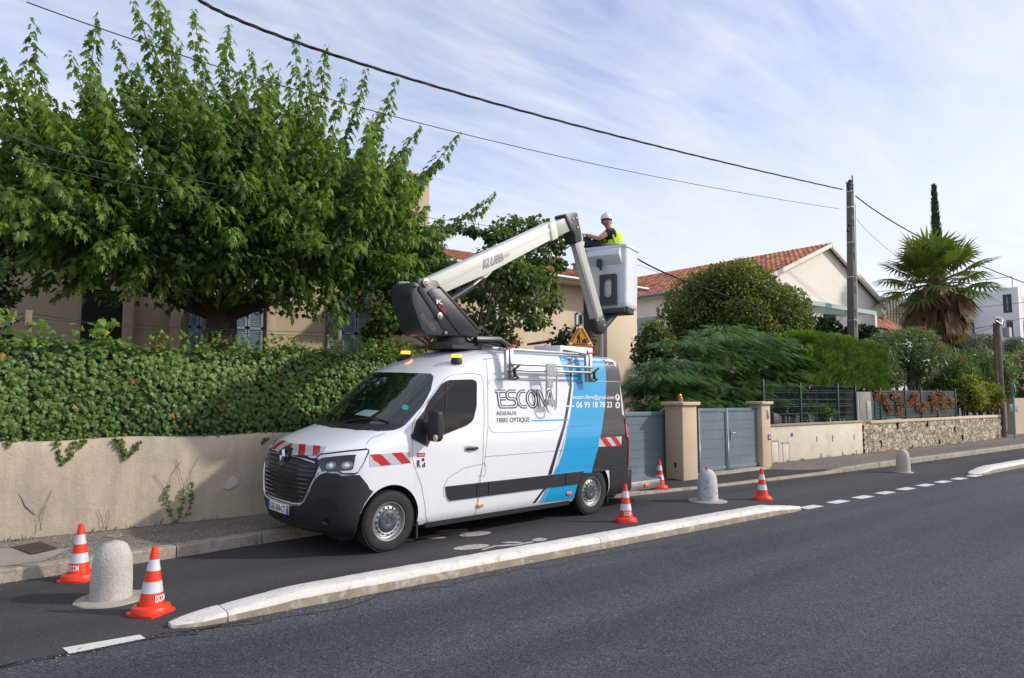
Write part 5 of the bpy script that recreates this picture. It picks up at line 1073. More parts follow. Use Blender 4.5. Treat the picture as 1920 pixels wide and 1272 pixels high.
M_gate = pm('gate_blue_grey', (.125, .175, .205), .42, var=.05, vs=2, bump=.03, bs=200, stain=((.20, .25, .28), 1.6, .52, .8)); M_pil = pm('pillar_render', (.56, .44, .30), .9, var=.07, vs=2, bump=.35, bs=70, stain=((.46, .38, .27), 2.2, .5, .8)); M_cap = pm('pillar_cap_stone', (.58, .48, .34), .85, var=.08, bump=.2)
def zt(px, py, Y): return at(px, py, Y).z
# left pillar: front face 1280-1307, left face 1258-1280
def pillar(px0, px1, Yf, dep, ytop, ybot, label):
    x0, x1 = at(px0, 800, Yf).x, at(px1, 800, Yf).x; ztop = zt(px0, ytop, Yf); o = empty('gate_pillar', ((x0+x1)/2, Yf, 0), label, 'pillar', 'rendered gate pillars'); w = x1-x0
    mb = MB(); mb.box2((-w/2, 0, 0), (w/2, dep, ztop-.07)); mb.build('shaft', M_pil, o, bevel=.012); mb = MB(); mb.box2((-w/2-.06, -.06, ztop-.07), (w/2+.06, dep+.06, ztop)); mb.build('cap', M_cap, o, bevel=.012); return o, x0, x1, ztop
p1, px0_, px1_, z1_ = pillar(1280, 1307, 9.08, .46, 754, 900, 'beige rendered pillar with an orange lamp on its flat cap')
p2, qx0, qx1, z2_ = pillar(1429, 1445, 9.36, .34, 753, 880, 'narrow beige rendered pillar at the right end of the double gate')
mb = MB(); a = at(1271, 873, 9.2); mb.box((-(px1_-px0_)/2-.002, .2, a.z), (.02, .05, .10)); mb.build('photocell', P_plast, p1, bevel=.004)
lp = empty('gate_beacon', (px0_+.12, 9.2, z1_), 'small orange flashing lamp tilted on top of the left gate pillar', 'lamp'); lp.rotation_euler = (0, R(-12), 0)
mb = MB(); mb.lathe([(.045, 0), (.045, .03), (.03, .04)], 16); mb.build('base', P_grey, lp); mb = MB(); mb.lathe([(.043, .035), (.045, .06), (.036, .13), (.02, .165), (.001, .172)], 16); mb.build('lens', P_amber, lp, smooth=True)
# double gate
gy = 9.50; g0 = at(1307, 800, gy).x; g1 = at(1424, 800, gy).x; gz = zt(1340, 766, gy); gb = .15
dg_ = empty('double_gate', ((g0+g1)/2, gy, gb), 'blue grey double gate with horizontal boards between the two beige pillars', 'gate'); hw_ = (g1-g0)/2
def leaf(x0, x1, nm):
    H = gz-gb; mb = MB(); n = 6; bh = (H-.14)/n
    for i in range(n): mb.box2((x0+.05, -.015, .07+i*bh+.004), (x1-.05, .015, .07+(i+1)*bh-.004))
    mb.box2((x0+.05, -.008, .05), (x1-.05, .008, H-.05)); lf = mb.build(nm, M_gate, dg_)
    mb = MB(); mb.box2((x0, -.03, 0), (x0+.06, .03, H)); mb.box2((x1-.06, -.03, 0), (x1, .03, H)); mb.box2((x0+.06, -.03, 0), (x1-.06, .03, .08)); mb.box2((x0+.06, -.03, H-.08), (x1-.06, .03, H)); mb.build('gate_frame', M_gate, lf, bevel=.005); return lf
mid = at(1361, 800, gy).x-(g0+g1)/2
leaf(-hw_+.02, mid-.01, 'gate_leaf'); leaf(mid+.01, hw_-.02, 'gate_leaf')
hx = at(1369, 812, gy).x-(g0+g1)/2; mb = MB(); hz = at(1369, 812, gy).z-gb; mb.tube([(hx, -.03, hz), (hx, -.07, hz), (hx+.10, -.07, hz)], .011, 8); mb.box((hx, -.034, hz-.04), (.03, .008, .22)); mb.build('handle', P_chrome, dg_, smooth=True)
mb = MB(); mb.box((mid, -.04, -.02), (.22, .10, .05)); mb.build('gate_stop', P_plast, dg_, bevel=.01)
# sliding gate to the left, behind the van
s1 = at(1259, 800, 9.62).x; sz = zt(1220, 773, 9.62); so = empty('sliding_gate', (s1-2.0, 9.62, .14), 'wide blue grey sliding gate directly behind the rear of the van', 'gate'); H = sz-.14
mb = MB(); n = 7
for i in range(n): mb.box2((-2.3, -.015, .06+i*(H-.13)/n+.004), (1.93, .015, .06+(i+1)*(H-.13)/n-.004))
mb.box2((-2.3, -.008, .05), (1.93, .008, H-.05)); mb.build('board_panel', M_gate, so)
mb = MB(); mb.box2((-2.36, -.04, H-.08), (2.0, .04, H+.01)); mb.box2((-2.36, -.035, 0), (2.0, .035, .07)); mb.box2((1.93, -.035, 0), (2.0, .035, H)); mb.build('gate_frame', M_gate, so, bevel=.005)
mb = MB(); mb.tube([at(1238, 773, 9.7), at(1254, 758, 9.6)], .014, 6); mb.build('stay_rod', P_galv, label='thin metal rod leaning from the sliding gate up to the left gate pillar', cat='rod')
# low rendered wall
M_low = pm('cream_weathered_render', (.62, .56, .44), .9, var=.07, vs=1.5, bump=.3, bs=40, stain=((.42, .37, .29), 2.4, .52, .78)); M_cop = pm('grey_brown_coping', (.30, .25, .19), .9, var=.2, vs=3, bump=.4, bs=30)
LY = 9.72; lx0, lx1 = qx1-.02, at(1617, 800, LY).x; lz0, lz1 = zt(1450, 796, LY), zt(1610, 790, LY); lo_ = empty('low_wall', (lx0, LY, 0), 'cream weathered low wall with drainage slots between gate pillar and stone wall', 'wall')
mb = MB(); mb.box2((0, 0, 0), (lx1-lx0, .22, lz0-.06)); mb.build('wall', M_low, lo_, bevel=.01); mb = MB(); mb.box2((-.0, -.03, lz0-.06), (lx1-lx0, .25, lz0)); jit(mb, .004); mb.build('coping', M_cop, lo_, bevel=.012)
def z5(x, y): return (1400+x/3.692, 600+y/3.694)
mb = MB()
for x, y0, y1 in ((485, 808, 845), (594, 800, 843), (742, 795, 833), (515, 922, 962), (663, 912, 948), (758, 903, 940)): a = at(*z5(x, y0), LY); c = at(*z5(x, y1), LY); mb.box2((a.x-lx0-.02, -.003, c.z), (a.x-lx0+.02, .05, a.z))
mb.build('drain_slot', P_dark, lo_)
M_hatch = pm('meter_hatch', (.58, .53, .43), .7)
for q in ((170, 218, 850, 985), (248, 290, 862, 985)):
    a = at(*z5(q[0], q[2]), LY); c = at(*z5(q[1], q[3]), LY); mb = MB(); mb.box2((a.x-lx0, -.012, c.z), (c.x-lx0, .05, a.z)); mb.build('meter_hatch', M_hatch, lo_, bevel=.006); mb = MB(); mb.box2((a.x-lx0-.06, -.006, a.z+.003), (c.x-lx0+.06, .05, a.z+.06)); mb.box2((c.x-lx0+.003, -.008, c.z), (c.x-lx0+.05, .05, a.z)); mb.build('hatch_surround', M_conc, lo_)
a = at(*z5(312, 797), LY); mb = MB(); mb.lathe([(.055, 0), (.055, .008), (.001, .008)], 20, 0, Matrix.Translation((a.x-lx0, -.001, a.z)) @ Matrix.Rotation(math.pi/2, 4, 'X')); mb.build('water_badge', pm('badge_blue', (.05, .10, .30), .4), lo_)
# stone wall
def stonemat():
    m = bpy.data.materials.new('rubble_stone'); m.use_nodes = True; nt = m.node_tree; b = nt.nodes['Principled BSDF']; N = nt.nodes.new; L = nt.links.new
    tc = N('ShaderNodeTexCoord'); nz = N('ShaderNodeTexNoise'); nz.inputs['Scale'].default_value = 7; L(tc.outputs['Object'], nz.inputs[0]); ad = N('ShaderNodeMix'); ad.data_type = 'VECTOR'; ad.inputs[0].default_value = .06; L(tc.outputs['Object'], ad.inputs[4]); L(nz.outputs['Color'], ad.inputs[5])
    v = N('ShaderNodeTexVoronoi'); v.inputs['Scale'].default_value = 7.5; L(ad.outputs[1], v.inputs[0]); e = N('ShaderNodeTexVoronoi'); e.feature = 'DISTANCE_TO_EDGE'; e.inputs['Scale'].default_value = 7.5; L(ad.outputs[1], e.inputs[0])
    sc = N('ShaderNodeSeparateColor'); L(v.outputs['Color'], sc.inputs[0]); cr = N('ShaderNodeValToRGB'); el = cr.color_ramp.elements; el[0].color = (.30, .26, .19, 1); el[1].color = (.64, .57, .43, 1); x = el.new(.5); x.color = (.46, .38, .26, 1); L(sc.outputs[0], cr.inputs[0])
    mr = N('ShaderNodeMapRange'); mr.inputs[1].default_value = .005; mr.inputs[2].default_value = .07; L(e.outputs['Distance'], mr.inputs[0]); n2 = N('ShaderNodeTexNoise'); n2.inputs['Scale'].default_value = 30; n2.inputs['Detail'].default_value = 6; L(tc.outputs['Object'], n2.inputs[0])
    mx = N('ShaderNodeMix'); mx.data_type = 'RGBA'; L(mr.outputs[0], mx.inputs[0]); mx.inputs[6].default_value = (.36, .31, .23, 1); L(cr.outputs[0], mx.inputs[7])
    m2 = N('ShaderNodeMapRange'); m2.inputs[1].default_value = .3; m2.inputs[2].default_value = .7; m2.inputs[3].default_value = .75; m2.inputs[4].default_value = 1.2; L(n2.outputs[0], m2.inputs[0]); s = N('ShaderNodeVectorMath'); s.operation = 'SCALE'; L(mx.outputs[2], s.inputs[0]); L(m2.outputs[0], s.inputs['Scale']); L(s.outputs[0], b.inputs['Base Color'])
    bp = N('ShaderNodeBump'); bp.inputs['Strength'].default_value = 1; bp.inputs['Distance'].default_value = .05; L(mr.outputs[0], bp.inputs['Height']); L(bp.outputs[0], b.inputs['Normal']); b.inputs['Roughness'].default_value = .9; return m
M_stone = stonemat(); SY = 9.70; sx0 = lx1+.005; sx1 = at(1876, 800, SY).x; sz_ = zt(1640, 789, SY)
so2 = empty('stone_wall', (sx0, SY, 0), 'rubble stone wall with a pale coping running to the wooden poles', 'wall'); mb = MB(); L2_ = sx1-sx0; nxs, nzs = 220, 16
from mathutils import noise as mn
for i in range(nxs+1):
    for j in range(nzs+1): x = L2_*i/nxs; z = (sz_-.09)*j/nzs; vd = mn.voronoi(Vector((x, 0, z))*5.2)[0]; mb.v.append((x, -.035+min(.05, max(0, .055-(vd[1]-vd[0])*.16))+.01*mn.noise(Vector((x, 0, z))*4), z))
for i in range(nxs):
    for j in range(nzs): k = i*(nzs+1)+j; mb.f.append((k, k+nzs+1, k+nzs+2, k+1)); mb.m.append(0)
mb.box2((0, .02, 0), (L2_, .3, sz_-.09)); mb.build('rubble_face', M_stone, so2, smooth=True, angle=70); mb = MB(); mb.box2((.45, -.04, sz_-.088), (L2_, .33, sz_)); mb.build('coping', M_cap, so2, bevel=.012)
mb = MB()
for x, y0, y1 in ((1050, 705, 755), (1255, 700, 740), (935, 835, 880), (1148, 858, 885), (1340, 828, 860), (1500, 800, 830), (1445, 740, 780)): a = at(*z5(x, y0), SY-.04); c = at(*z5(x, y1), SY-.04); mb.box2((a.x-sx0-.025, -.038, c.z), (a.x-sx0+.025, .03, a.z))
mb.build('drain_slot', P_dark, so2)
# meter pillar
mpx0, mpx1 = at(1620, 760, 9.72).x, at(1637, 760, 9.72).x; mo = empty('meter_pillar', ((mpx0+mpx1)/2, 9.9, sz_), 'grey concrete pillar with a pale green meter box between the two fences', 'pillar'); zt_p = zt(1625, 735, 9.74)
mb = MB(); mb.box2((-.45, -.12, -.1), (.30, .3, zt_p-sz_)); mb.build('block', pm('grey_block', (.27, .245, .21), .9, var=.12, bump=.3), mo, bevel=.01); mb = MB(); mb.box2((-.02, -.14, .05), (.27, -.118, (zt_p-sz_)*.68)); mb.build('meter_box', pm('pale_green_box', (.26, .36, .33), .5, var=.15, vs=6), mo, bevel=.006)
mb = MB(); a = at(1609, 735, 9.75); mb.tube([(a.x, 9.78, lz0), (a.x-.01, 9.78, a.z)], .035, 10); mb.build('white_pipe', pm('white_pipe', (.62, .63, .63), .4), label='white vertical pipe beside the grey meter pillar', cat='pipe', smooth=True)
# mesh fence
P_gm = pm('fence_green', (.02, .055, .05), .45); fx = [at(p, 760, 9.85).x for p in (1431.5, 1501, 1571, 1604)]; ft = zt(1470, 720, 9.85); fo = empty('mesh_fence', (fx[0], 9.85, lz0), 'dark green wire mesh fence on the cream low wall', 'fence'); X0 = fx[0]; FH = ft-lz0
for i, x in enumerate(fx):
    mb = MB(); mb.box2((x-X0-.03, -.03, -.02), (x-X0+.03, .03, FH+(.04 if i else .1))); mb.build('post', P_gm, fo, bevel=.006)
mb = MB()
for k in range(6):
    z = .06+k*(FH-.1)/5; mb.tube([(0, 0, z), (fx[-1]-X0, 0, z)], .008, 4)
    if k in (0, 2, 4): mb.tube([(0, 0, z+.06), (fx[-1]-X0, 0, z+.06)], .006, 4)
x = .05
while x < fx[-1]-X0: mb.tube([(x, 0, .04), (x, 0, FH-.03)], .0035, 3, cap=False); x += .06
mb.build('wire_panel', P_gm, fo)
# green slat fence with wilted creeper
vx0 = at(1640, 760, 9.86).x; vps = [at(p, 760, 9.86).x for p in (1650, 1697, 1726.5, 1757, 1791)]; vt = zt(1700, 731, 9.86); vo = empty('slat_fence', (vx0, 9.86, sz_), 'dark green slatted fence with brown wilted creeper above the stone wall', 'fence'); VH = vt-sz_
for x in vps: mb = MB(); mb.box2((x-vx0-.035, -.04, 0), (x-vx0+.035, .04, VH+.05)); mb.build('post', P_gm, vo, bevel=.006)
mb = MB()
for k in range(11): z = .05+k*(VH-.06)/11; mb.box2((0, -.012, z), (vps[-1]-vx0, .012, z+(VH-.06)/11-.022))
mb.box2((0, .02, .02), (vps[-1]-vx0, .03, VH-.02)); mb.build('slat_panel', pm('slat_green', (.012, .045, .038), .5, var=.15), vo)
L_dead = leafmat('wilted_leaf', (.13, .055, .022), (.34, .15, .07), .2, .7); G = []
for path in ([(890, 560), (905, 500), (950, 540), (975, 600), (1000, 640)], [(1010, 540), (1030, 505), (1058, 560), (1060, 655)], [(1100, 590), (1140, 570), (1165, 515), (1180, 580), (1200, 630), (1225, 630), (1248, 570)], [(1275, 590), (1300, 510), (1300, 590), (1305, 635)], [(1335, 560), (1345, 505), (1360, 590), (1390, 620)], [(1385, 560), (1412, 540), (1428, 595)]):
    for a, c in zip(path, path[1:]):
        m = int(math.dist(a, c)*1.5)
        for t in rng.random(m): q = at(*z5(a[0]+(c[0]-a[0])*t+rng.normal(0, 11), a[1]+(c[1]-a[1])*t+rng.normal(0, 9)), 9.80); G.append(('quad' if t < .5 else 'ivy', np.array([[q.x-vx0, -.06-.04*rng.random(), q.z-sz_]]), unit(1)-[0, 0, .7], unit(1)*.6-[0, 1, 0], rng.uniform(.04, .08, 1), None))
leaves('wilted_creeper', L_dead, G, vo)
# letterbox, intercom, number plate
a = at(1449, 791, 9.76); mb = MB(); mb.prism([(-.13, 0), (.13, 0), (.13, .24), (-.13, .30)], -.08, .08, 0, Matrix.Translation((a.x+.12, 9.80, lz0)) @ Matrix.Rotation(R(90), 4, 'X')); mb.build('letterbox', pm('letterbox_grey', (.06, .075, .085), .4), label='small dark grey letterbox standing on the low wall beside the narrow pillar', cat='letterbox', bevel=.01)
mb = MB(); mb.box(((qx1-qx0)*.2, -.012, at(1435.5, 777, 9.36).z), (.07, .024, .22)); mb.build('intercom', pm('intercom_steel', (.45, .43, .38), .35, .6), p2, bevel=.008)
nzv = at(1440.5, 820, 9.36); mb = MB(); mb.box(((qx1-qx0)*.30, -.006, nzv.z), (.13, .012, .13)); mb.build('house_number', pm('enamel_blue', (.02, .03, .10), .3), p2, bevel=.004)
v2, f2 = fit_text('65', -.045, -.04, .045, .04, .02); mb = MB(); mb.add([((qx1-qx0)*.30+x, -.0135, nzv.z+y) for x, y in v2], f2); mb.build('number_lettering', P_wtext, p2)

# ============================================================ BUILDINGS BEHIND
M_mh = pm('pale_beige_render', (.72, .59, .42), .9, var=.04, vs=.8, bump=.1, bs=50, stain=((.64, .51, .36), .7, .5, .8)); M_wh = pm('off_white_render', (.84, .80, .70), .9, var=.04, vs=.7, bump=.1, bs=50); P_gut = pm('zinc_gutter', (.28, .28, .27), .5, .5)
MYh = 15.2; mx0 = at(800, 500, MYh).x; mx1 = at(1138, 600, 14.6).x; mx2 = at(1195, 650, 14.6).x; mze = 5.22
mh = empty('tiled_house', (mx0, MYh, 0), 'pale beige house with a low clay tile roof behind the aerial lift', 'house')
mb = MB(); mb.box2((0, 0, 0), (mx1-mx0+.1, 7, mze)); mb.build('wall', M_mh, mh); mb = MB(); mb.box2((mx1-mx0, -.6, 0), (mx2-mx0, 6, mze-.02)); mb.build('wing', M_mh, mh, bevel=.01)
tiles('roof', (-.3, -.75, mze+.04), (1, 0, 0), mx2-mx0+.6, (0, math.cos(R(17)), math.sin(R(17))), 4.4, mh)
mb = MB(); mb.box2((-.3, -.7, mze-.05), (mx2-mx0+.3, 7, mze+.03)); mb.build('soffit', M_wh, mh); mb = MB(); mb.tube([(-.3, -.8, mze-.02), (mx2-mx0+.3, -.8, mze-.02)], .07, 8); mb.build('gutter', P_gut, mh, smooth=True)
for px, ya, yb, Yc, mm, lb in ((1038, 488, 510, 17.6, M_tile, 0), (1088, 497, 520, 17.0, P_gut, 0)):
    a = at(px, ya, Yc); mb = MB(); mb.box2((a.x-mx0-.16, Yc-MYh-.2, mze), (a.x-mx0+.16, Yc-MYh+.2, a.z)); mb.box2((a.x-mx0-.21, Yc-MYh-.25, a.z), (a.x-mx0+.21, Yc-MYh+.25, a.z+.06)); mb.build('chimney', M_kerb if mm is P_gut else pm('brick_red', (.28, .10, .06), .9), mh, bevel=.01)
a = at(1079, 587, MYh); c = at(1103, 640, MYh); w_ = empty('window', (0, 0, 0)); w_.parent = mh; mb = MB(); mb.box2((a.x-mx0, -.02, c.z), (c.x-mx0, .02, a.z)); mb.build('pane', P_glass, w_)
mb = MB(); fr = (a.x-mx0, c.x-mx0, c.z, a.z); mb.box2((fr[0], -.05, fr[3]-.06), (fr[1], -.021, fr[3])); mb.box2((fr[0], -.05, fr[2]), (fr[0]+.06, -.021, fr[3])); mb.box2((fr[1]-.06, -.05, fr[2]), (fr[1], -.021, fr[3])); mb.box2(((fr[0]+fr[1])/2-.03, -.05, fr[2]), ((fr[0]+fr[1])/2+.03, -.021, fr[3])); mb.build('frame', P_ltwhite, w_)
mb = MB(); a = at(1122, 640, 14.9); mb.tube([(a.x-mx0, -.45, .2), (a.x-mx0, -.45, mze-.1)], .07, 8); mb.build('downpipe', pm('grey_downpipe', (.50, .51, .52), .4), mh, smooth=True)
a = at(868, 590, MYh); c = at(884, 660, MYh)
# shed roof edge below
mb = MB(); p_ = [at(1000, 645, 13.2), at(1066, 634, 13.2)]; mb.bar(p_[0], p_[1], .5, .05); mb.tube([(p_[0].x+.6, 13.1, 0), (p_[0].x+.6, 13.1, p_[0].z)], .05, 6); mb.build('lean_to', pm('dark_shed', (.05, .045, .04), .9), label='dark sloping edge of a lean-to roof behind the van roof', cat='shed')
# gable house
GY = 14.0; gl = at(1431, 513, GY); ga = at(1548, 455, GY); grt = at(1645, 563, GY); GD = 11.5
gh = empty('gable_house', (gl.x, GY, 0), 'off-white gable house with a clay tile roof behind the round tree', 'house'); gw = grt.x-gl.x; rx = ga.x-gl.x; ze = (gl.z+grt.z)/2-.12; za = ga.z-.12
mb = MB(); mb.prism([(0, 0), (gw, 0), (gw, grt.z-.14), (rx, za), (0, gl.z-.14)], 0, -GD, 0, Matrix.Rotation(R(90), 4, 'X')); mb.build('wall', M_wh, gh)
sl = Vector((rx, 0, za-gl.z+.14)); nl = sl.length; sd = sl.normalized()
tiles('roof', (-.45*sd.x, -.28, gl.z-.10-.45*sd.z), (0, 1, 0), GD+.5, tuple(sd), nl+.47, gh)
sr = Vector((rx-gw, 0, za-grt.z+.14)); nr_ = sr.length; sdr = sr.normalized(); tiles('roof', (gw-.45*sdr.x, -.28, grt.z-.10-.45*sdr.z), (0, 1, 0), GD+.5, tuple(sdr), nr_+.47, gh)
mb = MB(); mb.bar((-.45*sd.x, -.22, gl.z-.16-.45*sd.z), (rx, -.22, za-.03), .12, .16); mb.bar((gw-.45*sdr.x, -.22, grt.z-.16-.45*sdr.z), (rx, -.22, za-.03), .12, .16); mb.build('verge_board', M_wh, gh)
mb = MB(); mb.box2((gw-.1, -.2, grt.z-.75), (gw+.42, .3, grt.z-.18)); mb.build('eave_box', M_wh, gh)
mb = MB(); mb.box2((-.42, -.2, gl.z-.36), (0, GD, gl.z-.30)); mb.build('soffit', M_wh, gh); mb = MB(); mb.tube([(-.48, -.2, gl.z-.28), (-.48, GD, gl.z-.28)], .08, 8); mb.build('gutter', P_gut, gh, smooth=True)
M_gs = pm('pale_green_shutter', (.30, .40, .36), .6)
a = atx(1243, 592, gl.x); c = atx(1197, 660, gl.x); mb = MB(); zz = c.z; mb.box2((-.05, a.y-GY, c.z), (0, c.y-GY, a.z))
for k in range(16): z = c.z+.05+k*(a.z-c.z-.1)/16; mb.box2((-.07, a.y-GY+.08, z), (-.045, c.y-GY-.08, z+.05))
mb.build('shutter', M_gs, gh)
a = at(1543, 580, GY); c = at(1567, 612, GY); mb = MB(); mb.box2((a.x-gl.x, -.02, c.z), (c.x-gl.x, .02, a.z)); mb.build('window', P_glass, gh)
# pergola canopy in front of the gable
pa = at(1521, 562, 12.6); pb = at(1642, 586, 12.6); pg_ = empty('pergola', (pa.x, 12.6, 0), 'pale green slatted canopy on white posts in front of the gable wall', 'pergola'); L3 = pb.x-pa.x; zp = (pa.z+pb.z)/2
M_pg = pm('canopy_pale_green', (.42, .52, .47), .4); mb = MB(); mb.box2((0, -.04, zp-.16), (L3, .04, zp)); n = 16
for k in range(n+1): x = L3*k/n; mb.box2((x-.03, .05, zp-.1), (x+.03, 1.38, zp+.02))
mb.build('canopy_beam', M_pg, pg_)
for x in (L3-.15,): mb = MB(); mb.box2((x-.09, -.07, 0), (x+.09, .1, zp-.165)); mb.build('post', P_ltwhite, pg_)
# red roof house, brown clad building, apartment block
a = at(1632, 617, 17); c = at(1706, 617, 17); rh = empty('red_roof_house', (a.x, 17, 0), 'small house with a reddish flat tile roof left of the palm', 'house'); zr = zt(1665, 617, 17); mb = MB(); mb.box2((0, .3, 0), (c.x-a.x, 6, zr)); mb.build('wall', M_wh, rh); t_ = zt(1665, 583, 20); tiles('roof', (-.3, 0, zr), (1, 0, 0), c.x-a.x+.6, tuple(Vector((0, 3, t_-zr)).normalized()), Vector((0, 3, t_-zr)).length, rh, per=.4)
q = at(1659, 580, 18); mb = MB(); mb.box2((q.x-a.x-.25, 1, zr), (q.x-a.x+.25, 1.5, q.z)); mb.build('chimney', pm('brick_red', (.28, .10, .06), .9), rh)
a = at(1628, 560, 27); c = at(1735, 560, 27); bb = empty('clad_building', (a.x, 27, 0), 'brown vertically clad building behind the red roof and the palm', 'building'); mb = MB(); mb.box2((0, 0, 0), (c.x-a.x, 8, zt(1665, 559, 27))); mb.build('wall', pm('brown_cladding', (.10, .075, .065), .7), bb)
mb = MB(); x = 0; zz = zt(1665, 559, 27)
while x < c.x-a.x: mb.box2((x, -.05, 0), (x+.25, -.005, zz)); x += .6
mb.build('cladding_batten', pm('grey_batten', (.20, .165, .15), .7), bb)
AX_ = 70.0; M_ap = pm('white_block_render', (.80, .80, .80), .85, var=.02, vs=.2); M_apl = pm('cream_block_render', (.58, .56, .52), .85); ac = atx(1908, 538, AX_); ay0 = ac.y; ap = empty('apartment_block', (AX_, ay0, 0), 'white modern apartment block with dark framed windows at the far right', 'building')
mb = MB(); mb.box2((0, 0, 0), (.8, 22, ac.z)); mb.box2((.8, 1.6, 0), (25, 22, ac.z)); mb.build('wall', M_ap, ap); mb = MB(); mb.box2((.81, 1.4, 0), (25, 1.59, ac.z-.1)); mb.build('street_wall', M_apl, ap)
P_wf = pm('window_frame_dark', (.02, .025, .035), .4); P_wg = pm('window_sky_glass', (.06, .09, .13), .05, coat=1)
for (pa_, pb_) in (((1880, 553), (1898, 586)), ((1887, 601), (1900.5, 632)), ((1813, 559.5), (1826.5, 590.6)), ((1810, 605.6), (1828, 636)), ((1845, 645), (1858, 670))):
    a = atx(*pa_, AX_); c = atx(*pb_, AX_); y0, y1 = sorted((a.y-ay0, c.y-ay0)); w_ = empty('window'); w_.parent = ap; mb = MB(); mb.box2((-.03, y0, c.z), (.03, y1, a.z)); mb.build('frame', P_wf, w_); mb = MB(); mb.box2((-.05, y0+.25, c.z+(a.z-c.z)*.38), (-.031, y1-.25, a.z-.2)); mb.box2((-.05, y0+.25, c.z+.15), (-.031, y1-.25, c.z+(a.z-c.z)*.34)); mb.build('pane', P_wg, w_)
for py in (590, 640): a = atx(1800, py, AX_); c = atx(1826, py, AX_); mb = MB(); mb.box2((-1.6, c.y-ay0, c.z-.5), (-.01, a.y-ay0+3, c.z)); mb.build('balcony', M_apl, ap); mb = MB(); mb.box2((-1.62, c.y-ay0, c.z), (-1.58, a.y-ay0+3, c.z+1.1)); mb.box2((-1.58, c.y-ay0, c.z), (-.02, c.y-ay0+.04, c.z+1.1)); mb.build('balcony_glass', pm('balcony_glass', (.28, .36, .38), .1, coat=.8), ap)
for py in (556, 600): z = zt(1915, py, 20); mb = MB(); mb.box2((2, -.6, ac.z*.75 if py == 556 else ac.z*.45), (20, 1.38, (ac.z*.75 if py == 556 else ac.z*.45)+.3)); mb.build('balcony', M_ap, ap)
mb = MB()
for k in range(12): mb.tube([(.5, .5+k*1.9, ac.z), (.5, .5+k*1.9, ac.z+1.0)], .03, 4)
mb.tube([(.5, .5, ac.z+1), (.5, 21.4, ac.z+1)], .03, 4); mb.build('roof_railing', P_gut, ap)
# far beige wall on the right and street beyond
mb = MB(); mb.box2((37, 10.4, 0), (62, 10.7, 1.75)); mb.build('far_wall', M_h1, label='plain beige wall beyond the wooden poles at the right edge', cat='wall')
# ============================================================ POLES AND SIGN
P_cp = pm('concrete_pole', (.13, .115, .10), .9, var=.12, vs=2, bump=.3, bs=30, stain=((.10, .09, .08), 3, .5, .75)); PY = 12.0
pt = at(1593.5, 343, PY); pbm = at(1598.5, 645, PY); po = empty('concrete_pole', (pbm.x, PY, 0), 'tall dark concrete utility pole rising behind the bright green hedge', 'utility pole'); lean = (pt.x-pbm.x)/(pt.z-pbm.z)
mb = MB(); Hh = pt.z; bx = -lean*pbm.z; w0, w1 = .155, .095
for z, w in ((0, w0), (Hh, w1)):
    x = bx+lean*z; mb.v += [(x-w, -w, z), (x+w, -w, z), (x+w, w, z), (x-w, w, z)]
mb.f = [(0, 3, 2, 1), (4, 5, 6, 7), (0, 1, 5, 4), (1, 2, 6, 5), (2, 3, 7, 6), (3, 0, 4, 7)]; mb.m = [0]*6; mb.build('shaft', P_cp, po, bevel=.012)
mb = MB()
for k in range(17):
    z = 3.2+k*.42; x = bx+lean*z; w = w0+(w1-w0)*z/Hh
    if k % 3 != 2: mb.box((x, -w-.001, z), (w*.9, .02, .26))
mb.build('pole_recess', pm('recess_dark', (.07, .065, .06), .95), po)
mb = MB(); zb = Hh-.25; xb = bx+lean*zb
mb.tube([(xb-.11, -.1, zb), (xb-.35, -.12, zb-.02)], .03, 6); mb.tube([(xb-.12, 0, zb+.1), (xb-.3, 0, zb+.2), (xb-.42, -.1, zb+.02), (xb-.3, -.1, zb-.15)], .016, 5); mb.tube([(xb-.12, 0, Hh-1.7), (xb-.32, -.05, Hh-1.62), (xb-.42, -.05, Hh-1.85), (xb-.2, -.05, Hh-1.75)], .02, 5); mb.ball((xb-.36, -.12, zb-.02), .05, 0, 8); mb.ball((xb-.42, -.05, Hh-1.9), .05, 0, 8)
mb.lathe([(.14, Hh-.1), (.10, Hh+.03), (.03, Hh+.12), (.001, Hh+.13)], 6, 0, Matrix.Translation((bx+lean*Hh, 0, 0))); mb.build('cable_fitting', P_plast, po, smooth=True)
mb = MB()
for z in (Hh-.35, Hh-.95, Hh-2.3, Hh-3.6, Hh-5.2): w = w0+(w1-w0)*z/Hh+.006; mb.box((bx+lean*z, 0, z), (w*2, w*2, .03))
mb.tube([(bx+lean*z+w0*.9, -.12, z) for z in (3, 5, 7, 9)], .02, 5); mb.build('steel_band', P_galv, po)
WPY = 9.95; wb = at(1884, 826, WPY); wt_ = at(1885, 601, WPY); wo = empty('wooden_pole', (wb.x, WPY, 0), 'pair of weathered wooden utility poles standing at the right end of the stone wall', 'utility pole')
for dx, dy, h_ in ((0, 0, wt_.z), (.42, .35, wt_.z*.97)): mb = MB(); mb.tube([(dx, dy, 0), (dx*.8, dy*.6, h_)], [.10, .075], 12); mb.build('shaft', P_wood, wo, smooth=True, angle=50)
mb = MB(); mb.box((.1, 0, wt_.z+.05), (1.0, .05, .05)); mb.box((.55, -.15, wt_.z-.55), (.3, .25, .4)); mb.tube([(-.3, 0, wt_.z-.1), (0, -.12, wt_.z-.25), (.2, -.1, wt_.z-.05)], .04, 6); mb.build('junction_box', P_galv, wo)
sY = 9.25; sb_ = at(1904, 829, sY); st_ = at(1899, 716, sY); sn = empty('road_sign', (sb_.x, sY, .1), 'round road sign seen from behind on a thin turquoise post', 'road sign')
mb = MB(); mb.tube([(0, 0, 0), (st_.x-sb_.x, 0, st_.z-.1)], .035, 10); mb.build('post', pm('turquoise_paint', (.12, .38, .34), .45, var=.1), sn, smooth=True)
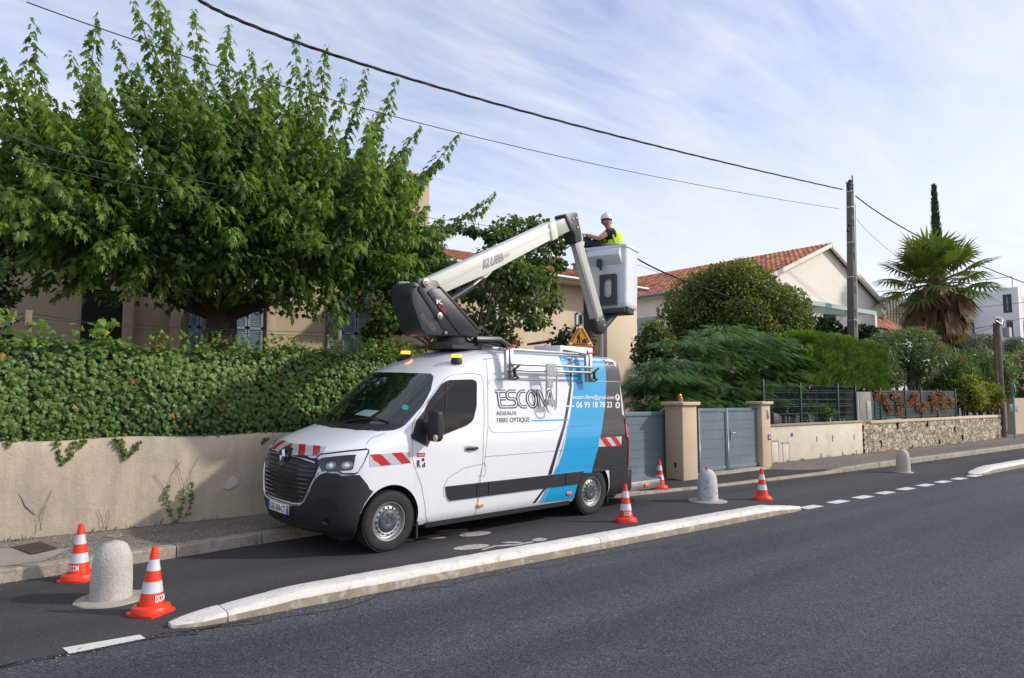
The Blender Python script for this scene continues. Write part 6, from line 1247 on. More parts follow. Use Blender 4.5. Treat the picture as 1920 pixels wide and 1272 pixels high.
Hs = st_.z-.1; mb = MB(); mb.lathe([(.30, -.012), (.31, 0), (.30, .012), (.001, .012)], 30, 0, Matrix.Translation((.25, .05, Hs-.33)) @ Matrix.Rotation(R(90), 4, 'X') @ Matrix.Rotation(R(30), 4, 'Y'), capb=True); mb.build('sign_back', pm('sign_back_grey', (.30, .32, .31), .5, .3), sn, smooth=True, angle=40)
mb = MB(); mb.box((.2, .06, Hs-1.05), (.45, .03, .3), rz=R(-20)); mb.build('sign_panel', pm('sign_back_grey', (.3, .3, .3)), sn, bevel=.01)
mb = MB(); mb.box((.25, .02, Hs-.30), (.2, .03, .05)); mb.box((.05, .02, Hs-.6), (.25, .03, .05)); mb.build('sign_bracket', P_gm, sn)
# old wooden pole behind the boom
a = at(1105, 560, 13.0); mb = MB(); mb.tube([(a.x, 13.0, 0), (a.x-.02, 13.0, 4.9)], [.17, .14], 14); mb.build('old_wooden_pole', pm('dark_old_wood', (.07, .055, .045), .95, var=.3, vs=3, bump=.8, bs=25), label='dark old wooden pole standing behind the jib and the bucket', cat='utility pole', smooth=True, angle=50)
# ============================================================ TREES AND SHRUBS
P_bark = pm('bark', (.055, .042, .032), .95, var=.3, vs=5, bump=.9, bs=22)
def bez(a, c, b, n): t = np.linspace(0, 1, n)[:, None]; return (1-t)**2*a+2*t*(1-t)*c+t*t*b
def limb_mesh(name, limbs, parent, mat=P_bark, n=8, **kw):
    mb = MB()
    for pts, r0, r1 in limbs: mb.tube([tuple(p) for p in pts], list(np.linspace(r0, r1, len(pts))), n)
    return mb.build(name, mat, parent, smooth=True, angle=60, **kw)
# ---------------- mulberry
L_mul = leafmat('mulberry_leaf', (.038, .082, .018), (.19, .29, .055), .42, .42, yellow=(.22, .33, .05), yfrac=.05, spec=.3)
tc_ = at(414, 600, 13.0); TX = tc_.x; TC = np.array([TX, 13.0, 4.4]); mt = empty('mulberry_tree', (TX, 13.0, 0), 'large spreading tree with long upright leafy shoots and thick dark trunk', 'tree'); O_ = np.array([TX, 13.0, 0])
limbs = [([(0, 0, 0), (0, 0, 1.5), (0.02, 0, 3.0), (0, 0, 3.45)], .29, .25)]; lims = []; ends = []
for k in range(11):
    a = 2*math.pi*k/11+rng.normal(0, .15); r = rng.uniform(1.5, 2.5); e = np.array([r*math.cos(a)*1.15, r*math.sin(a)*.8, rng.uniform(4.1, 4.7)]); s = np.array([.1*math.cos(a), .1*math.sin(a), 3.25])
    ps = bez(s, np.array([e[0]*.6, e[1]*.6, 3.75]), e, 7); lims.append((ps, .12, .045)); ends.append(e)
    e2 = e+np.array([e[0]*.35+rng.normal(0, .3), e[1]*.35+rng.normal(0, .3), rng.uniform(-.2, .4)]); lims.append((bez(e, (e+e2)/2+[0, 0, .1], e2, 4), .055, .03)); ends.append(e2)
ends = np.array(ends)
tips = []
def tp(px, py, Y): q = at(px, py, Y); return np.array([q.x-TX, q.y-13.0, q.z])
for px, py, Y in ((62, 35, 12.6), (185, 22, 13.4), (250, 0, 12.5), (315, 18, 14.2), (362, 15, 12.8), (430, 45, 13.4), (555, 60, 12.6), (612, 85, 13.5), (690, 120, 13), (745, 147, 12.4), (645, 145, 12.8), (790, 235, 13.6), (862, 247, 12.4), (928, 360, 12.6), (5, 108, 12.5), (60, 165, 12), (468, 92, 13.8), (505, 108, 12.6), (120, 190, 11.6), (335, 70, 13.5), (715, 200, 13.5), (285, -40, 13), (-60, 60, 12.5),
                  (243, 252, 10.7), (482, 290, 10.8), (565, 378, 10.7), (185, 465, 10.7), (30, 275, 10.6), (400, 290, 11), (690, 440, 10.9), (160, 490, 11.2), (800, 330, 12.0), (870, 400, 12.8), (660, 500, 10.9), (560, 415, 10.6), (-30, 330, 11), (95, 400, 10.8), (330, 180, 11.0), (600, 200, 11.2), (130, 95, 12.6), (215, 75, 12.4), (525, 130, 12.5), (580, 110, 13.2), (825, 300, 12.8), (760, 290, 12)):
    tips.append((tp(px, py, Y), 1))
for k in range(330):
    th = rng.uniform(0, 2*math.pi); ph = math.acos(rng.uniform(.02, 1)); rr = rng.uniform(.62, .90)
    d = np.array([math.sin(ph)*math.cos(th)*4.9, math.sin(ph)*math.sin(th)*3.2, math.cos(ph)*4.0])*rr; tips.append((d+[0.25, 0, 4.25], 0))
for k in range(110):
    th = rng.uniform(math.pi*1.02, math.pi*1.98); ph = rng.uniform(R(38), R(97)); rr = rng.uniform(.80, 1.0); d = np.array([math.sin(ph)*math.cos(th)*4.9, math.sin(ph)*math.sin(th)*3.0, math.cos(ph)*3.6])*rr; tips.append((d+[0.2, 0, 4.35], 1))
for px, py, Y in ((20, 505, 11.5), (100, 520, 11.4), (60, 480, 12), (140, 545, 11.6), (230, 560, 11.2), (300, 560, 11.3), (260, 535, 11), (340, 565, 11.8), (350, 520, 11.2), (460, 540, 11.5), (520, 580, 11.7), (548, 600, 11.6), (600, 600, 11.5), (632, 650, 11.5), (650, 600, 11.8), (700, 560, 11.8), (740, 500, 12), (590, 560, 11.2), (500, 520, 11), (430, 520, 10.9), (680, 470, 11.2), (780, 450, 12.2), (720, 520, 12.4), (840, 430, 12.6), (-40, 520, 11.6), (390, 550, 12.4), (460, 575, 13), (300, 540, 13), (200, 540, 13), (620, 570, 13), (560, 545, 14), (680, 590, 13.2), (372, 560, 12.2), (405, 568, 12.1), (440, 562, 12.2), (475, 560, 12.1), (390, 540, 11.6), (450, 530, 11.6), (420, 500, 11.3), (500, 545, 12), (340, 535, 12), (100, 560, 12.5), (20, 560, 12.8)):
    tips.append((tp(px, py, Y), 2))
G = []; tw = MB(); QP, QD, QU, QS, QR = [], [], [], [], []
for T_, kind in tips:
    dd = T_-np.array([0, 0, 4.3]); e = ends[np.argmin(np.linalg.norm(ends-(np.array([0, 0, 4.3])+dd*.45), axis=1))]
    L_ = np.linalg.norm(T_-e)
    if L_ > 3.8: e = T_+(e-T_)*3.8/L_
    hz = dd.copy(); hz[2] = 0
    if kind == 2: C = (e+T_)/2+np.array([0, 0, .45])
    else: C = (e+T_)/2+hz*.10-np.array([0, 0, .18])+rng.normal(0, .08, 3)
    n = max(8, int(np.linalg.norm(T_-e)/.038)); ps = bez(e, C, T_, n); tw.tube([tuple(p) for p in ps[::max(1, n//6)]], list(np.linspace(.022, .005, len(ps[::max(1, n//6)]))), 4, cap=False)
    tg = np.gradient(ps, axis=0); tg /= np.linalg.norm(tg, axis=1, keepdims=True)
    shade = rng.uniform(-.12, .12)
    for i in range(1, n):
        f = i/n
        for sgn in ((1, -1) if rng.random() < .55 else (rng.choice([1, -1]),)):
            az = i*2.4+(0 if sgn > 0 else math.pi)+rng.normal(0, .4); t = tg[i]; u = np.cross(t, [0, 0, 1.0]); u = u/(np.linalg.norm(u)+1e-6) if np.linalg.norm(u) > .15 else np.array([1., 0, 0]); w = np.cross(t, u); o = u*math.cos(az)+w*math.sin(az)
            sz = rng.uniform(.12, .20)*(1 if f < .85 else 1-(f-.85)*3.2); D = o*.8+t*.25+np.array([0, 0, -.7-.4*rng.random()]); P0 = ps[i]+o*(.085 if f < .9 else .03)*rng.uniform(.5, 1.3)
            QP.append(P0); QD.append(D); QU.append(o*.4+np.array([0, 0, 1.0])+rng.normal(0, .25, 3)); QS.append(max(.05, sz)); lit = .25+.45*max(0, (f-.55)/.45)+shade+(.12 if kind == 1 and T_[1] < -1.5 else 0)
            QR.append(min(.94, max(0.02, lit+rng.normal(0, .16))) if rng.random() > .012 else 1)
n = 7500; P_, d_ = shell(n, (0, -.3, 4.9), (3.6, 2.5, 2.1), .35); P_ = P_[P_[:, 2] > 3.4]; n = len(P_); dd = unit(n); dd[:, 2] -= .6
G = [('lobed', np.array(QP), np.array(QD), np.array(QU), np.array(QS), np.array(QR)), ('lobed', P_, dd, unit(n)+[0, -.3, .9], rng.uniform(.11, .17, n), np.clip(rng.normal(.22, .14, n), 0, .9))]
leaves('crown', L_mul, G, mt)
trk = limb_mesh('trunk', limbs, mt, n=14); limb_mesh('limb', lims, mt); tw.build('twigs', pm('green_twig', (.12, .10, .045), .8), mt)
# yellow flower / dark bush at left edge
L_dark = leafmat('dark_laurel', (.014, .028, .010), (.05, .085, .025), .12, .4)
def bush(name, label, cat, c, r, n, tpl, size, mat, parent_cat=None, inner=.45, clumps=14, up=.5, droop=0, core=.55, trunk=None, group=None, zmin=None, extra=None, cr=.42):
    c = np.array(c, float); b = empty(name, (c[0], c[1], 0), label, cat, group); r = np.array(r, float); PS, DS, US, SS, RS = [], [], [], [], []
    d = unit(clumps*3); d = d[d[:, 2] > -.55][:clumps]; per = n//(len(d)+5)
    cl = [(np.zeros(3), r*.84, per*5, 0)]+[(q*r*rng.uniform(.55, .72), r*cr*rng.uniform(.75, 1.2), per, rng.uniform(-.13, .13)) for q in d]
    for cc, rr_, m, sh in cl:
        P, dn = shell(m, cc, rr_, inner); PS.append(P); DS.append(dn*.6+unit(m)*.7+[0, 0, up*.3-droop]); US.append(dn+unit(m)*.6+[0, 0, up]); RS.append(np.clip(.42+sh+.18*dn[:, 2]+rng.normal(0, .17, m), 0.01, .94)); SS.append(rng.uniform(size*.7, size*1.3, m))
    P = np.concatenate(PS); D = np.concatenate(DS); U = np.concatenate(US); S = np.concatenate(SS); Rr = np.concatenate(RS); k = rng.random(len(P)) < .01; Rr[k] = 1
    P[:, 2] += c[2]
    if zmin is not None: ok = P[:, 2] > zmin; P, D, U, S, Rr = P[ok], D[ok], U[ok], S[ok], Rr[ok]
    g = [(tpl, P, D, U, S, Rr)]
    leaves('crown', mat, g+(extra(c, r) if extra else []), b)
    lm = []; base = np.array([0, 0, 0.0])
    top = np.array([0, 0, max(.4, c[2]-r[2]*.55)])
    if trunk: lm.append(([base, (base+top)/2+[.05, .03, 0], top], trunk, trunk*.75))
    for q in d[:9]: lm.append((bez(top if trunk else base+[q[0]*.2, q[1]*.2, 0], np.array([q[0]*r[0]*.3, q[1]*r[1]*.3, c[2]]), q*r*.75+[0, 0, c[2]], 6), (trunk or .06)*.55, .012))
    limb_mesh('trunk' if trunk else 'stems', lm, b, n=7); return b
q = at(-10, 500, 12.2); bush('laurel_bush', 'dark glossy bush at the extreme left edge beside the beige house', 'bush', (q.x-.45, 12.2, 3.3), (.75, .8, 1.1), 2600, 'ell', .11, L_dark, trunk=.07)
# ---------------- tree behind the boom
L_lin = leafmat('broad_leaf', (.032, .066, .015), (.15, .225, .042), .34, .42, yellow=(.35, .33, .04), yfrac=.02)
ta = at(905, 560, 12.2); t2 = empty('garden_tree', (ta.x-.6, 12.2, 0), 'leafy deciduous tree with visible limbs right behind the lift boom', 'tree'); TO = np.array([ta.x-.6, 12.2, 0])
CL = [(965, 430, 40, 28), (1010, 420, 22, 14), (930, 440, 30, 16), (885, 432, 20, 10), (1000, 470, 50, 35), (1045, 455, 18, 22), (940, 490, 50, 35), (1020, 520, 32, 25), (1050, 495, 12, 12), (900, 540, 55, 35), (980, 560, 50, 30), (1035, 565, 24, 24), (850, 520, 40, 30), (820, 500, 35, 30), (790, 540, 40, 30), (760, 600, 40, 25), (720, 595, 30, 28), (860, 600, 50, 30), (930, 600, 45, 28), (1000, 600, 35, 18), (940, 640, 40, 20), (880, 645, 40, 18), (975, 520, 45, 30), (830, 640, 30, 14), (740, 560, 25, 25), (800, 470, 25, 22), (1020, 440, 30, 10), (700, 625, 25, 18)]
G = []; ll = []
for i, (px, py, rx_, ry_) in enumerate(CL):
    Y = 12.2+rng.uniform(-1.3, 1.1); q = at(px, py, Y); ds = math.hypot(q.x, q.y)/F; c = np.array([q.x, q.y, q.z])-TO; rr_ = np.array([rx_*ds*1.15, rx_*ds*.8, ry_*ds*1.05]); m = int(75+rx_*ry_*.34)
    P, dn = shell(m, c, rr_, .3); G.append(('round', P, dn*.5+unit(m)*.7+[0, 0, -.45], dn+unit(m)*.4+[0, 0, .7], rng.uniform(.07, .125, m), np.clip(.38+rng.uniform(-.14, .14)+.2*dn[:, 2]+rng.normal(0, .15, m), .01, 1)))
    if i % 2 == 0: ll.append((bez(np.array([.2, 0, 2.2]), np.array([c[0]*.5, c[1]*.5, 2.9+.1*(i % 3)]), c, 7), .055, .012))
leaves('crown', L_lin, G, t2); limb_mesh('trunk', [([(0, 0, 0), (.05, 0, 1.2), (.2, 0, 2.25)], .15, .12)]+ll, t2)
# sprig with leaves sticking over the wall and dark bush behind the van roof
q = at(1070, 655, 12.6); bush('dark_shrub', 'dark leafy shrub visible behind the warning triangle', 'shrub', (q.x, 12.6, 2.75), (.75, .6, .75), 1700, 'round', .085, L_dark, trunk=.04)
q = at(745, 640, 11.3); bush('garden_shrub', 'light green shrub above the van roof at the end of the ivy hedge', 'shrub', (q.x, 11.3, 2.35), (.9, .5, .55), 1500, 'round', .08, L_lin, trunk=.04)
q = at(900, 655, 11.6); bush('garden_shrub', 'green shrub peeking just over the van roof below the turntable', 'shrub', (q.x, 11.6, 2.35), (1.3, .5, .45), 1700, 'round', .08, L_lin, trunk=.04)
# ---------------- round tree in front of the gable house
L_rnd = leafmat('small_olive_leaf', (.042, .068, .014), (.19, .225, .038), .32, .45, yellow=(.40, .32, .03), yfrac=.05)
Yr = 13.6; q = at(1385, 590, Yr); ds = math.hypot(q.x, q.y)/F*1.0
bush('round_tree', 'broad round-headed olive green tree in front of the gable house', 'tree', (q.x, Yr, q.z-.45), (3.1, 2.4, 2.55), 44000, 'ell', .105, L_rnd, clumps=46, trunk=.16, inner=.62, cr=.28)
q = at(1243, 650, 11.8); bush('yellowing_shrub', 'tall loose shrub with yellowing leaves left of the feathery tree', 'shrub', (q.x, 12.1, q.z-.35), (.6, .6, 1.1), 3000, 'round', .085, leafmat('yellowing_leaf', (.03, .06, .015), (.14, .19, .04), .3, .45, yellow=(.55, .48, .05), yfrac=.09), trunk=.06)
# ---------------- feathery tree: layered fronds
L_fea = leafmat('feathery_leaf', (.032, .082, .032), (.15, .28, .080), .28, .5, yellow=(.19, .32, .06), yfrac=.08)
ft_ = at(1350, 700, 11.2); t3 = empty('feathery_tree', (ft_.x, 11.2, 0), 'dark feathery-leaved tree with layered fronds above the double gate', 'tree'); TO = np.array([ft_.x, 11.2, 0]); G = []
CL = [(1360, 625, 90, 22), (1310, 650, 75, 22), (1420, 645, 70, 22), (1270, 690, 80, 28), (1345, 680, 90, 26), (1440, 675, 60, 24), (1235, 730, 65, 28), (1300, 730, 70, 26), (1370, 715, 80, 26), (1450, 710, 55, 24), (1340, 755, 90, 26), (1400, 745, 60, 20), (1250, 760, 50, 20), (1475, 660, 35, 18), (1385, 770, 40, 20), (1320, 775, 60, 20), (1480, 690, 35, 25), (1225, 765, 35, 18), (1290, 765, 50, 18), (1345, 735, 70, 22), (1400, 715, 60, 24), (1260, 710, 60, 22), (1215, 715, 25, 25)]
for i, (px, py, rx_, ry_) in enumerate(CL):
    for k in range(7):
        Y = rng.uniform(10.3, 12.0); x_ = px+rng.uniform(-.5, .5)*rx_; y_ = py+rng.uniform(-.7, .7)*ry_; q = at(x_, y_, Y); c = np.array(q)-TO; m = 60
        az = rng.uniform(0, 2*math.pi, m); rad = rng.random(m)**.6; ds = q.x*.0011
        P = c+np.stack([np.cos(az)*rad*rx_*ds*.65, np.sin(az)*rad*.55, -.25*rad**2*ry_*ds+rng.normal(0, .05, m)], 1)
        D = np.stack([np.cos(az), np.sin(az)*.8-.25, rng.normal(-.12, .18, m)], 1); U = unit(m)*.25+[0, -.25, 1.0]; top_lit = .0 if py > 640 else .15  # highest fronds get a lighter leaf tone, light from above put into the colour
        G.append(('frond', P, D, U, rng.uniform(.17, .32, m), np.clip(.4+top_lit+rng.uniform(-.2, .2)+rng.normal(0, .12, m), 0, 1)))
leaves('crown', L_fea, G, t3); limb_mesh('trunk', [([(0, 0, 0), (.03, 0, 1), (0, .1, 1.8)], .10, .08)]+[(bez(np.array([0, .1, 1.6]), np.array([c*.4, .1, 2.2]), np.array([c, rng.uniform(-.6, .6), 2.9+rng.uniform(-.3, .4)]), 6), .05, .012) for c in (-2.2, -1.4, -.6, .3, 1.1, 1.9)], t3)
# ---------------- bright thuja hedge
L_thu = leafmat('bright_thuja', (.042, .095, .012), (.145, .25, .030), .30, .55)
hx0, hx1 = at(1496, 700, 10.35).x, at(1646, 700, 10.35).x; hzb = at(1560, 736, 10.2).z; hzt = at(1540, 636, 10.4).z
th = empty('clipped_conifer_hedge', ((hx0+hx1)/2, 10.5, 0), 'bright green clipped conifer hedge overhanging the mesh fence', 'hedge'); LX = (hx1-hx0)/2; n = 15000
P = np.stack([rng.uniform(-1, 1, n), rng.uniform(-1, 1, n), rng.uniform(-1, 1, n)], 1); fc = rng.integers(0, 4, n); P[fc == 0, 1] = -1; P[fc == 1, 1] = -1; P[fc == 2, 2] = 1; P[fc == 3, 0] = -1
nrm = np.zeros((n, 3)); nrm[fc <= 1, 1] = -1; nrm[fc == 2, 2] = 1; nrm[fc == 3, 0] = -1
rn_ = np.sqrt(np.maximum(1e-6, (np.abs(P)**7).sum(1)**(1/3.5))); P = P/rn_[:, None]; bl_ = np.array([mn.noise(Vector(p*[5, 3, 3])) for p in P])
zc = (hzt+hzb)/2; zr_ = (hzt-hzb)/2; P = P*[LX*(1), .62, zr_]*(1+.15*bl_[:, None])*rng.uniform(.93, 1.02, (n, 1)); tpz = P[:, 2]; P[:, 2] = zc+tpz-.10*(P[:, 0]/LX)
leaves('crown', L_thu, [('spray', P, nrm*.6+unit(n)*.5+[0, 0, 1.0], nrm+unit(n)*.5, rng.uniform(.09, .17, n), np.clip(.5+.45*bl_+rng.normal(0, .15, n), 0, 1))], th)
mb = MB(); mb.ball((0, 0, zc), 1, 0, 10, (LX*.9, .5, zr_*.85)); mb.build('inner_twigs', pm('hedge_core', (.03, .05, .012), .95), th); limb_mesh('trunk', [([(x, 0, 0), (x+.05, 0, 1.2), (x, 0, hzb+.3)], .06, .05) for x in np.linspace(-LX*.8, LX*.8, 7)], th)
# ---------------- oleanders and other shrubs on the right
L_ole = leafmat('oleander_leaf', (.050, .085, .030), (.20, .27, .10), .22, .42); L_ole2 = leafmat('oleander_leaf_fresh', (.045, .085, .020), (.17, .26, .06), .25, .42); L_oliv = leafmat('grey_olive_leaf', (.05, .07, .035), (.16, .20, .11), .15, .5); L_yel = leafmat('yellow_green_leaf', (.09, .12, .015), (.34, .34, .05), .3, .5)
P_pk = pm('pink_flower', (.55, .18, .24), .6); P_wf2 = pm('white_flower', (.70, .66, .60), .6); P_rd = pm('red_flower', (.45, .04, .08), .6)
def ol(px, py, Y, rx_, ry_, label, mat, n, name='oleander_shrub', sz=.17, grp='oleander shrubs behind the stone wall', tpl='strap', fl=None, cat='shrub'):
    q = at(px, py, Y); ds = q.dot(Vector((math.cos(YAW), math.sin(YAW), 0)))/F; rx_ *= 1.12; ry_ *= 1.12; n = int(n*1.35); b = bush(name, label, cat, (q.x, Y, q.z), (rx_*ds*1.25, max(.7, rx_*ds*.8), ry_*ds), n, tpl, sz, mat, clumps=22, up=.8, group=grp, inner=.5, cr=.36)
    if fl:
        for m_, pts in fl:
            mb = MB()
            for fx_, fy_ in pts:
                p = at(fx_, fy_, Y-max(.7, rx_*ds*.8)*.93)
                for k in range(7): mb.ball((p.x-q.x+random.gauss(0, .07), p.y-Y+random.gauss(0, .04), p.z+random.gauss(0, .05)), .034, 0, 5, (1, 1, .7))
            mb.build('flowers', m_, b)
    return b
def zf(*p): return [(1400+x/3.692, 600+y/3.694) for x, y in p]
ol(1700, 672, 11.2, 72, 56, 'large grey-green oleander with a few white flowers right of the bright hedge', L_ole, 19000, sz=.19, fl=[(P_wf2, zf((1130, 170), (1240, 285), (1100, 160))), (P_rd, zf((1225, 60), (1320, 185)))])
ol(1650, 700, 11.0, 30, 42, 'smaller oleander pressed between the bright hedge and the slatted fence', L_ole, 5000, sz=.17)
ol(1778, 708, 11.3, 56, 52, 'middle oleander with fresh green leaves behind the slatted fence', L_ole2, 10000, sz=.2, fl=[(P_rd, zf((1490, 258), (1330, 175)))])
ol(1848, 718, 11.2, 52, 56, 'fresh green oleander left of the wooden poles', L_ole2, 9000, sz=.2)
ol(1862, 690, 13.0, 48, 32, 'pink flowering oleander behind the wooden poles', L_ole2, 7000, sz=.2, fl=[(P_pk, zf((1650, 215), (1690, 215), (1725, 225), (1745, 260), (1700, 235), (1830, 260), (1860, 255), (1890, 270), (1640, 240), (1780, 300), (1900, 300), (1760, 240), (1670, 230), (1810, 285), (1875, 240)))])
ol(1925, 715, 12.0, 45, 62, 'oleander with scattered pink flowers at the right edge of the picture', L_ole2, 8000, sz=.2, fl=[(P_pk, zf((1905, 400), (1915, 470), (1890, 310)))])
ol(1838, 748, 10.4, 42, 28, 'yellow-green variegated bush hanging over the stone wall', L_yel, 5000, name='yellow_bush', sz=.10, grp=None, tpl='round')
ol(1812, 742, 10.3, 22, 34, 'small golden leaved bush at the end of the slatted fence', L_yel, 2600, name='yellow_bush', sz=.09, grp=None, tpl='round')
ol(1915, 755, 12.2, 22, 32, 'low green bush beside the road sign at the right edge', L_ole2, 2500, name='low_bush', sz=.14, grp=None)
ol(1830, 650, 19, 48, 22, 'grey-green olive bush below the balconies of the apartment block', L_oliv, 6000, name='olive_bush', sz=.22, grp='olive bushes before the apartment block')
ol(1915, 655, 19, 38, 22, 'grey-green olive bush right of the wooden poles below the apartment block', L_oliv, 5000, name='olive_bush', sz=.22, grp='olive bushes before the apartment block')
ol(1535, 618, 12.8, 42, 20, 'dark green shrub between the round tree and the concrete pole', L_dark, 3500, name='dark_shrub', sz=.11, grp=None, tpl='round')
ol(1610, 625, 13.0, 28, 12, 'low dark shrub right of the concrete pole below the pergola', L_dark, 1800, name='dark_shrub', sz=.11, grp=None, tpl='round')
ol(1470, 742, 10.9, 46, 40, 'dim ivy covered shrub seen through the mesh fence', L_dark, 7000, name='fence_shrub', sz=.09, grp='shrubs seen through the mesh fence', tpl='ivy')
ol(1565, 750, 11.0, 56, 40, 'sparse dark undergrowth below the bright hedge', L_dark, 7000, name='fence_shrub', sz=.09, grp='shrubs seen through the mesh fence', tpl='ivy')
ol(1530, 772, 10.1, 9, 16, 'small bright conifer seedling behind the mesh fence', L_thu, 500, name='conifer_seedling', sz=.10, grp=None, tpl='spray')
# ---------------- fan palm
L_palm = leafmat('palm_green', (.045, .075, .016), (.17, .22, .05), .3, .4); L_pdry = leafmat('palm_dry', (.11, .065, .035), (.30, .19, .10), .15, .8); YP = 12.0
pc = at(1752, 532, YP); pm_ = empty('fan_palm', (pc.x, YP, 0), 'shaggy fan palm with green fans above a thick skirt of dead brown fronds', 'palm tree'); zc = pc.z; ds = pc.dot(Vector((math.cos(YAW), math.sin(YAW), 0)))/F
def fan(V, Fc, Rn, base, dirv, pet, rad, sag, rn, nb=24, spread=145):
    d = np.array(dirv, float); d /= np.linalg.norm(d); hub = base+d*pet+np.array([0, 0, -sag*pet*.3]); u = np.cross(d, [0, 0, 1.0]); u /= np.linalg.norm(u)+1e-6; w = np.cross(u, d)
    for k in range(nb):
        a = math.radians(-spread+2*spread*k/(nb-1)); L_ = rad*(1-.25*abs(a)/2.6)*rng.uniform(.88, 1.05); dr = d*math.cos(a)+u*math.sin(a); nn = w; s = np.cross(nn, dr); wd = rad*.055
        p0 = hub; p1 = hub+dr*L_*.55+w*.12*rad*abs(math.sin(a)); p2 = hub+dr*L_+w*.05*rad+np.array([0, 0, -sag*L_*.45]); b0 = len(V)
        V += [p0, p1+s*wd, p1-s*wd+w*.01, p2]; Fc += [(b0, b0+1, b0+2), (b0+1, b0+3, b0+2)]; Rn += [min(.99, max(0, rn+rng.normal(0, .12)))]*4
def fanmesh(name, mat, V, Fc, Rn):
    me = bpy.data.meshes.new(name); me.from_pydata([tuple(v) for v in V], [], Fc); a_ = me.attributes.new('rnd', 'FLOAT', 'POINT'); a_.data.foreach_set('value', np.array(Rn, np.float32)); me.materials.append(mat); return link(name, me, pm_)
E_x = np.array([rgt.x, rgt.y, 0]); E_y = np.array([fwd.x, fwd.y, 0]); V, Fc, Rn = [], [], []; st = MB(); base = np.array([0, 0, zc])
for k in range(36):
    az = 2*math.pi*k*.618+rng.normal(0, .2); el = R(-30+105*((k+.5)/36)**.85); dirv = (E_x*math.cos(az)+E_y*math.sin(az))*math.cos(el)+np.array([0, 0, math.sin(el)]); pet = ds*rng.uniform(48, 72)*(.9 if el > R(55) else 1); rad = ds*rng.uniform(46, 58)
    dv = dirv/np.linalg.norm(dirv); fan(V, Fc, Rn, base+dv*.1, dv, pet, rad, .55 if el < R(20) else .22, .45+.25*math.sin(el)+rng.uniform(-.2, .2)); st.tube([tuple(base), tuple(base+dv*pet*.6), tuple(base+dv*pet+np.array([0, 0, -.16*pet*(.55 if el < .35 else .2)]))], [.045, .03, .018], 4, cap=False)
fanmesh('green_fronds', L_palm, V, Fc, Rn); st.build('frond_stalk', pm('palm_stalk', (.16, .15, .05), .6), pm_); V, Fc, Rn = [], [], []
for k in range(210):
    az = rng.uniform(0, 2*math.pi); hgt = zc-.05-rng.random()*ds*62; o = E_x*math.cos(az)+E_y*math.sin(az); b0 = np.array([0, 0, hgt])+o*ds*rng.uniform(8, 40); dv = o*.2+np.array([rng.normal(0, .16), rng.normal(0, .16), -1]); fan(V, Fc, Rn, b0, dv, .05, ds*rng.uniform(28, 64), .0, rng.uniform(0, .9), nb=9, spread=rng.uniform(12, 34))
fanmesh('dead_fronds', L_pdry, V, Fc, Rn)
mb = MB(); mb.tube([(0, 0, 0), (0, 0, zc*.5), (0, 0, zc+.2)], [.42, .38, .3], 12); mb.build('trunk', P_bark, pm_, smooth=True)
# cypress
L_cyp = leafmat('cypress_leaf', (.018, .035, .016), (.06, .09, .035), .1, .6); YC = 17.0; ct = at(1759, 355, YC); cb = at(1763, 560, YC); cy = empty('cypress_tree', (cb.x, YC, 0), 'tall thin dark cypress whose tip rises above the palm', 'tree'); n = 9000; t = rng.random(n); ds2 = ct.x*.00095
rd = ds2*(8.5*np.sin(np.pi*np.clip(t*.62+.36, 0, 1))**.8+.5); az = rng.uniform(0, 2*math.pi, n); rr_ = rng.uniform(.6, 1.1, n)*rd; P = np.stack([np.cos(az)*rr_-.12*t, np.sin(az)*rr_, 2+t*(ct.z-2)], 1)
leaves('crown', L_cyp, [('spray', P, np.stack([np.cos(az)*.35, np.sin(az)*.35, np.ones(n)], 1)+unit(n)*.3, np.stack([np.cos(az), np.sin(az), np.zeros(n)], 1), rng.uniform(.15, .30, n), None)], cy); mb = MB(); mb.tube([(0, 0, 0), (0, 0, ct.z*.9)], [.25, .03], 8); mb.build('trunk', P_bark, cy)
q = at(1790, 655, 14); ol(1783, 655, 14, 14, 26, 'dark green conifer column right below the palm skirt', L_cyp, 2500, name='conifer', sz=.2, grp=None, tpl='spray')
# weeds along the wall foot
L_weed = leafmat('weed', (.05, .07, .02), (.16, .17, .06), .3, .6); G = []
for x in np.concatenate([rng.uniform(-3, 6, 40), rng.uniform(16, 33, 40)]):
    m = 7; y = 9.96 if x < 10 else 9.66; G.append(('strap', np.stack([x+rng.normal(0, .06, m), y-rng.random(m)*.04, np.full(m, .14)], 1), unit(m)+[0, -.4, 1], unit(m), rng.uniform(.04, .09, m), None))
leaves('wall_foot_weeds', L_weed, G, kind='stuff', label='sparse dry weeds along the foot of the walls', cat='weeds')
L_lit = leafmat('leaf_litter', (.10, .06, .03), (.30, .20, .09), .1, .8); m = 420; x = np.concatenate([rng.uniform(-2, 22, m//2), rng.uniform(14, 34, m//2)]); yk = np.array([kY(v) for v in x]); ins = rng.random(m) < .5
y = np.where(ins, yk-rng.random(m)**2*.25-.01, 9.9-rng.random(m)**2*.6); z = np.where(ins, .006, [pz(a, b_)+.006 for a, b_ in zip(x, y)])
leaves('leaf_litter', L_lit, [('quad', np.stack([x, y, z], 1), unit(m)*[1, 1, .1], unit(m)*.2+[0, 0, 1], rng.uniform(.02, .045, m), None)], kind='stuff', label='scattered dry leaves along kerb and wall foot', cat='leaf litter')

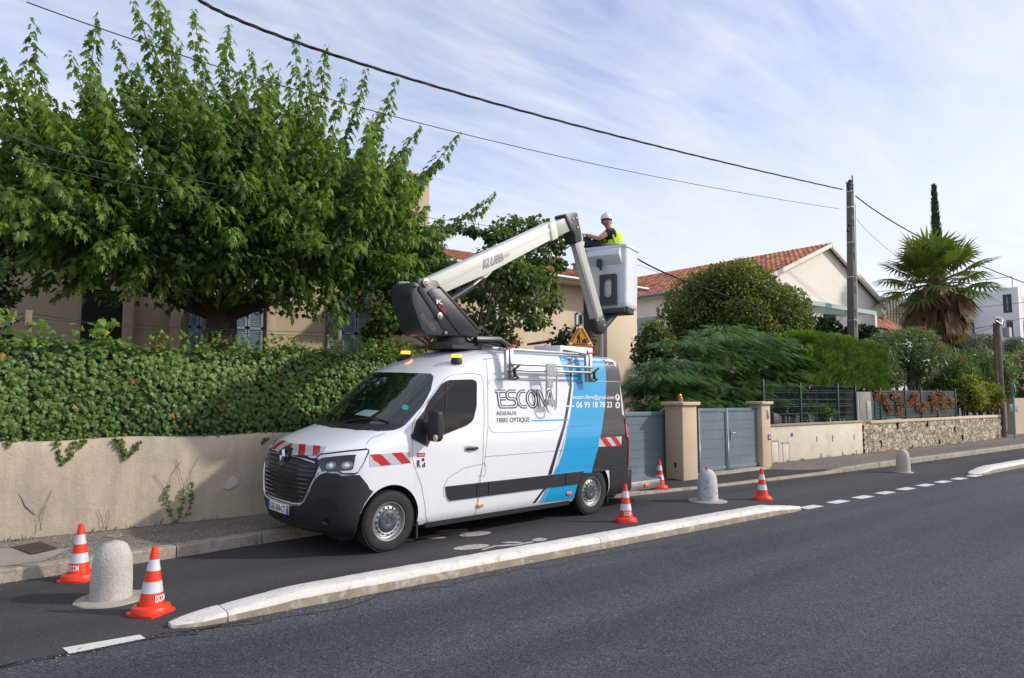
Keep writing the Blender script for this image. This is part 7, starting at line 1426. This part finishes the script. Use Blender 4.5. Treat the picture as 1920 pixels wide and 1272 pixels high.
M_grit = leafmat('grit', (.13, .115, .09), (.34, .30, .24), .0, .95); m = 5200; x = rng.uniform(-3, 34, m); yk = np.array([kY(v) for v in x]); w_ = rng.integers(0, 3, m)
y = np.where(w_ == 0, yk-.004-rng.random(m)**3*.22, np.where(w_ == 1, 5.872-rng.random(m)**3*.16, np.where((x > 1.4) & (x < 10.7), 6.215+rng.random(m)**3*.12, yk-.01)))
leaves('gutter_grit', M_grit, [('quad', np.stack([x, y, np.full(m, .005)], 1), unit(m)*[1, 1, .05], unit(m)*.1+[0, 0, 1], rng.uniform(.006, .022, m), None)], kind='stuff', label='fine pale grit gathered along the kerb and the separator', cat='grit')
# ============================================================ CABLES
P_cab = pm('cable_black', (.014, .014, .016), .6)
def cable(label, pts, r, name='overhead_cable', twist=False, group=None, sagpts=True):
    ps = [at(x, y, Y) for x, y, Y in pts]; n = 60; k = len(ps)-1; arr = np.array([tuple(p) for p in ps]); t0 = np.linspace(0, 1, len(ps))
    # smooth interpolation through the points in world space
    ts = np.linspace(0, 1, n); out = np.zeros((n, 3))
    for d in range(3):
        c = np.polyfit(t0, arr[:, d], min(k, 2)) if k > 1 else np.polyfit(t0, arr[:, d], 1); out[:, d] = np.polyval(c, ts)
    mb = MB()
    if twist:
        for q in range(3):
            a = np.arange(n)*1.1+q*2.1; o = out.copy(); o[:, 2] += np.cos(a)*r*.9; o[:, 1] += np.sin(a)*r*.9; mb.tube([tuple(p) for p in o], r*.75, 5)
    else: mb.tube([tuple(p) for p in out], r, 5)
    mb.build(name, P_cab, label=label, cat='cable', group=group, smooth=True)
yp = 11.9
_c0 = cable
def cable(label, pts, r, **k): _c0(label, pts, r*.72, **k)
cable('thick twisted black cable crossing the sky down to the top of the concrete pole', [(330, -10, 8.6), (640, 92, 9.2), (1000, 215, 10.0), (1300, 297, 10.9), (1586, 355, yp)], .022, twist=True)
cable('thin cable from behind the big tree to the concrete pole', [(-20, -12, 10), (655, 194, 10.2), (1010, 278, 10.9), (1300, 350, 11.4), (1585, 393, yp)], .011)
cable('thick cable running down from the concrete pole past the palm to the right edge', [(1602, 367, yp), (1700, 430, 11.4), (1800, 482, 11.0), (1925, 532, 10.4)], .022, twist=True)
cable('thin cable dropping from the concrete pole behind the palm', [(1602, 408, 12.05), (1660, 462, 12.1), (1700, 495, 12.2), (1790, 555, 12.3)], .010)
cable('black cable bundle from behind the bucket descending into the round tree', [(1195, 486, 11.6), (1240, 506, 11.8), (1330, 548, 10.4), (1420, 572, 10.1)], .020, twist=True, group='cables beside the bucket')
cable('second thin cable just under the bundle right of the bucket', [(1195, 497, 11.6), (1260, 522, 11.4), (1330, 556, 10.4)], .008, group='cables beside the bucket')
for k, (a, b_, c, lb) in enumerate((((-10, 232, 9.6), (400, 345, 10.4), (990, 433, 12.9), 'upper dark cable crossing in front of the big tree towards the lift boom'), ((-10, 262, 9.6), (400, 372, 10.4), (985, 440, 12.9), 'lower dark cable crossing in front of the big tree towards the lift boom'))):
    cable(lb, [a, b_, c], .0085, group='cables crossing the big tree')
cable('thin cable between the lift boom tip and the splice case', [(985, 432, 12.9), (1050, 443, 12.9), (1100, 445, 12.9)], .012)
cable('second thin cable reaching the splice case from the left', [(985, 440, 12.9), (1050, 452, 12.9), (1100, 452, 12.9)], .009)
cable('cable from the wooden poles to the right edge above the shrubs', [(1885, 604, 9.9), (1905, 600, 9.7), (1930, 594, 9.4)], .02)
for k, (x0, y0, yy, lb) in enumerate(((1800, 617, 13, 'upper'), (1800, 630, 13.4, 'second'), (1835, 650, 12, 'third'), (1680, 640, 14, 'lowest and longest'))):
    cable(lb+' cable fanning out to the left from the head of the wooden poles', [(x0, y0, yy), ((x0+1882)/2, (y0+607)/2+2, 11.5), (1882, 606, 9.95)], .014, group='cables at the wooden poles')
cable('dark cable across the front of the apartment block', [(1790, 579, 20), (1860, 574, 17), (1930, 566, 14)], .02)
# ============================================================ separate loose pieces that are parts of their own
def split_loose(o, minv=3, maxn=12):
    me = o.data; n = len(me.vertices); par = list(range(n))
    def f(a):
        while par[a] != a: par[a] = par[par[a]]; a = par[a]
        return a
    for e in me.edges: a, c = f(e.vertices[0]), f(e.vertices[1]); par[a] = c
    gr_ = {}
    for p in me.polygons: gr_.setdefault(f(p.vertices[0]), []).append(p)
    if not 1 < len(gr_) <= maxn: return
    for i, ps in enumerate(gr_.values()):
        vm = {}; V = []; Fc = []
        for p in ps:
            fc = []
            for v in p.vertices:
                if v not in vm: vm[v] = len(V); V.append(tuple(me.vertices[v].co))
                fc.append(vm[v])
            Fc.append(fc)
        nm = bpy.data.meshes.new(me.name); nm.from_pydata(V, [], Fc); [nm.materials.append(m) for m in me.materials]
        nm.polygons.foreach_set('material_index', [p.material_index for p in ps]); nm.polygons.foreach_set('use_smooth', [p.use_smooth for p in ps])
        if ps[0].use_smooth: nm.set_sharp_from_angle(angle=R(35))
        if i == 0: first = nm
        else: c = o.copy(); c.data = nm; COL.objects.link(c)
    o.data = first
SPL = {'black_livery', 'hazard_stripe', 'bumper_recess', 'wiper', 'mud_flap', 'window_seal', 'door_handle', 'tail_light', 'reversing_light', 'contact_icon', 'contact_icon_mark', 'rack_hook', 'rack_clamp', 'bolt', 'pivot_pin', 'chrome_trim', 'plate_band', 'ear', 'eye', 'blue_livery', 'sign_lamp', 'drain_slot', 'vest_band', 'harness_strap', 'pressed_edge', 'roof_gutter', 'lower_intake', 'limb', 'cladding_batten', 'panel_gap', 'livery_pinstripe', 'verge_board', 'cable_gland', 'crack', 'flowers', 'pole_recess'}
for o in list(bpy.data.objects):
    if o.type == 'MESH' and o.name.split('.')[0] in SPL: split_loose(o, maxn=24)
